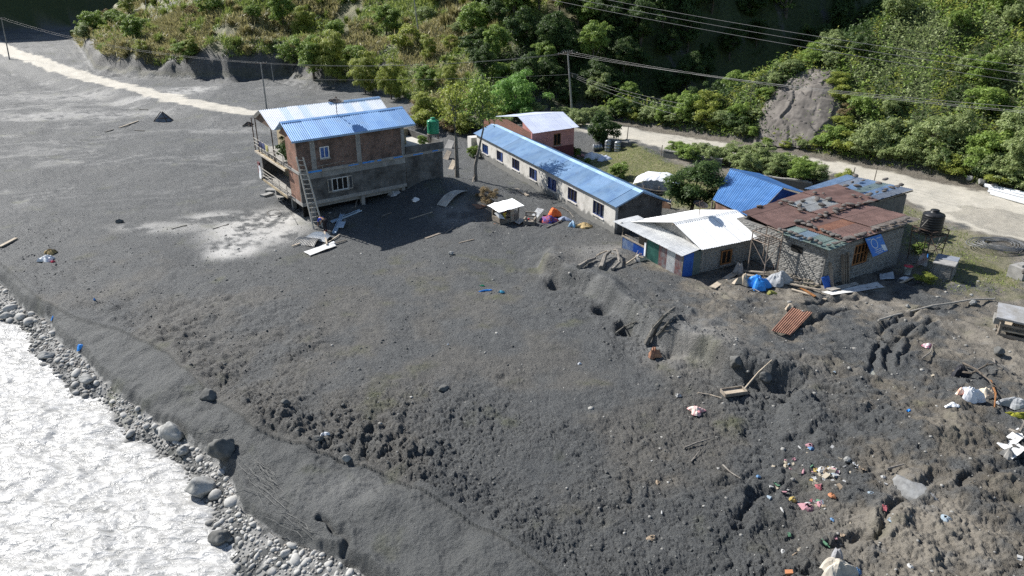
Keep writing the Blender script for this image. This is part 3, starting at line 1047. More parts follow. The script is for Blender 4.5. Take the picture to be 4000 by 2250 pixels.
boulder(1115, 980, .3, .2, .17, .4, 18.1, mud_boulder_m, 'low dark hummock of mud alone on the middle flat', .3)
boulder(2130, 1160, .16, .14, .13, .4, 19.1, boulder_m, 'grey stone just above the coloured litter', .2)
boulder(300, 560, .34, .22, .22, .4, 20.1, mud_boulder_m, 'dark boulder far out on the left mud near the pale silt', .25)
boulder(1850, 915, .46, .34, .36, .8, 21.1, mud_boulder_m, 'blue-grey clay block at the broken end of the mud scarp', .3, .3)
boulder(1925, 955, .36, .3, .3, .3, 22.5, mud_boulder_m, 'dark clay lump beside the deep pit under the loose board', .3, .3)
# bare rock dome of the right hillside
ROCKL = [(1884, 366), (1895, 318), (1912, 275), (1935, 238), (1962, 210), (2000, 186), (2035, 168), (2062, 158)]
ROCKR = [(2075, 378), (2108, 335), (2122, 300), (2122, 262), (2118, 230), (2112, 205), (2098, 182), (2080, 162)]


def rock_outcrop():
    n1_, n2_ = 96, 90
    B = np.zeros((n1_, n2_, 3))
    for a in range(n1_):
        for b in range(n2_):
            i, j = a / (n1_ - 1), b / (n2_ - 1)
            k = j * 7
            c = min(int(k), 6)
            q = Vector(ROCKL[c]).lerp(Vector(ROCKL[c + 1]), k - c).lerp(Vector(ROCKR[c]).lerp(Vector(ROCKR[c + 1]), k - c), i)
            B[a, b] = P(round(q.x / 3) * 3, round(q.y / 3) * 3)
    for _ in range(110):                                   # the slope it sits in, evened out
        S_ = B.copy()
        S_[1:-1, 1:-1] = (B[:-2, 1:-1] + B[2:, 1:-1] + B[1:-1, :-2] + B[1:-1, 2:]) / 4
        B = S_
    n_ = Vector((-.45, -.62, .64))

    def fn(i, j):
        a, b = int(round(i * (n1_ - 1))), int(round(j * (n2_ - 1)))
        p_ = Vector(B[a, b])
        e = min(1, (4 * i * (1 - i)) ** .4) * min(1, (j + .06) * 4) ** .5 * (1 - j ** 5)
        wv = mnoise.noise(p_ * .35) * .9 + mnoise.noise(p_ * .9) * .25
        s1, s2 = p_.x * .42 + p_.y * .2 + p_.z * .75 + wv, p_.x * .8 - p_.z * .45 + wv * 1.3
        w = .5 * mnoise.noise(p_ * .2) + .34 * ((s1 / 1.7) % 1.0) + .22 * ((s2 / 2.6) % 1.0) - .3
        w -= .12 * max(0, 1 - abs(mnoise.noise(p_ * .5 + Vector((9, 2, 4)))) * 12)
        w += .05 * mnoise.noise(Vector((p_.x * 1.6, p_.y * 1.6, p_.z * 5))) + .04 * mnoise.noise(p_ * 3)
        return p_ + n_ * ((1.5 + w) * e - .45)
    tag(MB().grid(fn, n1_, n2_).build('rock_outcrop', brown_rock_m, loc=P(1975, 352), smooth=True), 'smooth bare grey-brown rock dome on the green slope above the road', 'rock')


rock_outcrop()
for sx, px, py in ((.5, 2470, 462), (.45, 2440, 452), (.35, 2500, 470)):
    boulder(px, py, sx, sx * .7, sx * .6, U(0, 3), px * .01, boulder_m, {2470: 'grey roadside rock behind the stack of steel pipes', 2440: 'pale roadside rock, farther from the pipe stack', 2500: 'smallest roadside rock touching the steel pipes'}[px], .2)

# ------------------------------------------------------------------ plants
def leaf_quads(c, nrm, size, asp=.5, droop=0.0, dirs=None):
    n = len(c)
    a = dirs if dirs is not None else rng.normal(size=(n, 3))
    a = a - nrm * (a * nrm).sum(1, keepdims=True)
    a /= np.linalg.norm(a, axis=1, keepdims=True) + 1e-9
    b = np.cross(nrm, a)
    s = size[:, None]
    tip = c + a * s
    tip[:, 2] -= droop * size
    mid = c + a * s * .45 + nrm * s * .08
    V = np.stack([c - a * s * .25, mid - b * s * asp * .5, tip, mid + b * s * asp * .5], 1).reshape(-1, 3)
    return V, np.arange(n * 4).reshape(n, 4)


def crown_pts(n, rx, ry, rz, zc, nclump, cr, seed, hole=.0):
    g = np.random.default_rng(seed)
    d = g.normal(size=(nclump, 3))
    d /= np.linalg.norm(d, axis=1, keepdims=True)
    rad = g.uniform(.25, 1, (nclump, 1)) ** .45
    cc = d * rad * [rx, ry, rz] * (1 + .18 * g.normal(size=(nclump, 1)))
    cc[:, 2] += zc
    rr = cr * g.uniform(.55, 1.25, nclump)
    i = g.integers(0, nclump, n)
    q = g.normal(size=(n, 3))
    q /= np.linalg.norm(q, axis=1, keepdims=True)
    q[:, 2] = np.where(q[:, 2] < -.3, -q[:, 2], q[:, 2])
    p = cc[i] + q * (rr[i] * g.uniform(.45, 1.08, n))[:, None] * [1, 1, .75]
    nr = q + .55 * g.normal(size=(n, 3)) + [0, 0, .55]
    nr /= np.linalg.norm(nr, axis=1, keepdims=True)
    p[:, 2] = np.maximum(p[:, 2], .02)
    return p, nr, cc


def leaf_m(name, c1, c2, isl, trans=.38):
    return mat(name, c1, c2, .7, .55, island=isl, trans=trans, spec=.35, amt=.8)


LM = {
    'dark': leaf_m('leaf_dark', (0.091, 0.151, 0.041), (0.045, 0.085, 0.023), [(0, (0.035, 0.063, 0.018)), (1, (0.152, 0.224, 0.063)), (.6, (0.083, 0.135, 0.037))]),
    'mid': leaf_m('leaf_mid', (0.258, 0.371, 0.079), (0.133, 0.211, 0.046), [(0, (0.094, 0.155, 0.035)), (1, (0.453, 0.547, 0.138)), (.6, (0.242, 0.349, 0.072))]),
    'grey': leaf_m('leaf_greygreen', (0.325, 0.392, 0.156), (0.170, 0.227, 0.083), [(0, (0.118, 0.172, 0.057)), (1, (0.560, 0.605, 0.294)), (.6, (0.295, 0.372, 0.138))]),
    'yellow': leaf_m('leaf_yellowgreen', (0.359, 0.408, 0.078), (0.193, 0.240, 0.048), [(0, (0.124, 0.168, 0.036)), (1, (0.580, 0.570, 0.138)), (.6, (0.331, 0.389, 0.072))]),
    'bright': leaf_m('leaf_bright', (0.228, 0.435, 0.086), (0.127, 0.253, 0.052), [(0, (0.083, 0.181, 0.034)), (1, (0.405, 0.604, 0.149)), (.6, (0.202, 0.386, 0.075))]),
    'dry': leaf_m('leaf_dry', (0.300, 0.220, 0.115), (0.160, 0.115, 0.060), [(0, (0.120, 0.085, 0.045)), (1, (0.460, 0.370, 0.200)), (.6, (0.270, 0.200, 0.100))]),
    'straw': leaf_m('straw_grass', (0.380, 0.335, 0.165), (0.220, 0.210, 0.085), [(0, (0.160, 0.165, 0.055)), (1, (0.550, 0.480, 0.270)), (.6, (0.340, 0.310, 0.140))], .38),
    'lush': leaf_m('lush_grass', (0.297, 0.369, 0.094), (0.165, 0.220, 0.055), [(0, (0.110, 0.160, 0.039)), (1, (0.473, 0.506, 0.165)), (.6, (0.275, 0.341, 0.083))], .38),
}
bark_m = mat('bark', (.16, .135, .11), (.07, .06, .05), 4, .9, bump=.5, bscale=20)
pale_bark_m = mat('pale_bark', (.27, .25, .22), (.13, .115, .10), 4, .9, bump=.5, bscale=20)


def limbs(cc, h, r, seed, n=7, base=(0, 0, 0)):
    g = random.Random(seed)
    mb = MB()
    top = Vector((g.uniform(-.1, .1) * h, g.uniform(-.1, .1) * h, h))
    pts = [Vector(base) + (top - Vector(base)) * t + Vector((g.uniform(-.03, .03) * h, g.uniform(-.03, .03) * h, 0)) * (0 < t < 1) for t in (0, .25, .5, .75, 1)]
    pts[0].z -= .25
    mb.tube(pts, [r, r * .85, r * .7, r * .5, r * .25], 7)
    for i in range(n):
        c = Vector(cc[g.randrange(len(cc))])
        s = pts[g.choice((1, 2, 3))]
        m = s.lerp(c, .5) + Vector((0, 0, .12 * h * g.uniform(-.3, .6)))
        mb.tube([s, m, c], [r * .42, r * .28, r * .08], 5, False)
    return mb


PROTO = {}


def proto(key, lm, n, rx, ry, rz, zc, ncl, cr, leaf, asp, seed, droop=.1, trunk=.06, bark=bark_m):
    p, nr, cc = crown_pts(n, rx, ry, rz, zc, ncl, cr, seed)
    V, Fq = leaf_quads(p, nr, rng.uniform(.65, 1.3, n) * leaf, asp, droop)
    me = np_mesh('crown', V, Fq, LM[lm])
    t = limbs(cc, zc * .95, trunk, seed)
    tm = bpy.data.meshes.new('trunk')
    tm.from_pydata(t.v, [], t.f)
    tm.materials.append(bark)
    PROTO[key] = (me, tm, zc + rz)


proto('b_dark', 'dark', 5979, 1.0, 1.0, .8, .9, 39, 0.36, 0.124, .55, 1)
proto('b_mid', 'mid', 5979, 1.05, .95, .8, .9, 36, 0.36, 0.124, .5, 2)
proto('b_grey', 'grey', 5979, 1.05, 1.0, .75, .85, 39, 0.34, 0.118, .5, 3)
proto('b_yel', 'yellow', 5520, 1.0, 1.0, .75, .8, 33, 0.36, 0.130, .42, 4)
proto('b_dry', 'dry', 2989, .9, .9, .7, .75, 24, 0.33, 0.105, .35, 5)
proto('t_dark', 'dark', 11959, 1.0, 1.0, 1.15, 1.75, 66, 0.36, 0.105, .5, 6, trunk=.09)
proto('t_mid', 'mid', 11959, 1.0, 1.0, 1.2, 1.8, 66, 0.34, 0.105, .5, 7, trunk=.09)
proto('t_grey', 'grey', 11040, 1.0, 1.05, 1.1, 1.7, 60, 0.34, 0.105, .45, 8, trunk=.08)
proto('t_open', 'mid', 5060, 1.0, 1.0, 1.0, 1.9, 39, 0.29, 0.105, .5, 9, trunk=.06, bark=pale_bark_m)
proto('t_bright', 'bright', 14949, 1.0, 1.0, .85, 1.2, 69, 0.31, 0.099, .28, 10, .35, trunk=.07)
proto('t_weep', 'yellow', 11959, .8, .8, 1.35, 1.6, 60, 0.31, 0.136, .2, 12, .9, trunk=.06)


def tuft(key, lm, n, h, spread, seed):
    g = np.random.default_rng(seed)
    a = g.uniform(0, 6.283, n)
    lean = g.uniform(.1, 1, n) * spread
    hh = h * g.uniform(.5, 1, n)
    b = np.stack([np.cos(a), np.sin(a), 0 * a], 1)
    side = np.stack([-np.sin(a), np.cos(a), 0 * a], 1)
    p0 = b * g.uniform(0, .28, n)[:, None]
    p1 = p0 + b * (lean * .35)[:, None] + np.array([0, 0, 1]) * (hh * .65)[:, None]
    p2 = p0 + b * lean[:, None] + np.array([0, 0, 1]) * (hh * (1 - .45 * lean / spread))[:, None]
    w = .022 * h + .012
    V = np.stack([p0 - side * w, p0 + side * w, p1 + side * w * .8, p1 - side * w * .8, p2], 1).reshape(-1, 3)
    i = np.arange(n)[:, None] * 5
    F4 = np.concatenate([i + [0, 1, 2, 3], i + [3, 2, 4, 4]])
    me = bpy.data.meshes.new('blades')
    F3 = [tuple(r) for r in (i + [0, 1, 2, 3])] + [tuple(r) for r in (i + [3, 2, 4])]
    me.from_pydata([tuple(q) for q in V], [], F3)
    me.materials.append(LM[lm])
    PROTO[key] = (me, None, h)


tuft('g_straw', 'straw', 300, 1.3, 1.0, 21)
tuft('g_lush', 'lush', 300, 1.2, .9, 22)


def plant(key, p, s, label, cat, group=None, sz=None, name=None, rot=None):
    me, tm, _ = PROTO[key]
    name = name or {'t': 'tree', 'b': 'shrub', 'g': 'grass_tuft'}[key[0]]
    if tm is None:
        o = bpy.data.objects.new(name, me)
        COL.objects.link(o)
    else:
        o = bpy.data.objects.new(name, None)
        COL.objects.link(o)
        for nm, q in (('crown', me), ('trunk', tm)):
            c = bpy.data.objects.new(nm, q)
            COL.objects.link(c)
            c.parent = o
    o.location = p
    o.rotation_euler = (U(-.06, .06), U(-.06, .06), U(0, 6.28) if rot is None else rot)
    sz = sz or s
    o.scale = (s * U(.8, 1.25), s * U(.8, 1.25), sz)
    return tag(o, label, cat, group)


def undergrowth():
    """leafy mass between the shrubs of both hillsides, and grass"""
    n = 760000
    x = np.concatenate([rng.uniform(-190, 75, 250000), rng.uniform(12, 72, 230000), rng.uniform(-105, 20, 280000)])
    y = np.concatenate([45 + 190 * rng.uniform(0, 1, 250000) ** 1.3, rng.uniform(46, 118, 230000), rng.uniform(96, 172, 280000)])
    z, k = terrain(x, y, 1)
    dens = fbm(x * .12, y * .12, 3, 401)
    X, Y, S = px_of((x, y, z))
    vis = (X > -80) & (X < 2660) & (Y > -90) & (Y < 620) & (k['hill'] > .15) & (k['road'] < -.4)
    cliff = (k['dc'] < 3.2) & (k['dl'] < 2.4)
    bare = (dens > .62) & k['inL'] & (k['dlf'] > 9)
    ok = vis & ~cliff & ~bare & (rng.uniform(0, 1, n) < np.where(k['inR'], 1, np.where(k['dlf'] < 12, .5, .9)))
    x, y, z, dens = x[ok], y[ok], z[ok], dens[ok]
    inR = k['inR'][ok]
    fl = (k['dlf'][ok] < 14)
    sc = 1 + .012 * np.maximum(np.hypot(x, y) - 60, 0)
    up = np.abs(rng.normal(size=len(x))) * np.where(inR | fl, .75, .3) * (1 + .8 * np.clip(dens, -.5, 1))
    c = np.stack([x, y, z + .05 + up], 1)
    nr = rng.normal(size=c.shape) * .6 + [0, -.25, 1]
    nr /= np.linalg.norm(nr, axis=1, keepdims=True)
    straw = (~inR) & (~fl) & (fbm(x * .1, y * .1, 3, 411) > .08)
    lush = ((~straw) & (fbm(x * .2, y * .2, 2, 415) > .25))
    mixn = fbm(x * .35, y * .35, 2, 417)
    grp = np.where(straw, 0, np.where(~inR & ~fl & (lush | (fbm(x * .3, y * .3, 2, 419) > -.1)), 1, np.where(fl & ~inR, 3, np.where(mixn > .28, 4, np.where(mixn > -.1, 2, np.where(mixn > -.38, 5, 3))))))
    info = [('straw', 'dry_grass', 'dry yellow grass covering the sunlit slope', 'grass', .14, .5), ('lush', 'green_grass', 'yellow-green grass growing between hillside shrubs', 'grass', .16, .42), ('mid', 'leafy_undergrowth', 'mid green leafy undergrowth on the hillsides', 'undergrowth', .5, .22), ('dark', 'dark_undergrowth', 'dark green creepers and undergrowth on the steep slopes', 'undergrowth', .5, .22), ('grey', 'pale_undergrowth', 'pale grey-green leafy undergrowth on the hillside above the road', 'undergrowth', .45, .21), ('yellow', 'bracken', 'yellow-green bracken on the hillside above the road', 'undergrowth', .3, .25)]
    for g_, (lm, nm, lab, cat, asp, sz) in enumerate(info):
        s = grp == g_
        dirs = None
        if g_ < 2:
            dirs = rng.normal(size=(s.sum(), 3)) * .5 + [0, 0, 1.1]
            nn = rng.normal(size=(s.sum(), 3)) + [0, -.6, .3]
            nn /= np.linalg.norm(nn, axis=1, keepdims=True)
        else:
            nn = nr[s]
        V, Fq = leaf_quads(c[s], nn, rng.uniform(.6, 1.3, s.sum()) * sz * sc[s], asp, .1, dirs)
        tag(link_mesh(nm, np_mesh(nm, V, Fq, LM[lm])), lab, cat, kind='stuff')
        print(nm, s.sum())


undergrowth()


TONE = {'b_mid': 'mid green', 'b_grey': 'grey-green', 'b_dark': 'dark green', 'b_yel': 'yellow-green', 'b_dry': 'withered brown', 't_mid': 'mid green', 't_grey': 'grey-green', 't_dark': 'dark green', 't_weep': 'feathery drooping', 't_open': 'thin-leaved', 'g_lush': '', 'g_straw': ''}


TUFTS = {'g_straw': [], 'g_lush': []}


def hill_plants():
    n = 6000
    x = rng.uniform(-190, 72, n)
    y = 42 + 200 * rng.uniform(0, 1, n) ** 1.25
    z, k = terrain(x, y, 1)
    X, Y, S = px_of((x, y, z))
    hd = fbm(x * .06, y * .06, 3, 431)
    cell, cnt = {}, 0
    for i in np.nonzero((X > -60) & (X < 2650) & (Y > -70) & (Y < 560) & (k['hill'] > .25) & (k['road'] < -1.2))[0]:
        if k['dc'][i] < 3 and k['dl'][i] < 2.2:
            continue
        inR, inW = bool(k['inR'][i]), bool(k['inW'][i])
        flank = (not inR) and (not inW) and (k['dlf'][i] < 15 or x[i] > -6)
        if inR and 1875 < X[i] < 2105 and 165 < Y[i] < 385:
            continue
        u_ = random.random()
        low = k['dl'][i] < 6
        if inR:
            key = 'b_mid' if u_ < .30 else 'b_grey' if u_ < .60 else 'b_dark' if u_ < .64 else 't_mid' if u_ < .80 else 't_grey' if u_ < .90 else 'b_yel' if u_ < .97 else 'g_lush'
            s, gap = U(.9, 1.7), 1.55
            lab, grp = {'b': TONE[key] + ' leafy shrub on the sunlit green slope above the road', 't': 'taller ' + TONE[key] + ' tree on the sunlit green slope above the road', 'g': 'grass tuft on the sunlit green slope above the road'}[key[0]], 'plants of the green slope above the road'
        elif inW:
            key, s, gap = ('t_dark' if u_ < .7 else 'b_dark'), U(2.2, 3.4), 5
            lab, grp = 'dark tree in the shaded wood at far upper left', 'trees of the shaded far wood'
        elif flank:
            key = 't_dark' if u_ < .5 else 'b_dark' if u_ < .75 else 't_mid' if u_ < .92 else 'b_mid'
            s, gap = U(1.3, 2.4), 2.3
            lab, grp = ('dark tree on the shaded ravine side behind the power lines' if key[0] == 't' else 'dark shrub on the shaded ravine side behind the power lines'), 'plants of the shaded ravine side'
        else:
            dry = hd[i] > .05
            if dry and u_ < .50:
                key, s, gap = 'g_straw', U(.9, 1.7), 1.5
            elif u_ < .62:
                key, s, gap = 'g_lush', U(.9, 1.6), 1.5
            else:
                key = random.choice(('b_mid', 'b_yel', 'b_mid', 'b_grey', 't_weep', 't_mid', 'b_dry', 't_weep', 't_mid'))
                s, gap = U(.8, 1.9), 3.3
            lab, grp = {'b': TONE[key] + ' shrub on the dry grassy slope behind the houses', 't': TONE[key] + ' small tree on the dry grassy slope behind the houses', 'g': 'tall grass tuft on the dry slope behind the houses'}[key[0]], 'plants of the dry slope behind the houses'
        dist = math.hypot(x[i], y[i])
        if dist > 130:
            s, gap = s * 1.35, gap * 1.6
        a, b = int(x[i] // 4), int(y[i] // 4)
        if any((x[i] - c) ** 2 + (y[i] - d) ** 2 < (gap * .5 + e * .5) ** 2 for p in (-1, 0, 1) for q in (-1, 0, 1) for c, d, e in cell.get((a + p, b + q), ())):
            continue
        cell.setdefault((a, b), []).append((x[i], y[i], gap))
        if key[0] == 'g':
            TUFTS[key].append((x[i], y[i], z[i] - .1, s, s * U(.85, 1.25), U(0, 6.28)))
            continue
        plant(key, (x[i], y[i], z[i] - .1), s, lab, {'b': 'shrub', 't': 'tree', 'g': 'grass'}[key[0]], grp + (' (grass)' if key[0] == 'g' else ' (trees)' if key[0] == 't' else ''), s * U(.85, 1.25))
        cnt += 1
    for key, nm, lab in (('g_straw', 'tall_dry_grass', 'tall straw-coloured grass clumps on the dry slope'), ('g_lush', 'tall_green_grass', 'tall yellow-green grass clumps on the hillsides')):
        me = PROTO[key][0]
        v = np.empty(len(me.vertices) * 3, np.float32)
        me.vertices.foreach_get('co', v)
        v = v.reshape(-1, 5, 3)
        V = []
        for x_, y_, z_, s, sz, a in TUFTS[key]:
            c, n_ = math.cos(a), math.sin(a)
            q = v[rng.permutation(len(v))[:170]]
            V.append(np.stack([x_ + s * (c * q[..., 0] - n_ * q[..., 1]), y_ + s * (n_ * q[..., 0] + c * q[..., 1]), z_ + sz * q[..., 2]], -1))
        V = np.concatenate(V)
        V = np.stack([V[:, 0], V[:, 1], V[:, 2], V[:, 4], V[:, 3]], 1)
        i = np.arange(len(V))[:, None] * 5
        o = bpy.data.meshes.new(nm)
        o = np_mesh(nm, V.reshape(-1, 3), np.concatenate([i + [0, 1, 2], i + [0, 2, 4], i + [4, 2, 3]]), LM[key[2:]])
        tag(link_mesh(nm, o), lab, 'grass', kind='stuff')
    print('hill plants', cnt)


hill_plants()

# single plants one can point to (pixel of the base, prototype, width scale, height scale)
for px, py, key, s, sz, lab, cat in [
    (1300, 300, 't_bright', 3.0, 2.9, 'bright green feathery tree behind the pink building', 'tree'),
    (1740, 548, 't_dark', 2.1, 1.6, 'dense dark green round tree between white shed and blue-roofed barn', 'tree'),
    (1515, 362, 'b_dark', 1.75, 1.9, 'dark leafy bush beside the steel drums', 'bush'),
    (1558, 447, 'b_mid', .85, .85, 'small green bush behind the long blue roof by the tarpaulin', 'bush'),
    (1415, 385, 'b_yel', .55, .95, 'slim weedy shrub against the pink building wall', 'shrub'),
    (1450, 395, 'b_mid', .5, .6, 'low weedy shrub by the pink building corner', 'shrub'),
    (1735, 405, 'b_mid', 1.05, .85, 'hedge bush nearest the gap in the yard wall', 'bush'),
    (1790, 408, 'b_grey', 1.1, .9, 'grey-green hedge bush on the yard wall, second along', 'bush'),
    (1880, 450, 't_grey', 1.15, .85, 'pale green tree behind the blue barn roof', 'tree'),
    (1950, 455, 't_grey', 1.2, .85, 'pale green tree, middle of the three behind the barn', 'tree'),
    (2015, 468, 't_mid', 1.15, .8, 'green tree beside the road nearest the blue annex roof', 'tree'),
    (2125, 462, 'b_yel', .75, .8, 'small yellow-green bush by the fence at road edge', 'bush'),
    (1225, 512, 'b_dry', 1.0, 1.0, 'brown withered bush on the mud beside the stall', 'bush'),
    (2312, 634, 'b_mid', .45, .4, 'green weeds growing under the black tank stand', 'weeds'),
    (2325, 712, 'b_yel', .5, .42, 'small weed clump on the mud below the stone box', 'weeds'),
    (1225, 290, 't_mid', 1.5, 1.0, 'leafy tree above the dark green tank', 'tree'),
    (1120, 320, 'b_mid', .8, .8, 'weedy bush beside the green rooftop tank', 'bush'),
    (1190, 395, 'b_mid', .55, .7, 'creeper bush at the white gable wall corner', 'bush'),
    (1350, 300, 'b_grey', 1.3, 1.3, 'grey-green bush behind the pink building roof', 'bush'),
    (1590, 505, 'b_mid', .4, .4, 'leafy weed at the barrow end of the tarpaulin', 'weeds'),
    (1500, 270, 't_grey', 2.0, 1.7, 'tall pale roadside tree right of the power pole', 'tree'),
    (1570, 275, 't_mid', 1.7, 1.4, 'leafy roadside tree between power pole and rock', 'tree'),
    (470, 155, 't_mid', 1.9, 1.3, 'round green bush at the top of the far bank', 'bush'),
    (305, 75, 't_open', 2.2, 1.7, 'umbrella-shaped tree on the far left slope', 'tree'),
    (215, 105, 't_grey', 2.6, 1.5, 'leafy tree at the left end of the slope', 'tree'),
    (735, 180, 't_open', 2.1, 2.1, 'thin leaning tree at the foot of the slope by the twin pole', 'tree'),
    (845, 205, 't_weep', 2.8, 2.9, 'tall drooping tree at the foot of the dry slope', 'tree'),
    (790, 200, 't_mid', 2.2, 2.6, 'dark leafy tree left of the drooping one', 'tree'),
    (920, 235, 't_weep', 2.4, 2.3, 'feathery drooping tree behind the white roof', 'tree'),
    (985, 250, 't_weep', 2.1, 2.1, 'smaller feathery tree behind the blue roof end', 'tree'),
]:
    plant(key, P(px, py), s, lab, cat, None, sz)

random.seed(77)
for k in range(46):                                       # bushes lining the far edge of the road
    t_ = k / 45 * (len(RFACE) - 4)
    a = int(t_)
    x0, y0 = RFACE[a]
    x1, y1 = RFACE[a + 1]
    f_ = t_ - a
    x_, y_ = x0 + (x1 - x0) * f_ + U(-.3, .5) + .6, y0 + (y1 - y0) * f_ + U(-.2, .6) + .7
    key = random.choice(('b_grey', 'b_mid', 'b_grey', 'b_yel', 'b_dark'))
    X_, Y_, _s = px_of((x_, y_, 1.5))
    if 1885 < X_ < 2080:
        key, sc_ = 'b_yel', .5
    else:
        sc_ = U(.9, 1.5)
    plant(key, (x_, y_, G(x_, y_) - .1), sc_, TONE[key] + ' roadside bush at the foot of the green slope', 'bush', 'bushes along the far road edge', sc_ * U(.7, 1.0))
for k in range(17):                                       # hedge on the near side of the road
    px, py = 1700 + 350 * k / 16, 392 + 68 * (k / 16) ** 1.1 + U(-5, 5)
    key = random.choice(('b_grey', 'b_mid', 'b_grey', 't_grey'))
    sc_ = U(1.0, 1.5)
    plant(key, P(px, py), sc_, TONE[key] + ' bush of the hedge between yard and road', 'bush', 'hedge between yard and road', sc_ * U(.7, 1.0) * (.75 if key[0] == 't' else 1))
for k in range(26):                                       # scrub behind the brick house and the pink building
    px, py = U(1045, 1285), U(288, 335)
    key = random.choice(('b_dry', 'b_mid', 'b_yel', 'b_yel', 'b_grey', 't_weep'))
    sc_ = U(.8, 1.5)
    plant(key, P(px, py), sc_, TONE[key] + ' scrub behind the brick house', 'shrub', 'scrub behind the brick house', sc_ * U(.8, 1.1))
for k in range(8):
    px, py = 1415 + k * 12 + U(-5, 5), U(300, 318)
    plant('b_grey', P(px, py), U(.9, 1.3), 'grey-green scrub right of the pink building', 'shrub', 'scrub right of the pink building', U(.8, 1.2))
random.seed(78)
for k, (px, py, key, s) in enumerate(((2108, 215, 'b_yel', 1.1), (2122, 250, 'b_yel', 1.2), (2128, 290, 'b_dry', 1.0), (2120, 325, 'b_yel', 1.1), (2095, 352, 'b_yel', 1.0), (2060, 366, 'b_mid', .8), (2020, 372, 'b_grey', .7), (1975, 372, 'b_yel', .55), (1930, 366, 'b_mid', .6), (1892, 345, 'b_mid', .9), (1900, 300, 'b_grey', .9), (1925, 250, 'b_mid', 1.0), (1950, 215, 'b_grey', 1.1), (1990, 182, 'b_grey', 1.1), (2040, 162, 'b_mid', 1.1), (2090, 165, 'b_grey', 1.2))):
    plant(key, P(px, py), s, TONE[key] + ' shrub growing over the edge of the bare rock dome', 'shrub', 'shrubs round the rock dome', s * .8)


def yard_grass():
    x, y = rng.uniform(4, 45, 90000), rng.uniform(36, 92, 90000)
    gy = inside(x, y, YARD) | (inside(x, y, LAWN) & (fbm(x * .6, y * .6, 3, 501) > -.25))
    x, y = x[gy][:16000], y[gy][:16000]
    c = np.stack([x, y, zlook(x, y)], 1)
    d = rng.normal(size=c.shape) * .5 + [0, 0, 1]
    nn = rng.normal(size=c.shape) + [0, -.6, .3]
    nn /= np.linalg.norm(nn, axis=1, keepdims=True)
    V, Fq = leaf_quads(c, nn, rng.uniform(.08, .22, len(c)), .22, .1, d)
    tag(link_mesh('short_grass', np_mesh('short_grass', V, Fq, LM['lush'])), 'short patchy grass of the yard and the lawn by the tank', 'grass', kind='stuff')


yard_grass()

# ------------------------------------------------------------------ building materials
blue_roof = mat('blue_roof', (.23, .41, .68), (.16, .32, .60), .8, .38, .2, spec=.5, objvar=.12, rust=.42)
blue_roof2 = mat('faded_blue_roof', (.24, .37, .55), (.15, .26, .44), .7, .42, .2, spec=.5, c3=(.20, .33, .50), objvar=.14, rust=.4)
barn_blue = mat('barn_blue_roof', (.12, .28, .58), (.08, .205, .46), .8, .42, .2, spec=.45, objvar=.10, rust=.3)
pale_blue_roof = mat('pale_blue_roof', (.50, .54, .65), (.42, .46, .58), .8, .45, .0, spec=.5, objvar=.05, rust=.15)
white_roof = mat('galvanised_roof', (.86, .87, .88), (.76, .79, .82), 1.1, .35, .0, spec=.7)
dull_zinc = mat('dull_zinc', (.76, .76, .74), (.58, .58, .57), 1.4, .45, .1, spec=.6)
rust_roof = mat('rusty_sheet', (.30, .19, .16), (.20, .125, .105), 1.3, .85, .0, c3=(.25, .157, .132), objvar=.10, rust=.15)
rust_pale = mat('pale_rusty_sheet', (.38, .20, .13), (.26, .13, .09), 1.6, .7, .1)
green_sheet = mat('green_sheet', (.27, .34, .31), (.18, .24, .215), 1.2, .6, .1, objvar=.12, rust=.4)
green_paint = mat('green_painted_sheet', (.07, .20, .16), (.04, .12, .10), 1.6, .6, .1)
redgrey = mat('red_patched_sheet', (.30, .10, .085), (.33, .33, .33), 2.4, .65, .15)
blue_sheet = mat('blue_painted_sheet', (.035, .13, .48), (.025, .09, .36), 2, .5, .1)
grey_plaster = mat('grey_plaster', (.30, .30, .29), (.17, .17, .165), .9, .92, bump=.2, bscale=9)
white_wall = mat('weathered_whitewash', (.62, .60, .56), (.36, .345, .315), .75, .9, bump=.2, bscale=10, c3=(.54, .52, .48), amt=.7, mudz=.62, rust=.7)
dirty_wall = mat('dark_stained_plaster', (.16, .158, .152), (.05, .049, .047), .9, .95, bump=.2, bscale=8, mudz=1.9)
concrete = mat('concrete', (.34, .33, .31), (.22, .215, .205), 2, .9, bump=.2, bscale=14)
cream = mat('cream_paint', (.42, .345, .225), (.27, .22, .15), 1, .85)
pink = mat('pink_wash', (.56, .27, .25), (.47, .22, .20), .8, .85)
maroon = mat('maroon_wash', (.17, .055, .06), (.12, .04, .045), 1, .85)
steel_dark = mat('rusty_steel', (.16, .11, .085), (.08, .06, .05), 6, .7, .4)
steel_pipe = mat('steel_pipe', (.55, .55, .54), (.40, .40, .40), 3, .4, .5)
rail_m = mat('pale_rail', (.42, .39, .34), (.27, .25, .22), 4, .6, .1)
wood_m = mat('weathered_wood', (.30, .26, .21), (.17, .145, .12), 4, .88, bump=.3, bscale=18)
pale_wood = mat('pale_wood', (.50, .43, .34), (.34, .28, .21), 4, .85, bump=.25, bscale=18)
orange_wood = mat('varnished_wood', (.30, .14, .055), (.20, .09, .035), 4, .6)
dark_in = mat('dark_interior', (.018, .017, .016), (.010, .010, .010), 2, .95)  # near-black: shade of unlit interiors put into the colour; also eyes, poles
glass_m = mat('window_glass', (.030, .045, .06), (.02, .03, .04), 2, .08, spec=.6)
blue_glass = mat('blue_curtain_pane', (.035, .14, .42), (.02, .07, .26), 6, .25, spec=.5)
blue_frame = mat('blue_shutter', (.035, .07, .22), (.02, .04, .13), 3, .5)
white_frame = mat('white_frame', (.72, .72, .70), (.58, .58, .56), 3, .5)
cable_m = mat('cable', (.20, .20, .195), (.15, .15, .145), 2, .6, .1)
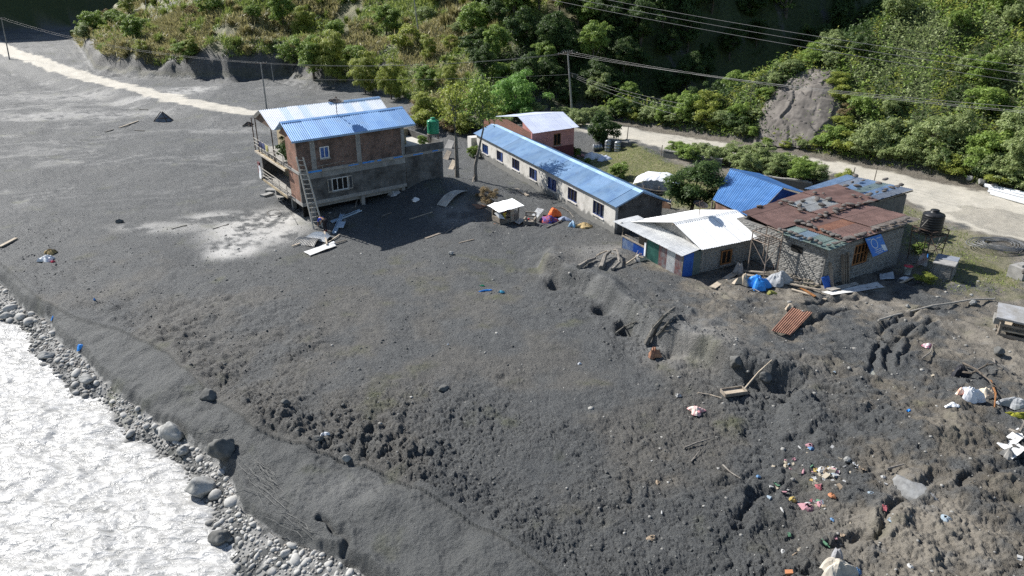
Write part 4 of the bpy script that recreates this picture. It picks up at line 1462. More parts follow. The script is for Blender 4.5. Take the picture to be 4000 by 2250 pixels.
dish_m = mat('dish_mesh', (.040, .042, .045), (.025, .026, .028), 5, .6, .3)
stone_wall_m = mat('wall_stone', (.27, .262, .245), (.17, .165, .155), 2.4, .92, bump=.5, bscale=14, island=[(0, (.15, .145, .135)), (1, (.34, .33, .305))])
mortar_m = mat('stone_mortar', (.20, .195, .18), (.13, .125, .12), 3, .95, bump=.3, bscale=16)
tarp_white = mat('white_tarpaulin', (.80, .81, .82), (.62, .64, .68), 1.2, .5, bump=.3, bscale=5)
tarp_blue = mat('blue_tarpaulin', (.04, .30, .78), (.03, .20, .60), 1.5, .4, bump=.35, bscale=6)
tarp_grey = mat('grey_tarpaulin', (.42, .43, .44), (.27, .28, .29), 1.5, .6, bump=.35, bscale=6)


def roof_plane(parent, A, B, Cc, D, n, m, name='roof_sheet', period=.16, amp=.02, jit=.03, alt=None):
    """sheets side by side from edge AD to edge BC; each its own piece"""
    A, B, Cc, D = (Vector(p) for p in (A, B, Cc, D))
    for i in range(n):
        t0, t1 = i / n, min(1, (i + 1) / n + .012)
        e = Vector((0, 0, U(0, jit)))
        mm = alt(i) if alt else m
        MB().corr(A.lerp(B, t0) + e, A.lerp(B, t1) + e, D.lerp(Cc, t1) + e, D.lerp(Cc, t0) + e, period, amp, 2).build(name, mm, parent)


def cap(parent, a, b, w, m, name='ridge_cap', dz=.03):
    a, b = Vector(a), Vector(b)
    d = (b - a).normalized()
    s = Vector((-d.y, d.x, 0)).normalized()
    mb = MB()
    for sg in (1, -1):
        mb.add([a + Vector((0, 0, dz)), b + Vector((0, 0, dz)), b + s * w * sg - Vector((0, 0, w * .42 - dz)), a + s * w * sg - Vector((0, 0, w * .42 - dz))], [(0, 1, 2, 3)])
    return mb.build(name, m, parent)


def dish(px, py, anchor, r, label, lean=(-.35, .3)):
    """mesh satellite dish on a short mast"""
    a = Vector(anchor)
    t = thing('satellite_dish', label, 'satellite dish', a)
    c = a + Vector((0, 0, r * 1.5))
    MB().tube([a - Vector((0, 0, .15)), c], .03, 6).build('mast', steel_dark, t)
    ax = Vector((lean[0], lean[1], .85)).normalized()
    x = ax.cross(Vector((0, 1, 0))).normalized()
    y = ax.cross(x)

    def fn(i, j):
        q, rr = i * 2 * math.pi, j * r
        return c + (x * math.cos(q) + y * math.sin(q)) * rr + ax * (.32 * rr * rr / r)
    MB().grid(fn, 24, 6, True).build('reflector', dish_m, t, smooth=True)
    mb = MB()
    for q in range(8):
        w = q * math.pi / 4
        mb.tube([c - ax * .02, c + (x * math.cos(w) + y * math.sin(w)) * r + ax * (.32 * r - .02)], .012, 4)
    mb.build('rib', steel_dark, t)
    f_ = c + ax * r * .75
    mb = MB()
    for q in range(3):
        w = q * 2.1
        mb.tube([c + (x * math.cos(w) + y * math.sin(w)) * r * .8 + ax * .2 * r, f_], .014, 4)
    mb.tube([f_ - ax * .06, f_ + ax * .06], .06, 8)
    mb.build('feed_arm', steel_dark, t)
    return t


def window(parent, F, u0, u1, z0, z1, v, fm, pm, bars=1, w=.06, sill=True, rail=0, name='window'):
    """frame in the opening, panes behind, sill below (v is the outside face; inside is +v)"""
    mb = MB()
    mb.box(F, u0, u1, v - .03, v + .06, z0, z0 + w).box(F, u0, u1, v - .03, v + .06, z1 - w, z1)
    mb.box(F, u0, u0 + w, v - .03, v + .06, z0 + w, z1 - w).box(F, u1 - w, u1, v - .03, v + .06, z0 + w, z1 - w)
    for i in range(bars):
        uu = u0 + (u1 - u0) * (i + 1) / (bars + 1)
        mb.box(F, uu - w * .4, uu + w * .4, v - .02, v + .05, z0 + w, z1 - w)
    if rail:
        zz = z0 + (z1 - z0) * rail
        mb.box(F, u0 + w, u1 - w, v - .015, v + .045, zz - w * .4, zz + w * .4)
    o = mb.build(name, fm, parent)
    for i in range(bars + 1):
        a, b = u0 + w + (u1 - u0 - 2 * w) * i / (bars + 1), u0 + w + (u1 - u0 - 2 * w) * (i + 1) / (bars + 1)
        MB().box(F, a, b, v + .06, v + .075, z0 + w, z1 - w).build('pane', pm, o)
    if sill:
        MB().box(F, u0 - .08, u1 + .08, v - .12, v - .035, z0 - .07, z0 - .005).build('sill', concrete, o)
    return o


def wall_with_holes(mb, F, u0, u1, v0, v1, z0, z1, holes):
    """a wall slab with rectangular openings (ua, ub, za, zb), sorted by ua"""
    c = u0
    for ua, ub, za, zb in sorted(holes):
        mb.box(F, c, ua, v0, v1, z0, z1)
        mb.box(F, ua, ub, v0, v1, z0, za)
        mb.box(F, ua, ub, v0, v1, zb, z1)
        c = ub
    mb.box(F, c, u1, v0, v1, z0, z1)
    return mb


# ------------------------------------------------------------------ the two-storey house on the mud
def two_storey_house():
    Z0 = 1.8
    F = frame((-16.99, 56.12, Z0), (.775, .632), (-.56, .83))
    h = thing('brick_house', 'two-storey brick house with white and blue roofs undercut by the mudflow', 'house', (-13.5, 60.5, -.3))
    L, D = 9.85, 10.6
    brick = brick_mat('house_brick', F.ang, (.225, .125, .092), (.165, .098, .077), (.22, .205, .19), .24, .085, (.05, .043, .039))
    brick2 = brick_mat('side_brick', F.ang + math.pi / 2, (.34, .16, .105), (.27, .135, .095), (.26, .24, .22), .24, .085, (.12, .08, .06))
    # floors
    MB().box(F, -.02, L, -.02, D, -.02, .28).build('ground_slab', concrete, h)
    MB().box(F, -.05, L + 4.0, -.12, 7.0, 2.62, 2.86).box(F, -.05, L, 7.0, D, 2.62, 2.86).build('floor_slab', concrete, h)
    # ground storey, front wall (plaster) with its opening
    mb = MB()
    wall_with_holes(mb, F, 0, L, .02, .25, .28, 2.62, [(2.72, 4.2, .78, 1.88)])
    mb.box(F, L - .25, L, .25, D, .28, 2.62)
    mb.box(F, 0, L - .25, D - .25, D, .28, 2.62)
    mb.build('lower_wall', dirty_wall, h)
    MB().box(F, .0, .25, .25, 2.7, .28, 2.62).build('lower_side_wall', brick2, h)
    mb = MB()
    wall_with_holes(mb, F, 0, 0, 0, 0, 0, 0, [])
    MB().box(F, 1.75, 1.95, 2.7, D - .25, .28, 2.62).build('porch_wall', cream, h)
    MB().box(F, 1.70, 1.745, 4.6, 5.5, .3, 2.3).build('door', maroon, h)
    # stained render band below the slab
    MB().box(F, .3, L - .02, -.012, .018, 2.12, 2.60).build('render_band', grey_plaster, h)
    MB().box(F, L + .02, L + 3.9, -.03, .2, -2.2, 2.6).build('annex_wall', dirty_wall, h)
    MB().box(F, L + 3.7, L + 3.9, .2, 6.5, -2.2, 2.6).build('annex_side_wall', dirty_wall, h)
    MB().box(F, L + .02, L + 4.0, -.12, .06, 2.88, 3.5).box(F, L + 3.82, L + 4.0, .06, 6.9, 2.88, 3.5).box(F, L + .02, L + 3.8, 6.72, 6.9, 2.88, 3.5).build('parapet', dirty_wall, h)
    MB().box(F, L + .02, L + 3.8, 6.66, 6.715, 2.9, 3.6).box(F, L + .02, L + 1.9, 3.4, 3.6, 2.87, 3.7).build('terrace_wall', cream, h)
    MB().box(F, L + .02, L + 3.8, .08, 6.6, 2.862, 2.9).build('terrace_floor', mat('pale_screed', (.55, .53, .48), (.42, .40, .36), 1, .9), h)
    # stumps the house still stands on
    for u in (.95, 5.5, L - .3):
        for v in (.3, 5.4, D - .4):
            MB().box(F, u - .17, u + .17, v - .17, v + .17, -2.9, 0).build('column', concrete, h)
    MB().box(F, .6, L - .1, .45, .7, -.42, -.003).build('tie_beam', concrete, h)
    MB().box(F, .5, L - .1, 1.5, 1.7, -2.6, -.003).box(F, 1.2, 1.4, 1.7, D - .5, -2.6, -.003).build('gap_shade_wall', dark_in, h)  # near-black walls added close behind the gap to stand in for its shade
    # upper storey
    mb = MB()
    wall_with_holes(mb, F, 0, L, 0, .23, 2.86, 5.28, [(1.93, 2.77, 3.62, 4.60)])
    mb.build('upper_wall', brick, h)
    MB().box(F, 0, .23, .23, 2.65, 2.86, 5.28).build('upper_side_wall', brick2, h)
    MB().box(F, L - .23, L, .23, D, 2.86, 5.28).build('upper_end_wall', brick, h)
    MB().box(F, 1.75, 1.95, 2.65, D, 2.86, 5.4).build('balcony_wall', cream, h)
    MB().box(F, .23, 1.75, 2.42, 2.65, 2.86, 5.3).build('return_wall', brick, h)
    for u in (1.15, 5.2):
        MB().box(F, u, u + .42, -.018, .0, 2.87, 5.26).build('pillar', concrete, h)
    for u in (9.5,):
        MB().box(F, u, u + .34, -.018, .0, 2.87, 5.26).build('pillar', grey_plaster, h)
    # back gable fill
    MB().add([F(0, .05, 5.28), F(0, 4.2, 5.28), F(0, 2.0, 6.45)], [(0, 1, 2)]).add([F(L, .05, 5.28), F(L, 4.2, 5.28), F(L, 2.0, 6.45)], [(2, 1, 0)]).add([F(.5, 4.4, 5.3), F(.5, 9.6, 5.6), F(.5, 7, 6.6)], [(0, 1, 2)]).build('gable', brick2, h)
    # windows
    window(h, F, 1.94, 2.76, 3.63, 4.59, .0, white_frame, blue_glass, 1, .08)
    wd = window(h, F, 2.73, 4.19, .79, 1.87, .02, white_frame, dark_in, 2, .06)
    for u, s in ((2.70, -1), (4.22, 1)):
        MB().box(F, min(u, u + s * .36), max(u, u + s * .36), -.07, -.03, .76, 1.9).build('shutter', rail_m, wd)
        MB().box(F, min(u + s * .06, u + s * .3), max(u + s * .06, u + s * .3), -.078, -.071, .85, 1.82).build('shutter_glass', glass_m, wd)
    # roofs
    A, B = F(-.42, -.45, 5.40), F(L + .95, -.45, 5.46)
    R0, R1 = F(-.42, 2.0, 6.56), F(L + .95, 2.0, 6.60)
    V0, V1 = F(-.3, 4.35, 5.50), F(L + .95, 4.35, 5.50)
    rf = MB().box(F, -.2, L + .6, 1.94, 2.06, 6.40, 6.5).build('roof', steel_dark, h)
    roof_plane(rf, A, B, R1, R0, 13, blue_roof)
    roof_plane(rf, V0, V1, R1, R0, 8, blue_roof)
    cap(rf, R0, R1, .26, blue_roof)
    W0, W1 = F(-.62, 7.0, 6.80), F(L + 1.05, 7.0, 6.84)
    X0, X1 = F(-.42, 4.5, 5.52), F(L + 1.0, 4.5, 5.52)
    Y0, Y1 = F(-.62, 9.9, 5.7), F(L + 1.05, 9.9, 5.7)
    rf2 = MB().box(F, -.3, L + .6, 6.94, 7.06, 6.60, 6.72).build('roof', steel_dark, h)
    streak = mat('bluish_galvanised', (.66, .76, .86), (.56, .68, .80), 1.1, .35, .0, spec=.7)
    roof_plane(rf2, X0, X1, W1, W0, 14, white_roof, alt=lambda i: streak if i in (2, 4, 9, 11) else white_roof)
    roof_plane(rf2, Y0, Y1, W1, W0, 8, white_roof)
    cap(rf2, W0.lerp(W1, .55), W1, .3, blue_roof2)
    MB().add([F(-.3, 4.6, 5.5), F(-.3, 9.7, 5.65), F(-.3, 7, 6.72)], [(0, 1, 2)]).build('gable_board', steel_dark, rf2)
    MB().bar(F(-.44, -.47, 5.36), F(L + .97, -.47, 5.42), .03, .16).build('fascia', blue_roof2, rf)
    # balconies on the left
    MB().box(F, -.35, 1.74, 2.66, D + .4, 2.45, 2.615).build('balcony_slab', cream, h)
    MB().box(F, -.42, -.355, 2.4, D + .4, 2.46, 2.64).build('balcony_edge', mat('white_edge', (.55, .50, .42), (.36, .31, .25), 2, .8), h)
    MB().box(F, -.35, 1.74, 2.72, D, .12, .285).build('porch_slab', concrete, h)
    MB().box(F, -.42, -.355, 2.6, D, .12, .32).build('porch_edge', cream, h)
    for z0, nm in ((2.86, 'balcony_railing'), (.3, 'porch_railing')):
        mb = MB()
        for zz in (.35, .65, .95):
            mb.tube([F(-.38, 2.5, z0 + zz), F(-.38, 5.5, z0 + zz + .03), F(-.38, D + .3, z0 + zz)], .03, 6)
        for v in (2.6, 4.6, 6.6, 8.6, D + .2):
            mb.tube([F(-.38, v, z0 - .1), F(-.38, v, z0 + .97)], .03, 6)
        mb.build(nm, rail_m, h)
    for v, zt in ((9.6, 5.75), (5.0, 5.6), (D + .2, 5.6)):
        MB().tube([F(-.36, v, 2.7), F(-.36, v, zt)], .05, 6).build('balcony_post', steel_dark, h)
    MB().box(F, -.42, -.30, D - .5, D + .1, .6, 1.65).build('porch_board', maroon, h)
    # conduit and pipes on the front
    mb = MB()
    mb.tube([F(1.6, -.05, 2.86), F(1.6, -.05, 3.1), F(3.95, -.05, 3.15), F(3.95, -.05, 4.1), F(3.85, -.05, 4.16)], .022, 5)
    mb.tube([F(2.0, -.16, 2.2), F(2.0, -.16, 3.1)], .022, 5)
    mb.tube([F(.2, -.05, 3.3), F(1.9, -.05, 3.75)], .014, 4)
    mb.build('conduit', rail_m, h)
    for u, w in ((.6, 1.3), (4.3, .9), (5.6, 1.1), (7.0, .4), (8.6, .9), (10.6, 1.0), (12.6, .6)):
        MB().box(F, u, u + w, -.15, -.122, 2.70 + U(-.03, .03), 2.80 + U(-.04, .03)).build('blue_strip', tarp_blue, h)
    # plants and washing on the balcony
    for u, v, s in ((.5, 4.2, .85), (.7, 3.5, .8)):
        plant('b_dark', F(u, v, 2.87), s, 'potted leafy plant on the upper balcony, ' + ('by the brick corner' if v < 4 else 'nearer the railing middle'), 'potted plant', None, 1.0)
    for v, m in ((7.4, (.10, .12, .25)), (8.3, (.05, .06, .12)), (6.4, (.55, .5, .2))):
        mm = mat('cloth_%d' % int(v * 10), m, tuple(c * .6 for c in m), 4, .9)

        def fn(i, j, v=v):
            return F(-.38 + .10 * math.sin(i * 9 + v) * j * .5 - .05, v + .8 * i, 3.85 - .55 * j + .05 * math.sin(i * 7))
        tag(MB().grid(fn, 9, 6).build('hanging_cloth', mm, loc=F(-.4, v, 3.3)), {7.4: 'dark blue washing hung over the upper balcony rail', 8.3: 'blackish washing at the far end of the upper balcony rail', 6.4: 'mustard cloth on the upper balcony rail'}[v], 'cloth')

    def fn2(i, j):
        return F(-.44 - .12 * abs(j - .4), 9.6 + .7 * i, 1.35 - 1.2 * j + .06 * math.sin(i * 8) + .1)
    tag(MB().grid(fn2, 9, 8).build('hanging_sheet', tarp_white, loc=F(-.44, 9.6, .3)), 'white sheet hanging from the end of the lower porch rail', 'cloth')
    # satellite dish
    dish(0, 0, F(4.55, 2.0, 6.56), .64, 'dark mesh satellite dish on the ridge of the blue roof', (.1, -.05))
    # tanks
    gtank(F(L + 4.35, 2.4, 3.75), .55, 1.35, 'bright green plastic water tank on a steel stand behind the terrace', True, F)
    plant('b_mid', F(L + 2.7, 1.7, 2.9), .42, 'rounded green pot plant on the house terrace', 'potted plant', None, .55)
    return F


tank_green = mat('tank_green', (.03, .26, .14), (.02, .19, .10), 1.5, .4)
tank_dgreen = mat('tank_dark_green', (.025, .085, .06), (.018, .06, .045), 1.5, .45)
tank_black = mat('tank_black', (.022, .023, .025), (.014, .015, .016), 1.5, .42)


def tank_profile(r, hgt, ribs):
    pr = [(r * .9, 0), (r, .04)]
    n = ribs * 4
    for i in range(n + 1):
        t = i / n
        pr.append((r * (1 + .022 * math.cos(t * ribs * 2 * math.pi)), .04 + t * (hgt * .8)))
    pr += [(r * .97, hgt * .86), (r * .62, hgt * .94), (r * .42, hgt * .95), (r * .42, hgt), (r * .36, hgt * 1.02)]
    return pr


def gtank(p, r, hgt, label, stand, F=None, m=tank_green):
    t = thing('water_tank', label, 'water tank', p)
    MB().lathe(p, tank_profile(r, hgt, 7), 28).build('body', m, t, smooth=True)
    mb = MB()
    for q in range(6):
        a = q * math.pi / 3
        mb.bar(Vector(p) + Vector((math.cos(a) * r * .5, math.sin(a) * r * .5, hgt * .93)), Vector(p) + Vector((math.cos(a) * r * .98, math.sin(a) * r * .98, hgt * .85)), .12, .07)
    mb.build('shoulder_rib', m, t)
    MB().lathe(Vector(p) + Vector((0, 0, hgt * 1.02)), [(r * .4, 0), (r * .42, .03), (r * .36, .07), (r * .1, .09)], 20).build('lid', m, t, smooth=True)
    MB().tube([Vector(p) + Vector((-r - .02, 0, hgt * .5)), Vector(p) + Vector((-r * .5, -r * .5, hgt * .9)), Vector(p) + Vector((-r * 1.5, -r * .6, hgt * .25))], .02, 5).build('pipe', rail_m, t)
    if stand:
        g = min(G(p[0], p[1]), p[2] - .5)
        s = thing('tank_stand', 'steel legs and platform carrying the bright green tank', 'tank stand', (p[0], p[1], g))
        for dx, dy in ((-1, -1), (1, -1), (1, 1), (-1, 1)):
            MB().tube([(p[0] + dx * r * .8, p[1] + dy * r * .8, g - .2), (p[0] + dx * r * .8, p[1] + dy * r * .8, p[2] - .02)], .035, 6).build('leg', steel_dark, s)
        MB().box(frame(p, (1, 0)), -r, r, -r, r, -.08, -.004).build('platform', wood_m, s)
    return t


HF1 = two_storey_house()
q = P(1225, 322)
gtank((q.x, q.y + .5, q.z), .75, 1.9, 'dark green water tank half hidden behind slender tree', False, m=tank_dgreen)


# ------------------------------------------------------------------ the long low building
def long_building():
    F = frame((8.18, 54.44, .0), (-.40, .917))          # u runs away along the lit wall, v to the left of it
    h = thing('long_building', 'long low whitewashed building with blue metal roof and seven windows', 'building', (5.5, 70, .2))
    L, W = 30.6, 4.4
    z0, zt = -.5, 2.42
    wins = [(1.76, 3.57, .76, 1.92), (6.37, 8.08, .78, 1.88), (10.31, 12.12, .76, 1.86), (14.44, 16.22, .76, 1.84), (18.58, 20.46, .78, 1.84), (22.86, 24.61, .74, 1.78), (27.11, 28.9, .66, 1.68)]
    mb = MB()

    def Fw(a, b, c):
        return F(a, -b, c)
    wall_with_holes(mb, Fw, 0, L, .0, .25, z0, zt, wins)
    mb.build('long_wall', white_wall, h)
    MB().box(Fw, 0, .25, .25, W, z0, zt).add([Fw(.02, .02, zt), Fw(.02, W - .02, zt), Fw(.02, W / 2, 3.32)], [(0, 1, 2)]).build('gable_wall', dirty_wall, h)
    MB().box(Fw, L - .25, L, .25, W, z0, zt).build('far_gable_wall', white_wall, h)
    MB().box(Fw, .25, L - .25, W - .25, W, z0, zt).build('yard_wall', white_wall, h)
    MB().box(Fw, .3, L - .3, 1.6, 1.7, z0, zt - .1).build('shade_lining', dark_in, h)  # near-black lining, stands in for the shade of the rooms
    for i, (a, b, c, d) in enumerate(wins):
        w = window(h, Fw, a, b, c, d, .08, blue_frame, (glass_m, dark_in, blue_glass)[(0, 1, 2, 0, 1, 0, 2)[i]], (2, 2, 1, 2, 3, 2, 2)[i], .07, sill=False)
        MB().box(Fw, a - .06, b + .06, -.09, .0, c - .09, c).build('sill', white_wall, w)
        if i in (2, 3, 5):
            MB().box(Fw, a + .12, a + .55, -.02, .03, c + .08, d - .08).build('shutter', blue_frame, w)
        mb = MB()
        for j in range(1, 6):
            uu = a + (b - a) * j / 6
            mb.tube([Fw(uu, .04, c), Fw(uu, .04, d)], .012, 4, False)
        mb.build('window_bar', steel_dark, w)
    # mud line along the foot
    A, B = F(-.4, .28, 2.42), F(L + .3, .28, 2.42)
    R0, R1 = F(-.4, -W / 2, 3.42), F(L + .3, -W / 2, 3.42)
    C0, C1 = F(-.4, -W - .5, 2.25), F(L + .3, -W - .5, 2.25)
    rf = MB().box(Fw, -.2, L, W / 2 - .06, W / 2 + .06, 3.2, 3.32).build('roof', steel_dark, h)
    roof_plane(rf, A, B, R1, R0, 26, blue_roof2, period=.2, amp=.022)
    roof_plane(rf, C0, C1, R1, R0, 14, blue_roof2, period=.2, amp=.022)
    cap(rf, R0, R1, .30, mat('pale_blue_cap', (.42, .60, .78), (.32, .50, .70), 1, .4, .2))
    MB().bar(A + Vector((0, 0, -.06)), R0 + Vector((0, 0, -.06)), .04, .12).bar(C0 + Vector((0, 0, -.06)), R0 + Vector((0, 0, -.06)), .04, .12).build('barge_board', blue_roof2, rf)
    mb = MB()
    for j in range(18):
        u = .4 + j * 1.75
        mb.bar(F(u, .26, 2.36), F(u, -W / 2, 3.30), .06, .08)
    mb.build('rafter', wood_m, rf)
    # older white wall standing beyond the far end
    q = F(L + .5, .3, 0)
    mb = MB().box(F, L + .35, L + 1.6, -2.2, .55, -.4, 1.9)
    tag(mb.build('wall_stub', white_wall), 'short whitewashed wall at the far end of the long building', 'wall')


long_building()


# ------------------------------------------------------------------ pink building
def pink_building():
    h = thing('pink_building', 'small pink-washed brick building with pale blue metal roof', 'building', (5, 82, 1))
    E0, E1 = Vector(gz(1341, 336, 3.7)), Vector(gz(1457, 320, 3.7))
    R0, R1 = Vector(gz(1303, 293.5, 4.5)), Vector(gz(1416, 281.5, 4.5))
    u = (E1 - E0).normalized()
    v = Vector((-u.y, u.x, 0))
    b = E0 + u * .3 + v * .6
    F = frame((b.x, b.y, 0), (u.x, u.y))
    kv = (R0 - E0).dot(v)
    Lw, Dw = (E1 - E0).length - .5, 2 * kv - 1.0
    pb = brick_mat('pink_brick', F.ang + math.pi / 2, (.29, .125, .085), (.23, .105, .075), (.27, .19, .15), .24, .085, (.2, .11, .08))
    wins = [(2.9, 3.9, 1.6, 2.9)]
    mb = wall_with_holes(MB(), F, 0, Lw, 0, .2, 1.75, 3.62, [(2.9, 3.9, 1.9, 3.2)])
    mb.build('front_wall', pink, h)
    MB().box(F, 0, Lw, -.02, .2, .5, 1.745).build('plinth', maroon, h)
    window(h, F, 2.92, 3.88, 1.92, 3.18, .05, orange_wood, dark_in, 1)
    MB().box(F, 0, .2, .2, Dw, .5, 3.6).add([F(-.002, .1, 3.6), F(-.002, Dw, 3.6), F(-.002, kv - .6, 4.35)], [(0, 1, 2)]).build('side_wall', pb, h)
    MB().box(F, Lw - .2, Lw, .2, Dw, .5, 3.6).build('end_wall', pink, h)
    k = R0 - E0
    N0, N1 = R0 + v * kv - Vector((0, 0, .8)), R1 + v * kv - Vector((0, 0, .8))
    rf = MB().bar(R0 + u * .1 - Vector((0, 0, .12)), R1 - u * .1 - Vector((0, 0, .12)), .1, .12).build('roof', wood_m, h)
    roof_plane(rf, E0, E1, R1, R0, 6, pale_blue_roof, period=.2, amp=.012)
    roof_plane(rf, N0, N1, R1, R0, 6, pale_blue_roof, period=.2, amp=.012)
    cap(rf, R0, R1, .25, pale_blue_roof)


pink_building()
# ------------------------------------------------------------------ white-roofed shed with lean-to
STONES, STONE_VF = [], []
for i in range(6):
    v, f = stone_shape(2, 60 + i * 2.3, .16, .9, .35, 1.0)
    v = np.sign(v) * np.abs(v) ** .72
    STONE_VF.append((v, f))
    STONES.append(np_mesh('wall_stone', v, f, stone_wall_m, True))


def stone_face(parent, faces_, budget=300):
    """lay rough stones over wall faces (F, 'u' or 'v', fixed, a0, a1, z0, z1, holes); the largest singly, the rest joined"""
    base = WL[parent.name]
    lst = []
    for F, horiz, fixed, a0, a1, z0, z1, holes in faces_:
        ang = F.ang if horiz == 'u' else math.atan2(F.v.y, F.v.x)
        z = z0
        while z < z1 - .05:
            hh = min(U(.08, .15), z1 - z)
            a = a0 + U(0, .1)
            while a < a1 - .08:
                w = min(U(.2, .52), a1 - a)
                ca, cz = a + w / 2, z + hh / 2
                if not any(p - .12 < ca < q + .12 and r - .08 < cz < s + .08 for p, q, r, s in holes):
                    lst.append((w * hh, F(ca, fixed, cz) if horiz == 'u' else F(fixed, ca, cz), ang + U(-.05, .05), w, hh))
                a += w
            z += hh * .97
    lst.sort(key=lambda t: -t[0])
    for n, (_, p, ang, w, hh) in enumerate(lst[:budget]):
        o = bpy.data.objects.new('stone', STONES[n % 6])
        COL.objects.link(o)
        o.parent = parent
        o.location = p - base
        o.rotation_euler = (0, U(-.08, .08), ang)
        o.scale = (w * .57, U(.03, .055), hh * .58)
    V, Fc, n0 = [], [], 0
    for n, (_, p, ang, w, hh) in enumerate(lst[budget:]):
        v, f = STONE_VF[n % 6]
        v = v * [w * .57, .042, hh * .58]
        c, s = math.cos(ang), math.sin(ang)
        V.append(np.stack([p.x + c * v[:, 0] - s * v[:, 1] - base.x, p.y + s * v[:, 0] + c * v[:, 1] - base.y, p.z + v[:, 2] - base.z], 1))
        Fc.append(f + n0)
        n0 += len(v)
    if V:
        o = link_mesh('small_stones', np_mesh('small_stones', np.concatenate(V), np.concatenate(Fc), stone_wall_m, True), parent)
        o['kind'] = 'stuff'


def white_shed():
    F = frame((11.05, 43.2, 1.0), (.888, .459))
    h = thing('white_roofed_shed', 'stone shed with white metal roof and tin-patched lean-to porch', 'shed', (13, 46, .9))
    LT = 6.55                                            # depth of the whole
    # stone body
    core = MB().box(F, 1.45, 6.3, .06, .3, -1.1, 1.72).box(F, 6.06, 6.3, .3, LT, -1.1, 1.72).box(F, 1.45, 6.05, LT - .25, LT, -1.1, 1.72).box(F, 1.45, 1.65, .3, LT - .25, -1.1, 1.72).build('stone_wall', mortar_m, h)
    stone_face(core, [(F, 'u', .06, 1.5, 6.28, -.75, 1.7, [(3.2, 4.2, .2, 1.3)])])
    window(h, F, 3.25, 4.15, .25, 1.25, -.02, orange_wood, dark_in, 1, .07)
    # back gable end facing the lean-to
    MB().add([F(1.44, .1, 1.72), F(1.44, LT - .1, 1.72), F(1.44, 2.4, 2.85)], [(0, 1, 2)]).build('gable', concrete, h)
    # main roof
    E0, E1 = F(1.15, -.35, 1.78), F(7.1, -.35, 1.78)
    R0, R1 = F(.95, 2.45, 2.86), F(6.7, 2.55, 2.86)
    K0, K1 = F(.35, LT + .2, 1.72), F(6.7, LT + .1, 1.75)
    rf = MB().bar(R0 - Vector((0, 0, .12)), R1 - Vector((0, 0, .12)), .1).build('roof', wood_m, h)
    bright = mat('bright_zinc', (.88, .88, .87), (.80, .80, .79), 2.5, .4, .0, spec=.7)
    roof_plane(rf, E0, E1, R1, R0, 7, bright, period=.2)
    roof_plane(rf, K0, K1, R1, R0, 7, bright, period=.2)
    cap(rf, R0, R1, .22, dull_zinc)
    # lean-to roof
    A, B = F(-.35, -.25, 1.58), F(-.45, 7.35, 1.72)
    Cc, D_ = F(1.5, 5.2, 2.05), F(1.35, -.15, 1.80)
    lr = MB().bar(F(-.05, 0, 1.52), F(-.05, 7.0, 1.62), .07).bar(F(-.3, 7.3, 1.68), F(.5, 6.2, 1.8), .05).build('lean_to_roof', wood_m, h)
    roof_plane(lr, A, B, F(1.42, 6.9, 2.02), D_, 10, dull_zinc, period=.18, jit=.02)
    # lean-to walls: patched sheets
    def wall_sheet(v0, v1, z0, z1, m, nm='wall_sheet'):
        MB().corr(F(-.02, v0, z0), F(-.02, v1, z0), F(-.02, v1, z1), F(-.02, v0, z1), .13, .018).build(nm, m, h)
    wall_sheet(.02, .75, -1.0, 1.5, redgrey)
    wall_sheet(.75, 1.6, -.95, 1.5, dull_zinc)
    wall_sheet(1.6, 2.45, -.9, 1.52, redgrey)
    wall_sheet(2.45, 3.75, -.9, 1.55, green_paint)
    wall_sheet(4.0, 5.3, -1.0, .72, blue_sheet)
    wall_sheet(5.3, 6.6, -1.0, .76, mat('pale_blue_patched', (.30, .36, .46), (.07, .16, .40), 1.8, .6, .1))
    MB().bar(F(-.05, 3.78, .76), F(-.05, 6.65, .80), .09).bar(F(-.03, 4.4, 1.15), F(-.03, 6.3, .98), .05).build('hatch_sill', wood_m, h)
    MB().box(F, -.10, -.04, 3.78, 3.95, -1.0, 1.15).build('door_edge', tarp_white, h)
    for v in (.0, 3.8, 6.62):
        MB().tube([F(-.02, v, -1.1), F(-.02, v, 1.6)], .04, 6).build('post', wood_m, h)
    MB().box(F, .02, .85, -.02, .03, -1.1, 1.55).build('end_sheet', blue_sheet, h)
    MB().box(F, .85, 1.46, -.015, .035, -1.1, 1.6).build('end_sheet', mat('grey_green_board', (.13, .17, .16), (.08, .11, .11), 3, .8), h)
    MB().box(F, .1, 1.4, .1, 6.5, -1.1, -.9).box(F, 1.38, 1.43, .1, 6.5, -.9, 1.7).build('shade_lining', dark_in, h)  # near-black floor and lining, the porch's inner shade as colour
    dish(0, 0, F(3.6, 2.9, 2.72), .52, 'dark satellite dish on the white roof of the shed', (.15, -.2))
    for k, (u, v, z) in enumerate(((-.2, 6.6, 1.78), (.6, 5.9, 1.95))):
        o = bpy.data.objects.new('roof_stone', STONE_MESH[k])
        COL.objects.link(o)
        o.location = F(u, v, z)
        o.scale = (.12, .1, .1)
        tag(o, ('dark stone at the outer corner of the lean-to roof', 'small dark stone where lean-to and white roof meet')[k], 'stone')
    # open steel platform between the two stone buildings
    t = thing('steel_platform', 'empty rusty steel tank stand between shed and stone house', 'tank stand', F(5.4, -1.9, -.3))
    stand_m = mat('weathered_stand', (.27, .215, .17), (.15, .12, .10), 5, .75)
    cs = [F(4.3, -1.45, 0), F(4.3, -2.85, 0), F(5.75, -2.6, 0), F(5.75, -1.25, 0)]
    for c in cs:
        c.z = 0
        MB().tube([(c.x, c.y, G(c.x, c.y) - .2), (c.x, c.y, 3.95)], .04, 6).build('leg', stand_m, t)
    mb = MB()
    for zz in (3.4, 3.95):
        for i in range(4):
            a, b = cs[i], cs[(i + 1) % 4]
            mb.tube([(a.x, a.y, zz), (b.x, b.y, zz)], .035, 6)
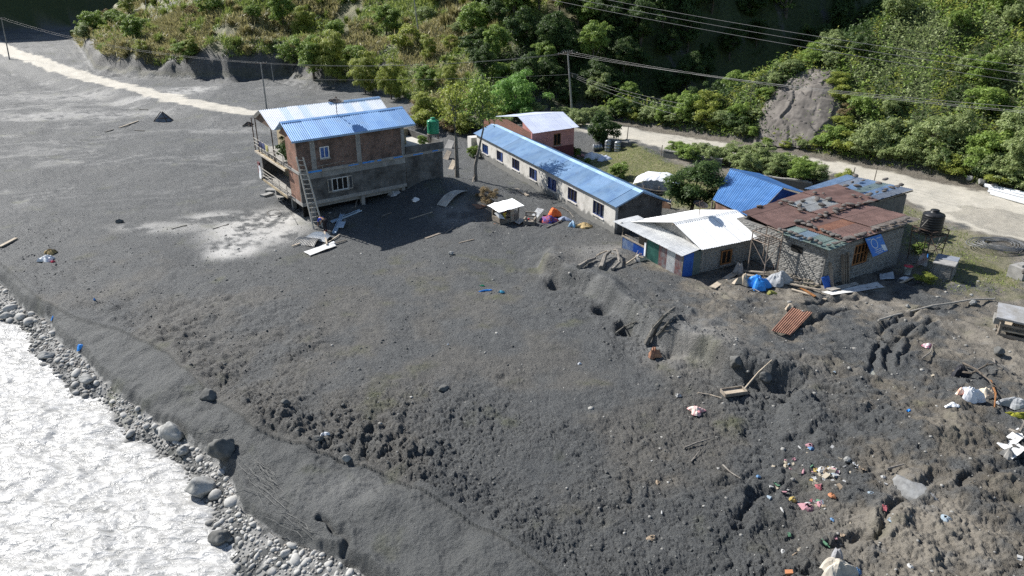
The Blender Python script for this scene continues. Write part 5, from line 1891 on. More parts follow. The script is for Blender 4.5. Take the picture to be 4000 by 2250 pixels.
    for j in range(1, 6):
        a, b = cs[0].lerp(cs[1], j / 6), cs[3].lerp(cs[2], j / 6)
        mb.tube([(a.x, a.y, 3.42), (b.x, b.y, 3.42)], .03, 5)
    mb.build('platform', stand_m, t)
    mb = MB()
    mb.tube([(cs[0].x, cs[0].y, 3.3), (cs[1].x, cs[1].y, 2.0)], .025, 5).tube([(cs[1].x, cs[1].y, 2.2), (cs[2].x, cs[2].y, 3.3)], .025, 5)
    mb.build('brace', stand_m, t)
    a, b, c, d = F(6.15, -1.9, -.35), F(6.6, -1.2, -.2), F(6.75, -1.0, 1.9), F(6.35, -1.75, 1.9)
    tag(MB().corr(a, b, c, d, .13, .02, 3).build('leaning_sheet', rust_pale), 'reddish corrugated sheet leaning upright behind the empty stand', 'metal sheet')
    return F


SF = white_shed()


# ------------------------------------------------------------------ stone house with rusty roof
def stone_house():
    F = frame((19.35, 41.35, 1.0), (.85, .527))
    h = thing('stone_house', 'rubble stone house with rusty tin roof held down by stones', 'house', (22, 45, 1))
    L, D = 8.1, 7.2
    z0, zf = -.6, 2.62
    win = (2.9, 4.5, .85, 2.3)
    mb = wall_with_holes(MB(), F, 0, L, 0, .35, z0, zf, [win])
    mb.box(F, 0, .35, .35, D, z0, zf)
    mb.box(F, L - .35, L, .35, D, z0, zf)
    mb.box(F, .35, L - .35, D - .3, D, z0, zf)
    core = mb.build('stone_wall', mortar_m, h)
    stone_face(core, [(F, 'u', .0, .05, L, -.4, zf - .02, [win]), (F, 'v', .0, .05, D, -.4, zf - .02, [(1.65, 2.55, 1.75, 2.2)])])
    MB().box(F, -.04, .02, 1.68, 2.52, 1.78, 2.18).build('vent_shade', dark_in, h)  # solid near-black block painted as the shade of a vent opening
    w = window(h, F, 2.92, 4.48, .87, 2.28, .05, orange_wood, dark_in, 3, .1, rail=.55)
    # roof: corners measured, nearest corner first
    c0, eR = F(-.35, -.35, 2.80), F(9.0, -.35, 2.86)
    g0 = F(-.35, 3.45, 2.78)
    r0, rT, rR = F(.6, 7.0, 2.95), F(7.4, 8.0, 3.05), F(11.2, 7.6, 3.1)
    rf = MB().bar(F(.2, .1, 2.68), F(L, .1, 2.72), .12).bar(F(.2, 3.6, 2.72), F(9.2, 3.6, 2.80), .12).bar(F(.6, 6.8, 2.82), F(10.6, 7.0, 2.92), .12).build('roof', wood_m, h)
    grey_tin = mat('grey_tin', (.42, .43, .42), (.30, .30, .29), 1.4, .6, .1, rust=.5)
    # lowest strip of greenish sheets along the left eave, then rusty courses
    def strip(a, b, c, d, n, ms, lift=0.0, name='roof_sheet'):
        a, b, c, d = (Vector(p) + Vector((0, 0, lift)) for p in (a, b, c, d))
        for i in range(n):
            t0, t1 = i / n, min(1, (i + 1) / n + .015)
            e = Vector((0, 0, U(0, .035)))
            MB().corr(a.lerp(b, t0) + e, a.lerp(b, t1) + e, d.lerp(c, t1) + e, d.lerp(c, t0) + e, .15, .02, 3, dent=.02).build(name, ms[i % len(ms)], rf)
    # courses run with u, sheets slope along u
    e = lambda u, v, z: F(u, v, z)
    strip(e(-.4, -.4, 2.74), e(-.4, 3.5, 2.74), e(1.6, 3.5, 2.84), e(1.6, -.4, 2.84), 4, [green_sheet, green_sheet, mat('blue_green_sheet', (.28, .36, .42), (.2, .27, .33), 1.2, .6, .1), green_sheet])
    strip(e(1.4, -.4, 2.88), e(1.4, 3.6, 2.88), e(5.2, 3.6, 2.96), e(5.2, -.4, 2.96), 4, [rust_roof, rust_roof, rust_pale, rust_roof])
    strip(e(5.0, -.4, 3.0), e(5.0, 3.6, 3.0), e(9.2, 3.6, 3.08), e(9.1, -.4, 3.08), 4, [mat('grey_rust_sheet', (.33, .29, .25), (.22, .18, .15), 1.4, .7, .15), rust_roof, rust_roof, rust_roof])
    strip(e(-.2, 3.55, 2.86), e(.6, 7.4, 2.92), e(4.6, 7.6, 3.02), e(4.4, 3.55, 2.98), 4, [rust_roof])
    strip(e(4.3, 3.55, 3.04), e(4.5, 7.6, 3.08), e(7.8, 7.9, 3.14), e(7.6, 3.55, 3.12), 4, [rust_roof, grey_tin, grey_tin, rust_roof])
    strip(e(7.5, 3.55, 3.16), e(7.6, 7.9, 3.18), e(11.6, 7.7, 3.26), e(10.4, 3.5, 3.22), 4, [rust_roof])
    # blue-roofed annex behind
    annex_a = mat('annex_blue', (.22, .32, .46), (.14, .21, .32), 1.2, .55, .1, objvar=.15, rust=.6)
    annex_b = mat('annex_grey', (.30, .34, .40), (.19, .22, .27), 1.2, .55, .1, objvar=.15, rust=.7)
    annex_c = mat('annex_green', (.24, .31, .31), (.15, .2, .2), 1.2, .6, .1, rust=.7)
    mb = MB().box(F, 9.2, 15.2, 4.2, 4.5, -.8, 2.75).box(F, 14.9, 15.2, 4.5, 8.6, -.8, 2.75).box(F, 9.4, 14.9, 8.3, 8.6, -.8, 2.6)
    mb.build('annex_wall', mortar_m, h)
    strip(e(9.2, 8.9, 2.86), e(11.0, 3.9, 2.92), e(15.6, 4.0, 3.0), e(15.5, 9.6, 2.95), 6, [annex_a, annex_b, annex_a, annex_c], .1)
    MB().bar(F(11.3, 4.0, 2.9), F(15.7, 4.1, 2.98), .08).build('annex_rafter', wood_m, rf)
    # stones on the roof
    def zroof(u, v):
        return 2.84 + .035 * u + (.06 if v > 3.5 else 0) + (.04 if u > 5 else 0)
    n = 0
    spots = []
    for i in range(19):
        spots.append((-.1 + i * .45 + U(-.1, .1), -.15 + U(-.1, .12), 'stone in the row along the front eave of the rusty roof', 'stones along the front roof eave'))
    for i in range(9):
        spots.append((-.15 + U(-.1, .1), .4 + i * .38, 'stone in the row on the greenish sheet at the left roof eave', 'stones along the left roof eave'))
    for i in range(12):
        spots.append((1.5 + U(-.12, .12) + .05 * i, -.1 + i * .33, 'stone on the seam between greenish and rusty sheets', 'stones on the lower roof seam'))
    for i in range(16):
        spots.append((1.9 + i * .5 + U(-.2, .2), 3.6 + U(-.3, .3), 'stone in the thick row across the middle of the rusty roof', 'stones across the roof middle'))
    for i in range(16):
        spots.append((U(1.5, 9.5), U(4.4, 7.3), 'loose stone scattered on the back half of the rusty roof', 'stones on the back of the rusty roof'))
    for i in range(9):
        spots.append((9.6 + i * .6 + U(-.1, .1), 4.25 + U(-.1, .2), 'stone along the near edge of the blue annex roof', 'stones on the annex roof edge'))
    for i in range(7):
        spots.append((10.2 + U(0, 4.8), U(5.2, 8.6), 'loose stone on the faded blue annex roof', 'stones on the annex roof'))
    for u, v, lab, grp in spots:
        o = bpy.data.objects.new('roof_stone', ROOFST[n % 6])
        COL.objects.link(o)
        r = U(.12, .24)
        o.location = F(u, v, zroof(u, v) + .02 + r * .35 + (.07 if u > 9.6 else .03))
        o.rotation_euler = (U(-.2, .2), U(-.2, .2), U(0, 6.28))
        o.scale = (r * U(1.0, 1.7), r * U(.75, 1.1), r * U(.5, .8))
        tag(o, lab, 'stone', grp)
        n += 1
    return F


roofstone_m = mat('roof_stone', (.15, .135, .125), (.075, .068, .063), 3, .9, bump=.4, bscale=14)
ROOFST = []
for i in range(6):
    v, f = stone_shape(2, 90 + i * 1.9, .28, .8, .3)
    ROOFST.append(np_mesh('roof_stone', v, f, roofstone_m, False))
RF = stone_house()


# ------------------------------------------------------------------ blue barn
def barn():
    E0, E1 = Vector((15.2, 51.4, 3.55)), Vector((16.9, 48.2, 3.55))
    R0, R1 = Vector((18.35, 59.4, 4.15)), Vector((20.75, 53.4, 4.15))
    # square it up: eave line and ridge line parallel
    u = (Vector((20.75, 53.4, 0)) - Vector((18.35, 59.4, 0))).normalized()
    R0 = R1 - u * 6.4
    v = Vector((-u.y, u.x, 0))
    E1 = Vector((16.9, 48.2, 3.35))
    E0 = Vector((15.3, 52.9, 3.35))
    h = thing('blue_barn', 'open barn with vivid blue corrugated roof beside the round tree', 'barn', (17.5, 53.5, 1))
    K0, K1 = R0 + Vector((2.9, 1.2, -.75)), R1 + Vector((2.6, .3, -.75))
    rf = MB().bar(R0 - Vector((0, 0, .1)), R1 - Vector((0, 0, .1)), .1).build('roof', wood_m, h)
    roof_plane(rf, E0, E1, R1, R0, 7, barn_blue, period=.2)
    roof_plane(rf, K0, K1, R1, R0, 5, barn_blue, period=.2)
    cap(rf, R0, R1, .2, mat('dark_blue_cap', (.03, .07, .15), (.02, .05, .1), 1, .6))
    F = frame((E1.x, E1.y, 1.0), ((E0 - E1).x, (E0 - E1).y))
    Lb = (E0 - E1).length
    MB().box(F, .1, Lb - .1, -.3, -.15, -.3, 2.2).build('front_wall', brick_mat('barn_brick', F.ang, (.30, .17, .12), (.25, .14, .1), (.25, .22, .2)), h)
    mb = MB()
    a, b, c = E1 + Vector((.25, .25, -.12)), K1 + Vector((-.2, -.05, -.12)), R1 + Vector((-.05, .05, -.1))
    mb.add([(a.x, a.y, .6), (b.x, b.y, .6), b, c, a], [(0, 1, 2, 3, 4)])
    mb.build('gable_wall', mat('blue_gable', (.03, .09, .32), (.02, .06, .22), 2, .6), h)
    for p in (E0, E0.lerp(E1, .5), K0, K1):
        MB().tube([(p.x, p.y, .5), (p.x, p.y, p.z - .1)], .07, 6).build('post', wood_m, h)


barn()

# ------------------------------------------------------------------ slender trees by the house (trunk, limbs and sparse crown each their own)
def slender(px, py, pts, leafs, lm, r, label, nleaf=420, spread=.55):
    b = P(px, py)
    t = thing('slender_tree', label, 'tree', b)
    Q = [b + Vector((0, 0, -.2))] + [gY(x, y, b.y + dy) for x, y, dy in pts]
    mb = MB().tube(Q, [r * (1 - .75 * i / (len(Q) - 1)) for i in range(len(Q))], 8)
    for i, (x, y, dy) in enumerate(leafs):
        s = Q[-1 - (i % 2)]
        e = gY(x, y, b.y + dy)
        mb.tube([s, s.lerp(e, .5) + Vector((U(-.15, .15), 0, .15)), e], [r * .38, r * .25, r * .1], 5)
    mb.build('trunk', pale_bark_m, t)
    C_ = []
    for x, y, dy in leafs:
        e = gY(x, y, b.y + dy)
        C_.append(np.array(e) + rng.normal(size=(nleaf // len(leafs), 3)) * [spread, spread, spread * .7])
    c = np.concatenate(C_)
    n = rng.normal(size=c.shape) + [0, 0, .8]
    n /= np.linalg.norm(n, axis=1, keepdims=True)
    V, Fq = leaf_quads(c - np.array(b), n, rng.uniform(.18, .40, len(c)), .45, .25)
    link_mesh('crown', np_mesh('crown', V, Fq, LM[lm]), t)


slender(1150, 446, [(1149, 400, 0), (1147, 350, 0), (1143, 310, .1), (1140, 268, .1)], [(1128, 232, .3), (1150, 225, -.3), (1118, 262, .2), (1160, 250, .4), (1132, 292, -.2)], 'yellow', .24, 'bare pale-trunked tree with a few leaves nearest the brick house', 600)
slender(1197, 455, [(1196, 415, 0), (1206, 370, 0), (1216, 325, .1), (1204, 285, .2)], [(1212, 232, .2), (1195, 245, -.3), (1232, 250, .3), (1186, 268, .3), (1222, 290, -.4), (1208, 215, 0)], 'mid', .2, 'slender curved tree with green crown against the long building corner', 1300, .6)


# ------------------------------------------------------------------ power poles and lines
pole_m = mat('power_pole', (.34, .33, .31), (.22, .215, .20), 3, .7)


def pole(px, py, tx, ty, r, label, arms=()):
    b = P(px, py)
    t = thing('power_pole', label, 'power pole', b)
    top = gY(tx, ty, b.y)
    MB().tube([b - Vector((0, 0, .4)), top], [r, r * .62], 10).build('mast', pole_m, t)
    for a, w, dy in arms:
        c = b.lerp(top, a)
        MB().bar(c + Vector((-w, -dy, 0)), c + Vector((w, dy, 0)), .09, .09).build('crossarm', steel_dark, t)
        for s in (-1, -.5, .5, 1):
            q = c + Vector((w * s, dy * s, .05))
            MB().lathe(q, [(.03, 0), (.06, .04), (.035, .09), (.06, .13), (.02, .18)], 8).build('insulator', pole_m, t)
    return b, top


p3b, p3t = pole(1441, 300, 1428, 130, .15, 'tall power pole with loaded crossarm behind the pink building', [(.965, 1.25, .5), (.985, .6, .9)])
t3 = bpy.data.objects['power_pole']
mb = MB()
for a0, a1 in ((-1.2, .2), (-.6, .9), (.1, 1.2), (-.9, .6)):
    c = p3b.lerp(p3t, .975)
    mb.tube([c + Vector((a0, a0 * .4, 0)), c + Vector(((a0 + a1) / 2, .1, .45)), c + Vector((a1, a1 * .4, 0))], .02, 5)
mb.build('jumper_wire', cable_m, t3)
MB().tube([p3b.lerp(p3t, .70), p3b.lerp(p3t, .68) + Vector((1.2, -.3, -.1))], .03, 5).build('bracket', cable_m, t3)
p2b, p2t = pole(671, 274, 656, 158, .13, 'power pole behind the left end of the brick house', [(.985, .8, .2)])
pole(689, 207, 682, 160, .11, 'short bare twin post left of the leaning tree, its shadow on the mud')
p1b, p1t = pole(24, 150, 3, 44, .15, 'power pole beside the pale road at far left', [(.98, .9, -.3)])
p4b, p4t = pole(1054, 88, 1038, -30, .13, 'power pole high on the slope above the blue roof')
p5b, p5t = pole(367, 33, 364, -60, .13, 'power pole on the slope above the far bank')


def wire(a, b, sag, label, grp, r=.013, n=14):
    a, b = Vector(a), Vector(b)
    pts = [a.lerp(b, i / n) - Vector((0, 0, sag * 4 * (i / n) * (1 - i / n))) for i in range(n + 1)]
    tag(MB().tube(pts, r, 5).build('power_line', cable_m, loc=pts[0]), label, 'power line', grp)


for k, (x0, y0, x1, y1) in enumerate(((1391, -1, 2600, 211), (1461, -1, 2600, 190), (1531, -1, 2600, 170))):
    a, b = gY(x0 - 60, y0 - 11, 66 + k), gY(x1, y1, 44 + k)
    wire(a, b, .25, ('lowest', 'middle', 'highest')[k] + ' of the three lines crossing the top right corner', 'upper power lines', .015)
e3 = p3b.lerp(p3t, .97)
for k, (y1, o) in enumerate(((273, -1.1), (287, .2), (283, 1.1))):
    wire(e3 + Vector((o, o * .4, .1)), gY(2610, y1, 52 + k * .6), .55, ('line', 'middle line', 'right line')[k] + ' from the tall pole towards the rock and right edge' + (', upper one' if k == 0 else ''), 'lines right of the tall pole')
e2 = p2b.lerp(p2t, .98)
for k, o in enumerate((-1, 1)):
    wire(e3 + Vector((o, o * .4, .05)), e2 + Vector((o * .7, o * .2, .1)), .9, ('front', 'rear')[k] + ' line spanning above the house roofs to the tall pole', 'lines above the house roofs', .016)
    wire(e2 + Vector((o * .7, o * .2, .1)), p1t + Vector((o * .8, -o * .2, -.1)), 1.6, ('front', 'rear')[k] + ' line running along the road to the far left pole', 'lines along the road', .016)
wire(p3b.lerp(p3t, .67), gY(764, 200, 118), .3, 'low single line from the tall pole to the slope foot', 'service lines', .017)
for k, (x, y) in enumerate(((1720, 262), (1712, 272), (1700, 288))):
    wire(p3b.lerp(p3t, .68 - .02 * k) + Vector((.3, 0, 0)), gY(x, y, 84), .3, ('upper', 'middle', 'lowest')[k] + ' service line dropping from the tall pole to the roadside bushes', 'service lines', .014)
for k, (x, y) in enumerate(((-60, 30), (-60, 15))):
    wire(p1t + Vector((0, 0, -.3 * k)), gY(x, y, 170), .4, ('lower', 'upper')[k] + ' line leaving the frame left of the far pole', 'lines along the road', .016)
wire(gY(1800, 372, 66), gY(1752, 345, 76), .1, 'thin cable rising from barn roof to the hedge', 'service lines', .014)

# ------------------------------------------------------------------ ladder, person, planks at the brick house
def seg_tube(name, m, label, cat, pts, r, grp=None, n=6):
    return tag(MB().tube(pts, r, n).build(name, m, loc=pts[0]), label, cat, grp)


ladder_m = mat('ladder_wood', (.56, .53, .47), (.42, .39, .34), 4, .85)


def ladder():
    b = P(801, 573)
    t = thing('ladder', 'tall wooden ladder leaning against the corner of the brick house', 'ladder', b)
    F = HF1
    b0, b1 = P(789, 576), P(812, 572)
    t0, t1 = F(-.12, -.22, 4.15), F(.42, -.22, 4.05)
    MB().bar(b0, t0, .09, .10).build('rail', ladder_m, t)
    MB().bar(b1, t1, .09, .10).build('rail', ladder_m, t)
    for i in range(15):
        k = .03 + i * .066
        MB().tube([b0.lerp(t0, k), b1.lerp(t1, k)], .035, 6).build('rung', ladder_m, t)


ladder()


def plank(name, m, label, a, b, w, th, lift=.03, cat='plank', grp=None, lift2=None):
    A, B = P(*a, lift), P(*b, lift if lift2 is None else lift2)
    return tag(MB().bar(A, B, w, th).build(name, m, loc=A), label, cat, grp)


def channel(a, b, w, label, la=.08, lb=.08):
    """folded metal trough"""
    A, B = P(*a, la), P(*b, lb)
    d = (B - A).normalized()
    s = d.cross(Vector((0, 0, 1))).normalized()
    u = s.cross(d)
    t = thing('metal_channel', label, 'metal channel', A)
    for k, o in (('channel_base', 0), ('channel_side', -w / 2), ('channel_side', w / 2)):
        if o:
            MB().bar(A + s * o + u * .05, B + s * o + u * .05, .02, .12, u).build(k, pale_blue_zinc, t)
        else:
            MB().bar(A, B, w - .03, .02, u).build(k, pale_blue_zinc, t)


pale_blue_zinc = mat('pale_blue_zinc', (.50, .60, .70), (.38, .48, .58), 2, .4, .2)
channel((835, 562), (908, 532), .3, 'long folded pale metal channel lying in the house shadow')
channel((841, 588), (862, 540), .3, 'second metal channel crossing under the long one', .03, .03)
A = P(858, 572)
tag(MB().hexa([A + Vector(q) for q in ((-.28, -.45, .12), (.3, -.45, .12), (.3, .5, .3), (-.25, .5, .3), (-.28, -.45, .16), (.3, -.45, .16), (.3, .5, .34), (-.25, .5, .34))]).build('metal_tile', pale_blue_zinc, loc=A), 'small pale panel resting on the crossed metal channels', 'panel')
plank('plank', wood_m, 'thin plank stuck in the mud under the house', (893, 525), (905, 497), .1, .05, .05, lift2=.5)
plank('plank', wood_m, 'short board in the house shadow near its right column', (960, 545), (985, 535), .12, .04)
plank('plank', pale_wood, 'pale rod on the edge of the house shadow', (1030, 552), (1088, 534), .07, .05)
plank('plank', wood_m, 'slanting post leaning at the curved sheet', (1180, 505), (1192, 452), .08, .08, .05, lift2=.4)
plank('plank', wood_m, 'dark plank half sunk in the mud left of the stall', (1070, 601), (1112, 586), .22, .06)
plank('plank', wood_m, 'thin dark stick farther up from the sunk plank', (1120, 588), (1140, 574), .07, .05)
plank('plank', wood_m, 'low dark plank in the middle mud below the stall', (1155, 612), (1192, 603), .12, .05)


def sheet(name, m, label, c, cat='metal sheet', period=.13, amp=.02, bend=0.0, lift=.06, dent=.05, flat=False):
    p = [P(*q, lift) for q in c]
    if flat:
        mb = MB().grid(lambda i, j: p[0].lerp(p[1], i).lerp(p[3].lerp(p[2], i), j) + Vector((0, 0, .05 * mnoise.noise(Vector((i * 3, j * 3, p[0].x))))), 6, 6)
    else:
        mb = MB().corr(*p, period, amp, 7, bend, dent)
    return tag(mb.build(name, m, loc=p[0]), label, cat)


zinc_pale = mat('weathered_zinc', (.50, .47, .42), (.30, .28, .25), 1.6, .5, .2)
sheet('corrugated_sheet', zinc_pale, 'curved corrugated sheet half buried right of the house shadow', [(1098, 517), (1122, 522), (1178, 482), (1150, 480)], bend=.45, period=.16)
sheet('corrugated_sheet', dull_zinc, 'crumpled white sheet lying nearest the ladder foot', [(768, 598), (820, 612), (838, 600), (822, 588)], bend=.25)
sheet('corrugated_sheet', zinc_pale, 'bent sheet shadowed at its lip left of the crumpled white one', [(735, 616), (790, 622), (812, 604), (770, 600)], bend=.3)
sheet('board', dull_zinc, 'flat white board lying on the open mud below the debris', [(764, 636), (780, 646), (846, 622), (838, 612)], flat=True, cat='board', lift=.12)
sheet('board', white_roof, 'second white board under the flat one', [(790, 626), (800, 632), (846, 616), (840, 608)], flat=True, cat='board', lift=.05)
plank('post', pale_wood, 'pale square post lying across the white boards', (823, 622), (817, 590), .12, .12, .22, 'post')
plank('plank', pale_wood, 'thin pale lath beside the white boards', (826, 612), (856, 592), .08, .05, .1)
plank('plank', wood_m, 'rough stick right of the white boards', (828, 618), (872, 606), .07, .06, .08)
plank('plank', pale_wood, 'pale plank at the left end of the ladder debris', (735, 622), (778, 608), .12, .06, .1)
for k, (x, y, s, lab) in enumerate(((692, 480, 1.0, 'broken concrete slab under the lower porch'), (672, 492, .7, 'smaller pale slab piece left of the porch'), (705, 498, .6, 'rubble block at the porch foot'))):
    A = P(x, y)
    F = frame(A, (math.cos(k), math.sin(k)))
    tag(MB().box(F, -s * .8, s * .8, -s * .45, s * .45, -.1, .18).build('concrete_block', concrete, loc=A), lab, 'concrete slab')
seg_tube('hoop', pale_bark_m, 'pale ring-shaped frame lying on the silt left of the house', 'hoop', [P(689, 541, .1) + Vector((.55 * math.cos(i * .5236), .5 * math.sin(i * .5236), .12 + .1 * math.sin(i * .5236))) for i in range(13)], .03)
seg_tube('rope', cable_m, 'loose cable hanging from the house corner to the mud', 'cable', [P(702, 500, .1), P(722, 528, .1), P(740, 552, .08), P(748, 566, .06)], .03)


# ------------------------------------------------------------------ people
def person(label, base, J, parts, rot, scale=1.0, hat=None):
    """one skinned body per figure, clothing grown over the same skeleton"""
    t = thing('person', label, 'person', base)
    R_ = Matrix.Rotation(rot, 3, 'Z')

    def skin(name, chain, m, sub=2):
        names, vs_, ed, rad = {}, [], [], []
        for a, b in chain:
            for q in (a, b):
                if q not in names:
                    names[q] = len(vs_)
                    vs_.append(R_ @ (Vector(J[q][:3]) * scale))
                    rad.append(J[q][3] * scale * (1.14 if name not in ('body',) else 1))
            ed.append((names[a], names[b]))
        me = bpy.data.meshes.new(name)
        me.from_pydata(vs_, ed, [])
        me.materials.append(m)
        o = bpy.data.objects.new(name, me)
        COL.objects.link(o)
        o.parent = t
        sk = o.modifiers.new('skin', 'SKIN')
        sk.use_smooth_shade = True
        for i, r in enumerate(rad):
            me.skin_vertices[0].data[i].radius = (r, r)
            me.skin_vertices[0].data[i].use_root = (i == 0)
        sb = o.modifiers.new('sub', 'SUBSURF')
        sb.levels = sb.render_levels = sub
        WL[o.name] = Vector(base)
        return o
    for nm, ch, m in parts:
        skin(nm, ch, m)
    # hair or hat
    c = R_ @ (Vector(J['head'][:3]) * scale) + Vector(base)
    if hat:
        MB().lathe(c + Vector((0, 0, .03)), [(.17, 0), (.18, .02), (.11, .03), (.10, .10), (.05, .13)], 14).build('hat', hat, t, smooth=True)
    else:
        v, f = ICO[3]
        v = v[:, :] * .108 * [1, 1, .95]
        v[:, 2] += .035
        o = link_mesh('hair', np_mesh('hair', v + np.array(c - Vector(base)), f, mat('black_hair', (.012, .011, .01), (.008, .008, .008), 4, .6), True), t)
    d = R_ @ Vector((0, 1, 0))
    # face: eyes, nose, mouth
    mb = MB()
    fd = Vector(J['face']).normalized()
    fd = R_ @ fd
    s_ = fd.cross(Vector((0, 0, 1))).normalized()
    up_ = s_.cross(fd)
    MB().tube([c + fd * .095 + up_ * .005, c + fd * .118 - up_ * .025], [.010, .016], 6).build('nose', skin_m, t)
    for k in (-1, 1):
        MB().tube([c + fd * .088 + s_ * .034 * k + up_ * .012, c + fd * .100 + s_ * .034 * k + up_ * .012], .010, 6).build('eye', dark_in, t)
        MB().tube([c + s_ * .098 * k + up_ * .02, c + s_ * .104 * k - up_ * .03], [.016, .012], 6).build('ear', skin_m, t)
    MB().bar(c + fd * .094 - up_ * .05 - s_ * .02, c + fd * .094 - up_ * .05 + s_ * .02, .012, .008).build('mouth', maroon, t)
    return t


skin_m = mat('skin', (.30, .17, .11), (.25, .14, .09), 4, .55)


def hand(J, w, h, tag_, dirv):
    """palm and five unequal bent fingers at the end of a wrist"""
    wv, dv = Vector(J[w][:3]), Vector(dirv).normalized()
    side = dv.cross(Vector((0, 0, 1)))
    side = side.normalized() if side.length > .05 else Vector((1, 0, 0))
    dn = dv.cross(side).normalized()
    ch = [(w, h)]
    J[h] = (*(wv + dv * .07), .032)
    for i, (o, ln) in enumerate(((-.028, .055), (-.010, .068), (.010, .064), (.027, .050))):
        a, b = tag_ + 'f%da' % i, tag_ + 'f%db' % i
        J[a] = (*(wv + dv * (.10 + ln * .4) + side * o), .009)
        J[b] = (*(wv + dv * (.10 + ln * .85) + side * o + dn * .022), .0075)
        ch += [(h, a), (a, b)]
    a, b = tag_ + 'ta', tag_ + 'tb'
    J[a] = (*(wv + dv * .055 - side * .045), .010)
    J[b] = (*(wv + dv * .09 - side * .06 + dn * .012), .009)
    return ch + [(h, a), (a, b)]


# bending figure: facing +x, hips back, trunk level, arms reaching down
J = {'pelvis': (0, 0, .86, .135), 'waist': (.13, 0, .97, .125), 'chest': (.36, 0, 1.04, .15), 'neck': (.52, 0, 1.06, .055), 'head': (.64, 0, 1.05, .10), 'face': (.75, 0, -.65),
     'sl': (.42, .18, 1.02, .06), 'el': (.50, .22, .76, .045), 'wl': (.58, .16, .54, .032), 'sr': (.42, -.18, 1.02, .06), 'er': (.50, -.22, .76, .045), 'wr': (.60, -.15, .54, .032),
     'hl': (.0, .10, .84, .095), 'kl': (.06, .12, .46, .065), 'al': (-.04, .13, .08, .045), 'tl': (.12, .14, .035, .04), 'hr': (.0, -.10, .84, .095), 'kr': (.10, -.12, .46, .065), 'ar': (.02, -.13, .08, .045), 'tr': (.18, -.14, .035, .04)}
body = [('pelvis', 'waist'), ('waist', 'chest'), ('chest', 'neck'), ('neck', 'head'), ('chest', 'sl'), ('sl', 'el'), ('el', 'wl'), ('chest', 'sr'), ('sr', 'er'), ('er', 'wr'), ('pelvis', 'hl'), ('hl', 'kl'), ('kl', 'al'), ('al', 'tl'), ('pelvis', 'hr'), ('hr', 'kr'), ('kr', 'ar'), ('ar', 'tr')]
body += hand(J, 'wl', 'pl', 'L', (.2, -.1, -1)) + hand(J, 'wr', 'pr', 'R', (.2, .1, -1))
shirt_blue = mat('blue_shirt', (.02, .055, .42), (.015, .04, .3), 3, .8)
trouser = mat('dark_trousers', (.025, .022, .03), (.018, .016, .02), 3, .9)
boots = mat('red_boots', (.35, .03, .04), (.25, .02, .03), 3, .5)
pb_ = P(820, 583)
person('person in a blue shirt bending over in the shadow under the house', pb_, J,
       [('body', body, skin_m), ('shirt', [('waist', 'chest'), ('chest', 'sl'), ('sl', 'el'), ('chest', 'sr'), ('sr', 'er')], shirt_blue), ('trousers', [('pelvis', 'hl'), ('hl', 'kl'), ('kl', 'al'), ('pelvis', 'hr'), ('hr', 'kr'), ('kr', 'ar')], trouser), ('boot', [('al', 'tl')], boots), ('boot', [('ar', 'tr')], boots)], math.radians(150), 1.05)
# figure standing inside the hatch of the lean-to
J2 = {'pelvis': (0, 0, .92, .14), 'waist': (0, 0, 1.08, .125), 'chest': (0, .02, 1.32, .15), 'neck': (0, .04, 1.50, .055), 'head': (0, .06, 1.63, .10), 'face': (0, 1, -.25),
      'sl': (-.19, .02, 1.40, .06), 'el': (-.26, .14, 1.16, .045), 'wl': (-.12, .30, 1.12, .032), 'sr': (.19, .02, 1.40, .06), 'er': (.27, .12, 1.15, .045), 'wr': (.14, .30, 1.10, .032),
      'hl': (-.10, 0, .88, .095), 'kl': (-.11, .03, .48, .065), 'al': (-.11, -.02, .08, .045), 'tl': (-.11, .14, .035, .04), 'hr': (.10, 0, .88, .095), 'kr': (.11, .03, .48, .065), 'ar': (.11, -.02, .08, .045), 'tr': (.11, .14, .035, .04)}
body2 = [(a, b) for a, b in body if len(a) <= 6 and a[0] not in 'LR' and b[0] not in 'LR' and 'p' not in (a[0] + b[0]).replace('pelvis', '') or a == 'pelvis']
body2 = [('pelvis', 'waist'), ('waist', 'chest'), ('chest', 'neck'), ('neck', 'head'), ('chest', 'sl'), ('sl', 'el'), ('el', 'wl'), ('chest', 'sr'), ('sr', 'er'), ('er', 'wr'), ('pelvis', 'hl'), ('hl', 'kl'), ('kl', 'al'), ('al', 'tl'), ('pelvis', 'hr'), ('hr', 'kr'), ('kr', 'ar'), ('ar', 'tr')]
body2 += hand(J2, 'wl', 'pl', 'L', (.4, .9, -.2)) + hand(J2, 'wr', 'pr', 'R', (-.4, .9, -.2))
purple = mat('purple_shawl', (.15, .035, .16), (.10, .03, .20), 9, .9)
pq = SF(.32, 4.35, -.9)
person('person in a purple shawl and straw hat inside the lean-to hatch', pq, J2,
       [('body', body2, skin_m), ('shawl', [('waist', 'chest'), ('chest', 'sl'), ('sl', 'el'), ('chest', 'sr'), ('sr', 'er')], purple), ('skirt', [('pelvis', 'hl'), ('hl', 'kl'), ('pelvis', 'hr'), ('hr', 'kr')], mat('blue_skirt', (.05, .07, .2), (.03, .05, .14), 5, .9))], math.radians(118), .98, mat('straw_hat', (.40, .25, .13), (.3, .18, .1), 6, .8))


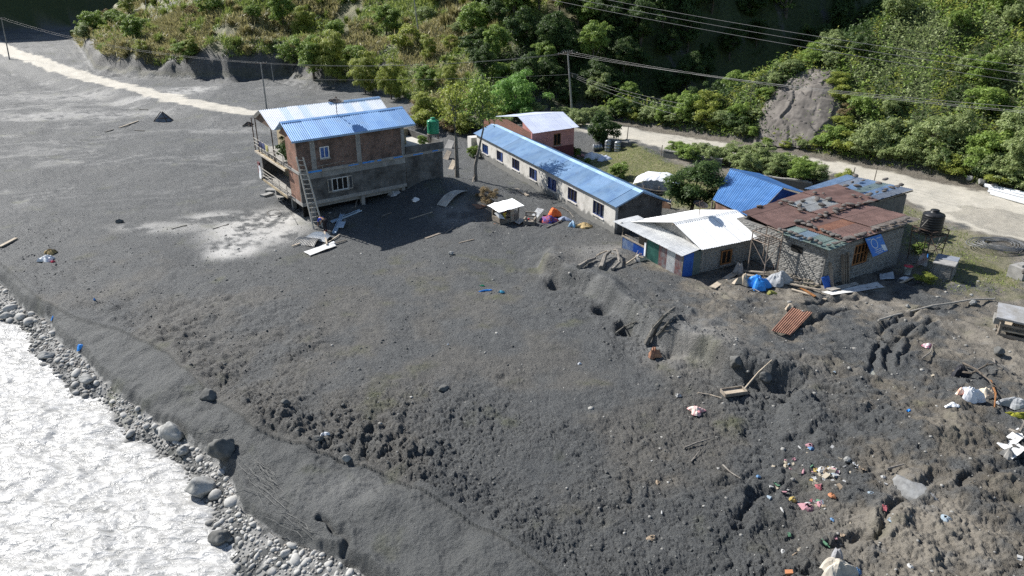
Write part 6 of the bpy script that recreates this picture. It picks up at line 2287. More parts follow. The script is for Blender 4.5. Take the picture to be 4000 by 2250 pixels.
# ------------------------------------------------------------------ stall, chair, cloths before the long building
def stall():
    b = P(1272, 556)
    t = thing('wooden_stall', 'small wooden stall with a crooked white tin roof on the mud', 'stall', b)
    F = frame(b, (.80, .60))
    ang = .1
    w, d = 1.9, 1.1
    for u, v in ((-.95, -.5), (.95, -.5), (-.95, .6), (.95, .6)):
        MB().bar(F(u, v, -.2), F(u + .05, v, 1.25), .08).build('post', wood_m, t)
    MB().box(F, -.95, .95, .56, .64, .0, 1.2).build('back_board', wood_m, t)
    MB().box(F, -.99, -.91, -.5, .56, .1, .55).build('side_board', wood_m, t)
    MB().box(F, .12, .5, -.56, -.49, .0, 1.15).build('front_board', pale_wood, t)
    MB().box(F, .55, .97, -.55, -.48, .05, .7).build('front_board', wood_m, t)
    MB().box(F, -.9, .1, -.53, -.46, .0, .4).build('front_board', wood_m, t)
    MB().box(F, -.9, .9, -.45, .55, .5, .54).build('shelf', wood_m, t)
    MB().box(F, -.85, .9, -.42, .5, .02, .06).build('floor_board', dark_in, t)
    rf = MB().bar(F(-1.0, -.45, 1.2), F(1.0, -.45, 1.3), .05).build('roof', wood_m, t)
    for i in range(3):
        a = -1.3 + i * .86
        MB().corr(F(a, -.85, 1.22 + .04 * i), F(a + .9, -.85, 1.26 + .04 * i), F(a + .9, .85, 1.50 + .03 * i), F(a, .85, 1.42 + .03 * i), .15, .02, 4, .03, .05).build('roof_sheet', white_roof, rf)
    MB().add([F(-1.35, -.9, .75), F(-.75, -.95, .55), F(-.9, -.3, 1.1), F(-1.4, -.3, 1.05)], [(0, 1, 2, 3)]).build('flap', dull_zinc, t)

    def fl(i, j):
        return F(-.75 + .45 * i - .12 * j * (i - .5) * 2, -.62 - .06 * math.sin(i * 5), 1.0 - .75 * j * (1 - .55 * abs(i - .5) * 2))
    tag(MB().grid(fl, 7, 6).build('yellow_flag', mat('yellow_cloth', (.62, .46, .06), (.5, .35, .05), 3, .8), loc=F(-.5, -.62, .2)), 'yellow pointed cloth hanging from the stall front', 'cloth')
    tag(MB().tube([F(-.55, -.58, .6), F(-.5, -.58, 1.1)], .05, 6).build('red_roll', mat('red_cloth', (.42, .04, .04), (.3, .03, .03), 4, .8), loc=F(-.5, -.6, .6)), 'red roll of cloth in the stall opening', 'cloth')
    tag(MB().box(F, -1.9, -1.15, -.2, .5, -.05, .06).build('brown_mat', mat('brown_sacking', (.22, .13, .09), (.15, .09, .06), 4, .95, bump=.5), loc=F(-1.5, 0, 0)), 'reddish brown sacking on the mud beside the stall', 'sacking')


stall()


def chair():
    b = P(1333, 566)
    t = thing('wooden_chair', 'muddy wooden armchair facing the camera beside the stall', 'chair', b)
    F = frame(b, (.97, -.22))
    for u in (-.42, .42):
        MB().bar(F(u, -.35, -.15), F(u, -.35, .62), .09).build('leg', wood_m, t)
        MB().bar(F(u, .35, -.15), F(u, .42, 1.0), .09).build('leg', wood_m, t)
        MB().bar(F(u, -.42, .62), F(u, .42, .64), .13, .06).build('armrest', wood_m, t)
    MB().box(F, -.40, .40, -.36, .36, .34, .42).build('seat', wood_m, t)
    MB().bar(F(-.42, .42, .95), F(.42, .42, .95), .06, .12).bar(F(-.42, .40, .65), F(.42, .40, .65), .05, .1).build('backrest', wood_m, t)
    MB().bar(F(-.42, -.35, .2), F(.42, -.35, .2), .05).build('stretcher', wood_m, t)
    A = F(-.1, 0, .44)
    tag(MB().lathe(A, [(.06, 0), (.08, .05), (.09, .12), (.07, .14)], 10).build('red_cup', mat('red_plastic', (.5, .03, .04), (.4, .02, .03), 3, .4), loc=A), 'small red cup on the seat of the wooden chair', 'cup')


chair()
sheet('corrugated_sheet', dull_zinc, 'pale corrugated sheet propped behind the wooden chair', [(1338, 556), (1352, 562), (1368, 540), (1352, 536)], lift=.5)
sheet('board', zinc_pale, 'tilted pale board left of the wooden chair', [(1292, 562), (1306, 570), (1320, 558), (1310, 553)], flat=True, cat='board', lift=.2)


def heap(px, py, rx, ry, h, m, label, cat='cloth', seed=0, n=26, fold=.35, name='cloth_heap', dz=0, rot=0, edge=.75):
    """crumpled heap: a folded sheet slumped over the ground"""
    b = P(px, py)

    def fn(i, j):
        a, r = i * 2 * math.pi, j
        w = 1 + .28 * math.sin(a * 3 + seed) + .14 * math.sin(a * 5 + seed * 2)
        lx, ly = rx * r * w * math.cos(a), ry * r * w * math.sin(a)
        x, y = lx * math.cos(rot) - ly * math.sin(rot), lx * math.sin(rot) + ly * math.cos(rot)
        q = Vector((x * 2.2 / rx ** .5, y * 2.2 / ry ** .5, seed * 3.3))
        f_ = mnoise.noise(q) + .5 * abs(mnoise.noise(q * 2.6)) + .35 * mnoise.noise(q * 5)
        z = h * (max(0, 1 - r ** 2.2) ** edge) * (1 + fold * f_) + .05 * (1 - r) + .02
        return Vector((b.x + x, b.y + y, G(b.x + x, b.y + y) * .6 + b.z * .4 + z + dz + .04 * f_ * r))
    o = MB().grid(fn, n, 9, True).build(name, m, loc=(b.x, b.y, b.z), smooth=False)
    return tag(o, label, cat)


heap(1380, 558, .75, .55, .45, mat('blue_print_cloth', (.05, .08, .36), (.45, .10, .06), 5, .85, amt=.3), 'blue and red patterned cloth heap in front of the long building', seed=1)
heap(1393, 545, .55, .42, .62, mat('orange_cloth', (.85, .20, .05), (.7, .14, .04), 3, .75), 'bright orange cloth on top of the patterned heap', seed=2, dz=.1)
heap(1420, 553, .6, .4, .18, mat('greyblue_cloth', (.30, .36, .48), (.2, .22, .3), 5, .85), 'grey-blue rag spread right of the orange cloth', seed=3)
seg_tube('stick', pale_bark_m, 'pole lying at the edge of the cloth heap', 'stick', [P(1375, 575, .08), P(1405, 562, .12), P(1422, 550, .1)], .05)
heap(1440, 570, .30, .30, .40, mat('lightblue_cloth', (.12, .45, .75), (.5, .6, .7), 3, .6), 'light blue bag beside the pile of maize', 'bag', seed=4)
heap(1468, 570, .80, .42, .22, mat('maize', (.55, .42, .22), (.38, .27, .12), 14, .8, bump=.6, bscale=30), 'pale yellow pile of maize cobs by the long building corner', 'maize', seed=5, fold=.6, n=34)
seg_tube('stick', pale_bark_m, 'bent bare branch lying before the long building', 'branch', [P(1386, 522, .05), P(1412, 524, .12), P(1432, 535, .1), P(1443, 548, .05)], .035)
plank('plank', pale_wood, 'weathered plank lying below the third window', (1300, 477), (1328, 494), .28, .08, .08)
heap(1205, 520, .55, .4, .10, mat('brown_leaves', (.25, .15, .10), (.15, .09, .07), 7, .95), 'reddish patch of dried leaves left of the stall', 'leaves', seed=6)

# yard: tarpaulin, laundry, drums
def tarp_mound():
    b = P(1650, 480)
    t = thing('covered_load', 'bowed bamboo frame under a white tarpaulin in the yard', 'tarpaulin', b)
    F = frame(b, (.95, -.3))

    def fn(i, j):
        u, v = -2.1 + 4.2 * i, -1.1 + 3.0 * j
        e = max(0, 1 - abs(u / 2.2) ** 3) * max(0, 1 - abs((v - .3) / 1.75) ** 3)
        w = .10 * mnoise.noise(Vector((u * 1.4, v * 1.4, 1))) + .08 * abs(mnoise.noise(Vector((u * 3, v * 2, 4)))) - .12 * abs(math.sin(u * 3.2)) * (1 - e)
        return F(u, v, .45 + 1.15 * e ** .6 + w)
    MB().grid(fn, 34, 22).build('tarpaulin', tarp_white, t)

    def fs(i, j):
        u = -2.0 + 3.6 * i
        return F(u, -1.12 - .1 * j + .06 * math.sin(u * 7) * (.3 + j), .55 - .55 * j + .75 * max(0, 1 - (u / 2.1) ** 2) * (1 - j) + .05 * math.sin(u * 11))
    MB().grid(fs, 30, 7).build('tarpaulin_side', tarp_grey, t)
    for k in range(4):
        MB().tube([F(-2.3, -1.25 + .03 * k, .85 - k * .2), F(-1.2, -1.42, .55 - k * .17), F(.2, -1.5, .42 - k * .13), F(1.9, -1.45, .5 - k * .15)], .04, 6).build('bamboo_pole', dark_in if k % 2 else wood_m, t)
    for u in (-2.2, -1, .4, 1.8):
        MB().tube([F(u, -1.3, -.2), F(u, -1.3, .8)], .045, 6).build('stake', wood_m, t)


tarp_mound()
heap(1492, 398, 1.15, .9, .55, tarp_white, 'white sheets heaped on the yard grass', seed=8, n=34)
heap(1520, 403, .8, .6, .40, mat('blue_white_cloth', (.42, .50, .72), (.75, .76, .8), 6, .85), 'blue and white washing right of the white sheets', seed=9)
heap(1462, 392, .6, .45, .12, pink, 'pinkish cloth spread left of the white sheets', seed=10)
plant('g_lush', P(1478, 412), .75, 'dark spiky cycad in front of the white sheets', 'plant', None, .7, 'cycad')
drum_m = mat('steel_drum', (.40, .42, .44), (.28, .30, .32), 3, .35, .6)
for k, (x, y, lab, lie) in enumerate(((1502, 378, 'pale drum lying on its side by the dark bush', True), (1529, 380, 'upright steel drum, middle of the three', False), (1553, 380, 'upright steel drum nearest the dark wall', False))):
    b = P(x, y)
    t = thing('steel_drum', lab, 'drum', b)
    pr = [(.36, 0), (.38, .03), (.37, .05), (.37, .32), (.39, .34), (.37, .36), (.37, .64), (.39, .66), (.37, .68), (.37, .95), (.38, .97), (.38, 1.0), (.34, 1.0), (.33, .97)]
    if lie:
        o = MB().lathe((0, 0, 0), [(r, z - .5) for r, z in pr], 20).build('body', drum_m, loc=(0, 0, 0), smooth=True)
        o.parent = t
        o.rotation_euler = (0, math.radians(90), .2)
        o.location = (0, 0, .37)
    else:
        MB().lathe(b, [(r, z * (1.2 if k == 1 else 1)) for r, z in pr], 20).build('body', drum_m, t, smooth=True)
        MB().lathe(b + Vector((0, 0, 1.2 if k == 1 else 1.0)), [(.33, 0), (.30, .08), (.2, .12), (.05, .13)], 20).build('lid', drum_m, t, smooth=True)


def low_wall(a, b, h, label, th=.35):
    A, B = P(*a), P(*b)
    t = thing('yard_wall', label, 'wall', A)
    d = B - A
    F = frame(A, (d.x, d.y))
    L = Vector((d.x, d.y, 0)).length
    core = MB().box(F, 0, L, 0, th, -.4, h).build('wall_core', dirty_wall, t)
    n, u = 0, 0
    while u < L - .2:
        w = U(.3, .6)
        MB().box(F, u + .01, min(L, u + w), -.03, th + .03, h + .003, h + U(.07, .16)).build('coping_stone', stone_wall_m, t)
        u += w


low_wall((1530, 372), (1586, 370), .9, 'short dark stone wall beside the steel drums')
low_wall((1668, 396), (1815, 420), .7, 'long dark yard wall under the hedge')
low_wall((1860, 455), (2040, 480), .7, 'yard wall behind the blue barn below the pale trees')
low_wall((1285, 425), (1287, 420), .3, 'stub of wall behind the long roof') if False else None
for k, (x, y, h, lab) in enumerate(((1577, 352, 1.7, 'fence post at the yard entrance by the road'), (1662, 395, 1.3, 'fence post at the yard wall corner'), (2066, 452, 1.6, 'fence post behind the annex by the road'), (2196, 466, 1.7, 'leaning fence post at the annex corner by the road'), (2143, 452, 1.2, 'thin post between road and annex'))):
    b = P(x, y)
    tag(MB().tube([b - Vector((0, 0, .3)), b + Vector((.08, 0, h))], [.06, .045], 6).build('fence_post', wood_m, loc=b), lab, 'fence post')
tag(MB().tube([P(1648, 510, .5), P(1690, 530, .55)], .05, 6).build('rail', wood_m), 'wooden rail at the yard edge behind the long building', 'rail')
b = P(1655, 520)
F = frame(b, (.75, -.66))
t = thing('brick_parapet', 'low orange brick wall between long building and white shed', 'wall', b)
MB().box(F, -1.2, 1.2, 0, .15, -.3, .75).build('wall_core', brick_mat('parapet_brick', F.ang, (.42, .22, .13), (.36, .18, .11), (.4, .33, .27)), t)
MB().box(F, -1.25, 1.25, -.03, .18, .753, .83).build('coping', concrete, t)


# ------------------------------------------------------------------ black tank on its stand, banner, things round the stone house
def black_tank():
    b = P(2322, 655)
    g = b.z
    t = thing('tank_stand', 'rusty angle-iron stand carrying the black water tank', 'tank stand', b)
    F = frame(b, (.93, .36))
    w = .78
    H = 2.0
    cs = [(-w, -w), (w, -w), (w, w), (-w, w)]
    for u, v in cs:
        MB().bar(F(u * .85, v * .85, -.25), F(u, v, H + .38), .06).build('leg', steel_dark, t)
    mb, br = MB(), MB()
    for i in range(4):
        a, c = cs[i], cs[(i + 1) % 4]
        for zz in (H, H + .36):
            mb.bar(F(*a, zz), F(*c, zz), .05)
        br.bar(F(a[0] * .87, a[1] * .87, .3), F(c[0], c[1], H - .1), .035)
        br.bar(F(a[0] * .9, a[1] * .9, 1.0), F(c[0] * .9, c[1] * .9, 1.0), .035)
    for j in range(1, 6):
        q = -w + 2 * w * j / 6
        mb.bar(F(q, -w, H), F(q, w, H), .05)
    mb.build('platform', steel_dark, t)
    br.build('brace', steel_dark, t)
    gtank(F(0, 0, H + .04), .68, 1.52, 'black ribbed plastic water tank on the rusty stand', False, m=tank_black)
    seg_tube('hose', cable_m, 'thin hose hanging from the black tank down to the grass', 'hose', [F(.6, .3, H + 1.2), F(1.3, .3, H + .6), F(1.4, .2, H - .6), F(.9, 0, .6), F(1.1, -.2, .1)], .018)


black_tank()


def banner():
    F = RF
    t = thing('banner', 'blue printed banner hung slanting below the rusty roof eave', 'banner', F(4.3, -.1, 2.0))
    a, b, c, d = F(3.45, -.20, 2.72), F(5.15, -.20, 2.72), F(5.75, -.55, 1.55), F(4.15, -.55, 1.45)

    def fn(i, j, e=0.0):
        return a.lerp(b, i).lerp(d.lerp(c, i), j) + Vector((0, -.03 * math.sin(i * 6) * j - e, e * .3))
    MB().grid(fn, 12, 8).build('sheet', mat('banner_blue', (.03, .15, .55), (.05, .22, .62), 1, .55), t)
    wht = mat('banner_print', (.72, .78, .85), (.62, .7, .8), 5, .6)
    mb = MB()
    ring = []
    for k in range(24):
        q = k / 24 * 2 * math.pi
        for r in (.19, .225):
            ring.append(fn(.40 + r * math.cos(q) * .85, .38 + r * math.sin(q) * 1.2, .012))
    mb.add(ring, [(2 * k, 2 * k + 1, (2 * k + 3) % 48, (2 * k + 2) % 48) for k in range(24)])
    mb.build('emblem_ring', wht, t)
    mb = MB()
    for row, (x0, x1, y) in enumerate(((.10, .30, .08), (.62, .92, .12), (.30, .78, .70), (.24, .86, .80), (.34, .70, .90))):
        x = x0
        while x < x1:
            w = U(.018, .04)
            mb.add([fn(x, y, .012), fn(x + w, y, .012), fn(x + w, y + .05, .012), fn(x, y + .05, .012)], [(0, 1, 2, 3)])
            x += w + .018
    mb.add([fn(.72, .55, .011), fn(.98, .62, .011), fn(.98, .95, .011), fn(.80, .93, .011)], [(0, 1, 2, 3)])
    mb.build('print', wht, t)


banner()
for k, (u, h, m, lab) in enumerate(((.35, 1.7, wood_m, 'weathered plank leaning on the stone house, leftmost of the four'), (1.5, 2.0, wood_m, 'second leaning plank on the stone house front'), (1.72, 1.9, wood_m, 'third leaning plank on the stone house front'), (2.0, 2.05, wood_m, 'leaning plank nearest the stone house window'))):
    a = RF(u, -.6, 0)
    a.z = G(a.x, a.y) - .05
    tag(MB().bar(a, RF(u + .05, -.1, h), .2, .05, up=(.85, .527, 0)).build('plank', m, loc=a), lab, 'plank')
a = RF(-.25, -.55, 0)
a.z = G(a.x, a.y) - .05
tag(MB().hexa([a, a + RF.u * .7, RF(.45, -.15, .8), RF(-.25, -.15, .8), a + Vector((-.02, .04, .02)), a + RF.u * .7 + Vector((-.02, .04, .02)), RF(.45, -.1, .82), RF(-.25, -.1, .82)]).build('blue_board', blue_sheet, loc=a), 'blue board leaning on the stone house corner', 'board')
plank('post', pale_wood, 'pale square post leaning on the blue board', (2052, 722), (2062, 660), .1, .1, .02, 'post', lift2=.75)
# timber and tarps below the shed
for k, (a, b, w, lab) in enumerate((((1792, 728), (1850, 690), .42, 'ladder-like pale frame lying on the mud below the shed'), ((1842, 692), (1905, 702), .3, 'grey plank at the top of the timber heap'), ((1858, 688), (1925, 694), .25, 'split log on the timber heap'), ((1975, 702), (2062, 712), .18, 'long grey pole, uppermost right of the grey tarp'), ((1968, 712), (2058, 722), .2, 'grey plank, second right of the grey tarp'), ((1985, 722), (2062, 738), .18, 'grey plank, third right of the grey tarp'), ((1990, 732), (2078, 758), .18, 'pale plank pointing down from the grey tarp'), ((2010, 728), (2050, 752), .14, 'short reddish board among the planks'))):
    plank('plank', (pale_wood, wood_m, wood_m, wood_m, wood_m, wood_m, pale_wood, orange_wood)[k], lab, a, b, w, .07, .12 + .05 * (k % 3))
heap(1868, 712, .55, .42, .40, pale_wood, 'crumpled brown cardboard on the timber heap', 'cardboard', seed=11, n=14, fold=.9)
heap(1858, 692, .35, .3, .6, mat('old_crate', (.4, .38, .36), (.2, .19, .18), 4, .9), 'weathered white box edge sticking up from the heap', 'box', seed=12, n=10, fold=.9)
heap(1908, 722, .68, .55, .62, tarp_blue, 'bright blue tarpaulin bundle below the shed', 'tarpaulin', seed=13)
heap(1958, 712, .80, .52, .62, tarp_grey, 'grey tarpaulin draped over timber right of the blue one', 'tarpaulin', seed=14)
heap(1940, 738, .3, .2, .12, mat('olive_bag', (.3, .3, .08), (.2, .2, .06), 3, .8), 'olive bag under the edge of the blue tarpaulin', 'bag', seed=15)
seg_tube('branch', pale_bark_m, 'splayed dry twigs under the blue tarpaulin', 'branch', [P(1880, 735, .05), P(1895, 732, .15), P(1910, 738, .1)], .03)
sheet('corrugated_sheet', rust_pale, 'rust-red corrugated sheet lying on the mud below the timber', [(1940, 838), (1988, 850), (2042, 792), (1992, 780)], bend=.05, lift=.16)
heap(1985, 775, .25, .2, .2, pale_wood, 'small broken wooden box above the rusty sheet', 'box', seed=16, n=8, fold=.8)
sheet('board', dull_zinc, 'long grey sheet lying along the foot of the stone house', [(2065, 738), (2092, 746), (2225, 726), (2205, 712)], flat=True, cat='board', lift=.10)
sheet('board', zinc_pale, 'second grey sheet overlapping the long one', [(2075, 732), (2090, 738), (2160, 722), (2150, 715)], flat=True, cat='board', lift=.18)
sheet('board', mat('paper_sheet', (.55, .58, .60), (.35, .38, .42), 5, .8), 'square printed sheet lying in front of the stone house', [(2213, 706), (2250, 704), (2246, 686), (2212, 692)], flat=True, cat='sheet', lift=.08)


def bucket(px, py, r, h, m, lab, lid=None, lie=False):
    b = P(px, py)
    t = thing('bucket', lab, 'bucket', b)
    c = b if not lie else b + Vector((0, 0, .02))
    MB().lathe(c, [(r * .8, -.05), (r * .82, 0), (r, h), (r * 1.06, h + .02), (r * 1.06, h - .03), (r * .9, h - .04)], 16).build('body', m, t, smooth=True)
    MB().tube([c + Vector((-r, 0, h)), c + Vector((-r * .6, -.1, h + .18)), c + Vector((r * .6, -.1, h + .18)), c + Vector((r, 0, h))], .012, 5).build('handle', cable_m, t)
    if lid:
        MB().lathe(c + Vector((0, 0, h + .025)), [(r * 1.08, 0), (r * 1.1, .03), (r * .6, .06)], 16).build('lid', lid, t, smooth=True)


red_p = mat('red_lid', (.62, .06, .09), (.5, .04, .07), 3, .45)
bucket(2281, 690, .26, .55, mat('white_bucket', (.65, .66, .66), (.1, .13, .1), 1.4, .5), 'white bucket with red lid in front of the stone house', red_p)
bucket(2232, 656, .22, .28, red_p, 'red basin in the shade of the stone house')
bucket(2196, 669, .15, .18, mat('blue_plastic', (.03, .12, .6), (.02, .08, .4), 3, .4), 'small blue pot in the shade left of the red basin')
bucket(2245, 634, .14, .15, mat('blue_plastic', (.03, .12, .6), (.02, .08, .4), 3, .4), 'small blue tub near the tank stand foot')
heap(2318, 666, .32, .30, .75, mat('white_sack', (.70, .70, .68), (.35, .2, .15), 1.6, .8), 'white sack with brown stains between tank stand and stone box', 'sack', seed=17, edge=.5, fold=.12)
heap(2330, 650, .16, .14, .3, tarp_blue, 'blue rag tied at the top of the white sack', 'cloth', seed=18, n=12)
heap(2277, 703, .28, .2, .12, tarp_white, 'crumpled white plastic below the lidded bucket', 'plastic', seed=19, n=14)
plank('plank', pale_wood, 'short plank lying between bucket and stone box', (2265, 712), (2300, 698), .14, .05)


def stone_box():
    b = P(2372, 692)
    t = thing('stone_box', 'low dry-stone box with slate lid on the grass', 'stone box', b)
    F = frame(b, (.62, .78))
    MB().box(F, -.9, .9, -.55, .55, -.3, .98).build('wall_core', mortar_m, t)
    for v, s in ((-.55, 0), (.55, 0)):
        z = -.1
        while z < .9:
            u = -.9
            h = U(.07, .12)
            while u < .85:
                w = min(U(.25, .5), .9 - u)
                MB().box(F, u + .01, u + w - .01, v - U(.03, .06), v + U(.03, .06), z + .004, z + h - .006).build('stone', stone_wall_m, t)
                u += w
            z += h
    for u in (-.9, .9):
        z = -.1
        while z < .9:
            v = -.5
            h = U(.07, .12)
            while v < .45:
                w = min(U(.25, .45), .5 - v)
                MB().box(F, u - U(.03, .06), u + U(.03, .06), v + .01, v + w - .01, z + .004, z + h - .006).build('stone', stone_wall_m, t)
                v += w
            z += h
    MB().box(F, -1.0, .02, -.64, .64, .99, 1.06).build('lid_slab', concrete, t)
    MB().box(F, .03, 1.02, -.62, .66, .99, 1.07).build('lid_slab', mat('blue_slate', (.25, .27, .31), (.18, .2, .24), 3, .8), t)


stone_box()
coil_c = P(2512, 618)
coil_m = mat('pipe_coil', (.17, .175, .18), (.11, .115, .12), 3, .5)
pts = []
for i in range(330):
    a = i * .19
    r = .75 + .85 * (i / 330) + .10 * math.sin(a * 2.7 + i * .05)
    x, y = coil_c.x + r * math.cos(a) * 1.25 + .3 * math.sin(i * .013), coil_c.y + r * math.sin(a) * .95
    pts.append(Vector((x, y, coil_c.z + .08 + .10 * abs(math.sin(i * .37)) + .06 * (i % 60) / 60)))
tag(MB().tube(pts, .028, 5).build('pipe_coil', coil_m, loc=coil_c), 'big loose coil of grey pipe lying on the grass', 'pipe coil')
b = P(2562, 700)
F = frame(b, (.9, .4))
tag(MB().box(F, -.5, .8, -.5, .5, -.2, .85).box(F, -.25, .1, -.15, .15, .853, 1.0).build('concrete_block', concrete, loc=b), 'pale concrete block at the right edge behind the table', 'concrete block')


def table():
    b = P(2545, 845)
    t = thing('stone_table', 'rough stand with sloping slab top and shelf at right edge', 'table', b)
    F = frame(b, (.86, -.5))
    MB().hexa([F(-1.0, -.75, 1.12), F(1.7, -.9, 1.02), F(1.9, 1.1, 1.22), F(-.9, 1.05, 1.3), F(-1.0, -.75, 1.22), F(1.7, -.9, 1.12), F(1.9, 1.1, 1.32), F(-.9, 1.05, 1.4)]).build('table_top', mat('grey_slab', (.36, .37, .39), (.22, .21, .19), 1.3, .85, bump=.3), t)
    for u, v in ((-.7, -.6), (1.3, -.7), (-.7, .8), (1.5, .9)):
        MB().bar(F(u, v, -.3), F(u, v, 1.15), .13).build('leg', wood_m, t)
    MB().box(F, -.75, 1.5, -.62, .85, .42, .5).build('shelf', pale_wood, t)
    MB().box(F, -.75, 1.5, .82, .88, .1, .95).build('back_board', dark_in, t)
    MB().bar(F(-.75, -.66, .18), F(1.4, -.74, .18), .06, .2).bar(F(-.75, -.66, .8), F(1.4, -.74, .8), .06, .12).build('rail', wood_m, t)
    MB().box(F, -1.05, -.55, -.6, .2, .75, 1.1).build('stone_pier', stone_wall_m, t)


table()
boulder(2566, 728, .28, .24, .2, .4, 23.3, brown_rock_m, 'brown stone lying on top of the slab table', .0, dz=1.0)
seg_tube('pipe', rail_m, 'long pale pipe bending across the rutted mud', 'pipe', [P(x, y, .14) for x, y in ((2208, 811), (2250, 798), (2300, 786), (2345, 774), (2395, 767), (2440, 759), (2500, 757))], .055, n=8)
for k, (x0, y0, x1, y1, z, lab) in enumerate(((2476, 468, 2620, 500, .12, 'steel pole, lowest at the back of the roadside stack'), (2478, 472, 2620, 508, .16, 'steel pole in the roadside stack, second from the back'), (2488, 477, 2620, 514, .14, 'steel pole in the roadside stack, middle'), (2486, 484, 2620, 521, .14, 'steel pole in the roadside stack, fourth'), (2492, 490, 2620, 528, .12, 'steel pole in the roadside stack, nearest the road'), (2484, 452, 2620, 490, .55, 'thick steel pole resting highest on the roadside stack'))):
    a, b = P(x0, y0, z), P(x1, y1, z)
    b.z = a.z + (.1 if k < 5 else 0)
    tag(MB().tube([a, b], [.14 if k < 5 else .2, .12], 10).build('steel_pole', mat('new_galvanised', (.72, .74, .76), (.58, .61, .64), 3, .35, .1), loc=a), lab, 'steel pole')


# ------------------------------------------------------------------ driftwood, roots and branches
def stick(pts, r, label, cat='branch', m=None, twigs=0, lift=.06):
    Q = [P(x, y, lift + (z if z else 0)) for x, y, z in pts]
    mb = MB().tube(Q, [r * (1 - .55 * i / max(1, len(Q) - 1)) for i in range(len(Q))], 6)
    for k in range(twigs):
        i = random.randrange(1, len(Q))
        s = Q[i - 1].lerp(Q[i], U(.2, .9))
        d = (Q[i] - Q[i - 1]).normalized()
        e = s + (d * U(.5, 1) + Vector((U(-.6, .6), U(-.6, .6), U(0, .5)))) * U(.25, .7)
        mb.tube([s, s.lerp(e, .5) + Vector((U(-.05, .05), U(-.05, .05), .04)), e], [r * .35, r * .25, r * .1], 5)
    return tag(mb.build('branch' if cat == 'branch' else 'log', m or pale_bark_m, loc=Q[0]), label, cat)


mudwood = mat('muddy_wood', (.17, .16, .14), (.09, .085, .075), 4, .92, bump=.4, bscale=15)
stick([(1625, 868, 0), (1645, 838, .25), (1668, 812, .35), (1695, 788, .3)], .17, 'uprooted tree trunk lying across the mud scarp', 'log', mudwood, 7)
stick([(1652, 850, .1), (1680, 822, .2), (1700, 800, .1)], .09, 'second root alongside the uprooted trunk', 'branch', mudwood, 4)
stick([(1548, 842, .02), (1570, 828, .1), (1600, 815, .1)], .07, 'dark root sticking out of the scarp by the middle pit', 'branch', mudwood, 3)
stick([(1455, 676, .05), (1480, 662, .12), (1498, 655, .1)], .17, 'pale log, leftmost of the driftwood before the shed', 'log', pale_bark_m, 2)
stick([(1512, 678, .05), (1522, 655, .3), (1535, 645, .35)], .19, 'thick pale log standing up in the middle driftwood', 'log', pale_bark_m, 2)
stick([(1540, 682, .05), (1558, 670, .25), (1552, 645, .4), (1542, 640, .3)], .12, 'curved pale log at the right of the driftwood', 'log', pale_bark_m, 3)
stick([(1500, 652, .2), (1525, 645, .35), (1545, 652, .3)], .06, 'forked branch across the driftwood logs', 'branch', pale_wood, 3)
stick([(1575, 668, .05), (1600, 655, .2), (1618, 660, .3)], .07, 'broken pale branch beside the lean-to door', 'branch', pale_wood, 2)
heap(1608, 655, .45, .3, .3, zinc_pale, 'scrap of cardboard against the lean-to wall', 'cardboard', seed=20, n=12, fold=.7)
stick([(1720, 1130, 0), (1750, 1120, .06), (1788, 1108, .05)], .05, 'straight grey stick on the lower middle mud')
stick([(1738, 1165, 0), (1755, 1145, .05), (1770, 1130, .1)], .04, 'forked thin twig below the straight grey stick', twigs=3)
stick([(1818, 1172, 0), (1835, 1192, .05), (1862, 1208, .03)], .04, 'bent pale stick left of the litter')
stick([(1755, 992, .02), (1785, 998, .06), (1815, 1005, .03)], .035, 'thin curved lath left of the wooden tray', m=pale_wood)
stick([(1872, 985, .05), (1905, 958, .4), (1938, 932, .5)], .06, 'long pale pole rising from the wooden tray over the pit', m=pale_wood, lift=.1)
A = P(1845, 990, .05)
F = frame(A, (.97, .24))
t = thing('wooden_tray', 'shallow wooden tray lying by the pit in the lower right', 'tray', A)
MB().box(F, -.55, .55, -.25, .25, 0, .05).build('tray_base', pale_wood, t)
for q in ((-.58, .58, -.28, -.24), (-.58, .58, .24, .28), (-.6, -.56, -.24, .24), (.56, .6, -.24, .24)):
    MB().box(F, *q, -.02, .16).build('tray_side', wood_m, t)
heap(1645, 895, .35, .28, .42, mat('rusty_tin', (.40, .22, .13), (.25, .12, .08), 4, .7), 'crumpled rusty tin standing on the mud below the scarp', 'tin', seed=21, n=14, fold=1.0)
stick([(2228, 1188, .1), (2252, 1182, .12), (2272, 1176, .1)], .06, 'short pale stick lying on the long grey boulder')
stick([(2318, 905, .02), (2340, 892, .1), (2345, 872, .08)], .05, 'curved grey stick beside the puddle', twigs=2)
stick([(2395, 940, .1), (2440, 955, .3), (2480, 935, .35), (2495, 930, .2)], .07, 'bare dark branch of the brush pile, uppermost', m=bark_m, twigs=6)
stick([(2420, 920, .1), (2450, 945, .3), (2485, 968, .2), (2500, 985, .05)], .06, 'bare branch crossing under the uppermost one', m=bark_m, twigs=5)
stick([(2490, 965, .1), (2502, 1000, .15), (2500, 1030, .05)], .06, 'curved ochre branch beside the white scrap pile', m=orange_wood, twigs=1)
stick([(2540, 1090, .1), (2560, 1105, .3), (2576, 1075, .45)], .10, 'thick grey branch at the right edge above the white boards', 'log', pale_bark_m, 2)
stick([(2500, 905, 0), (2505, 940, .05)], .04, 'upright thin lath on the pale gravel')
heap(2412, 945, .42, .26, .45, mat('black_cloth', (.03, .032, .04), (.02, .02, .025), 4, .7), 'black plastic hung on the brush pile', 'plastic', seed=22, n=16)
root_m = mat('grey_root', (.24, .235, .22), (.14, .14, .13), 5, .9)
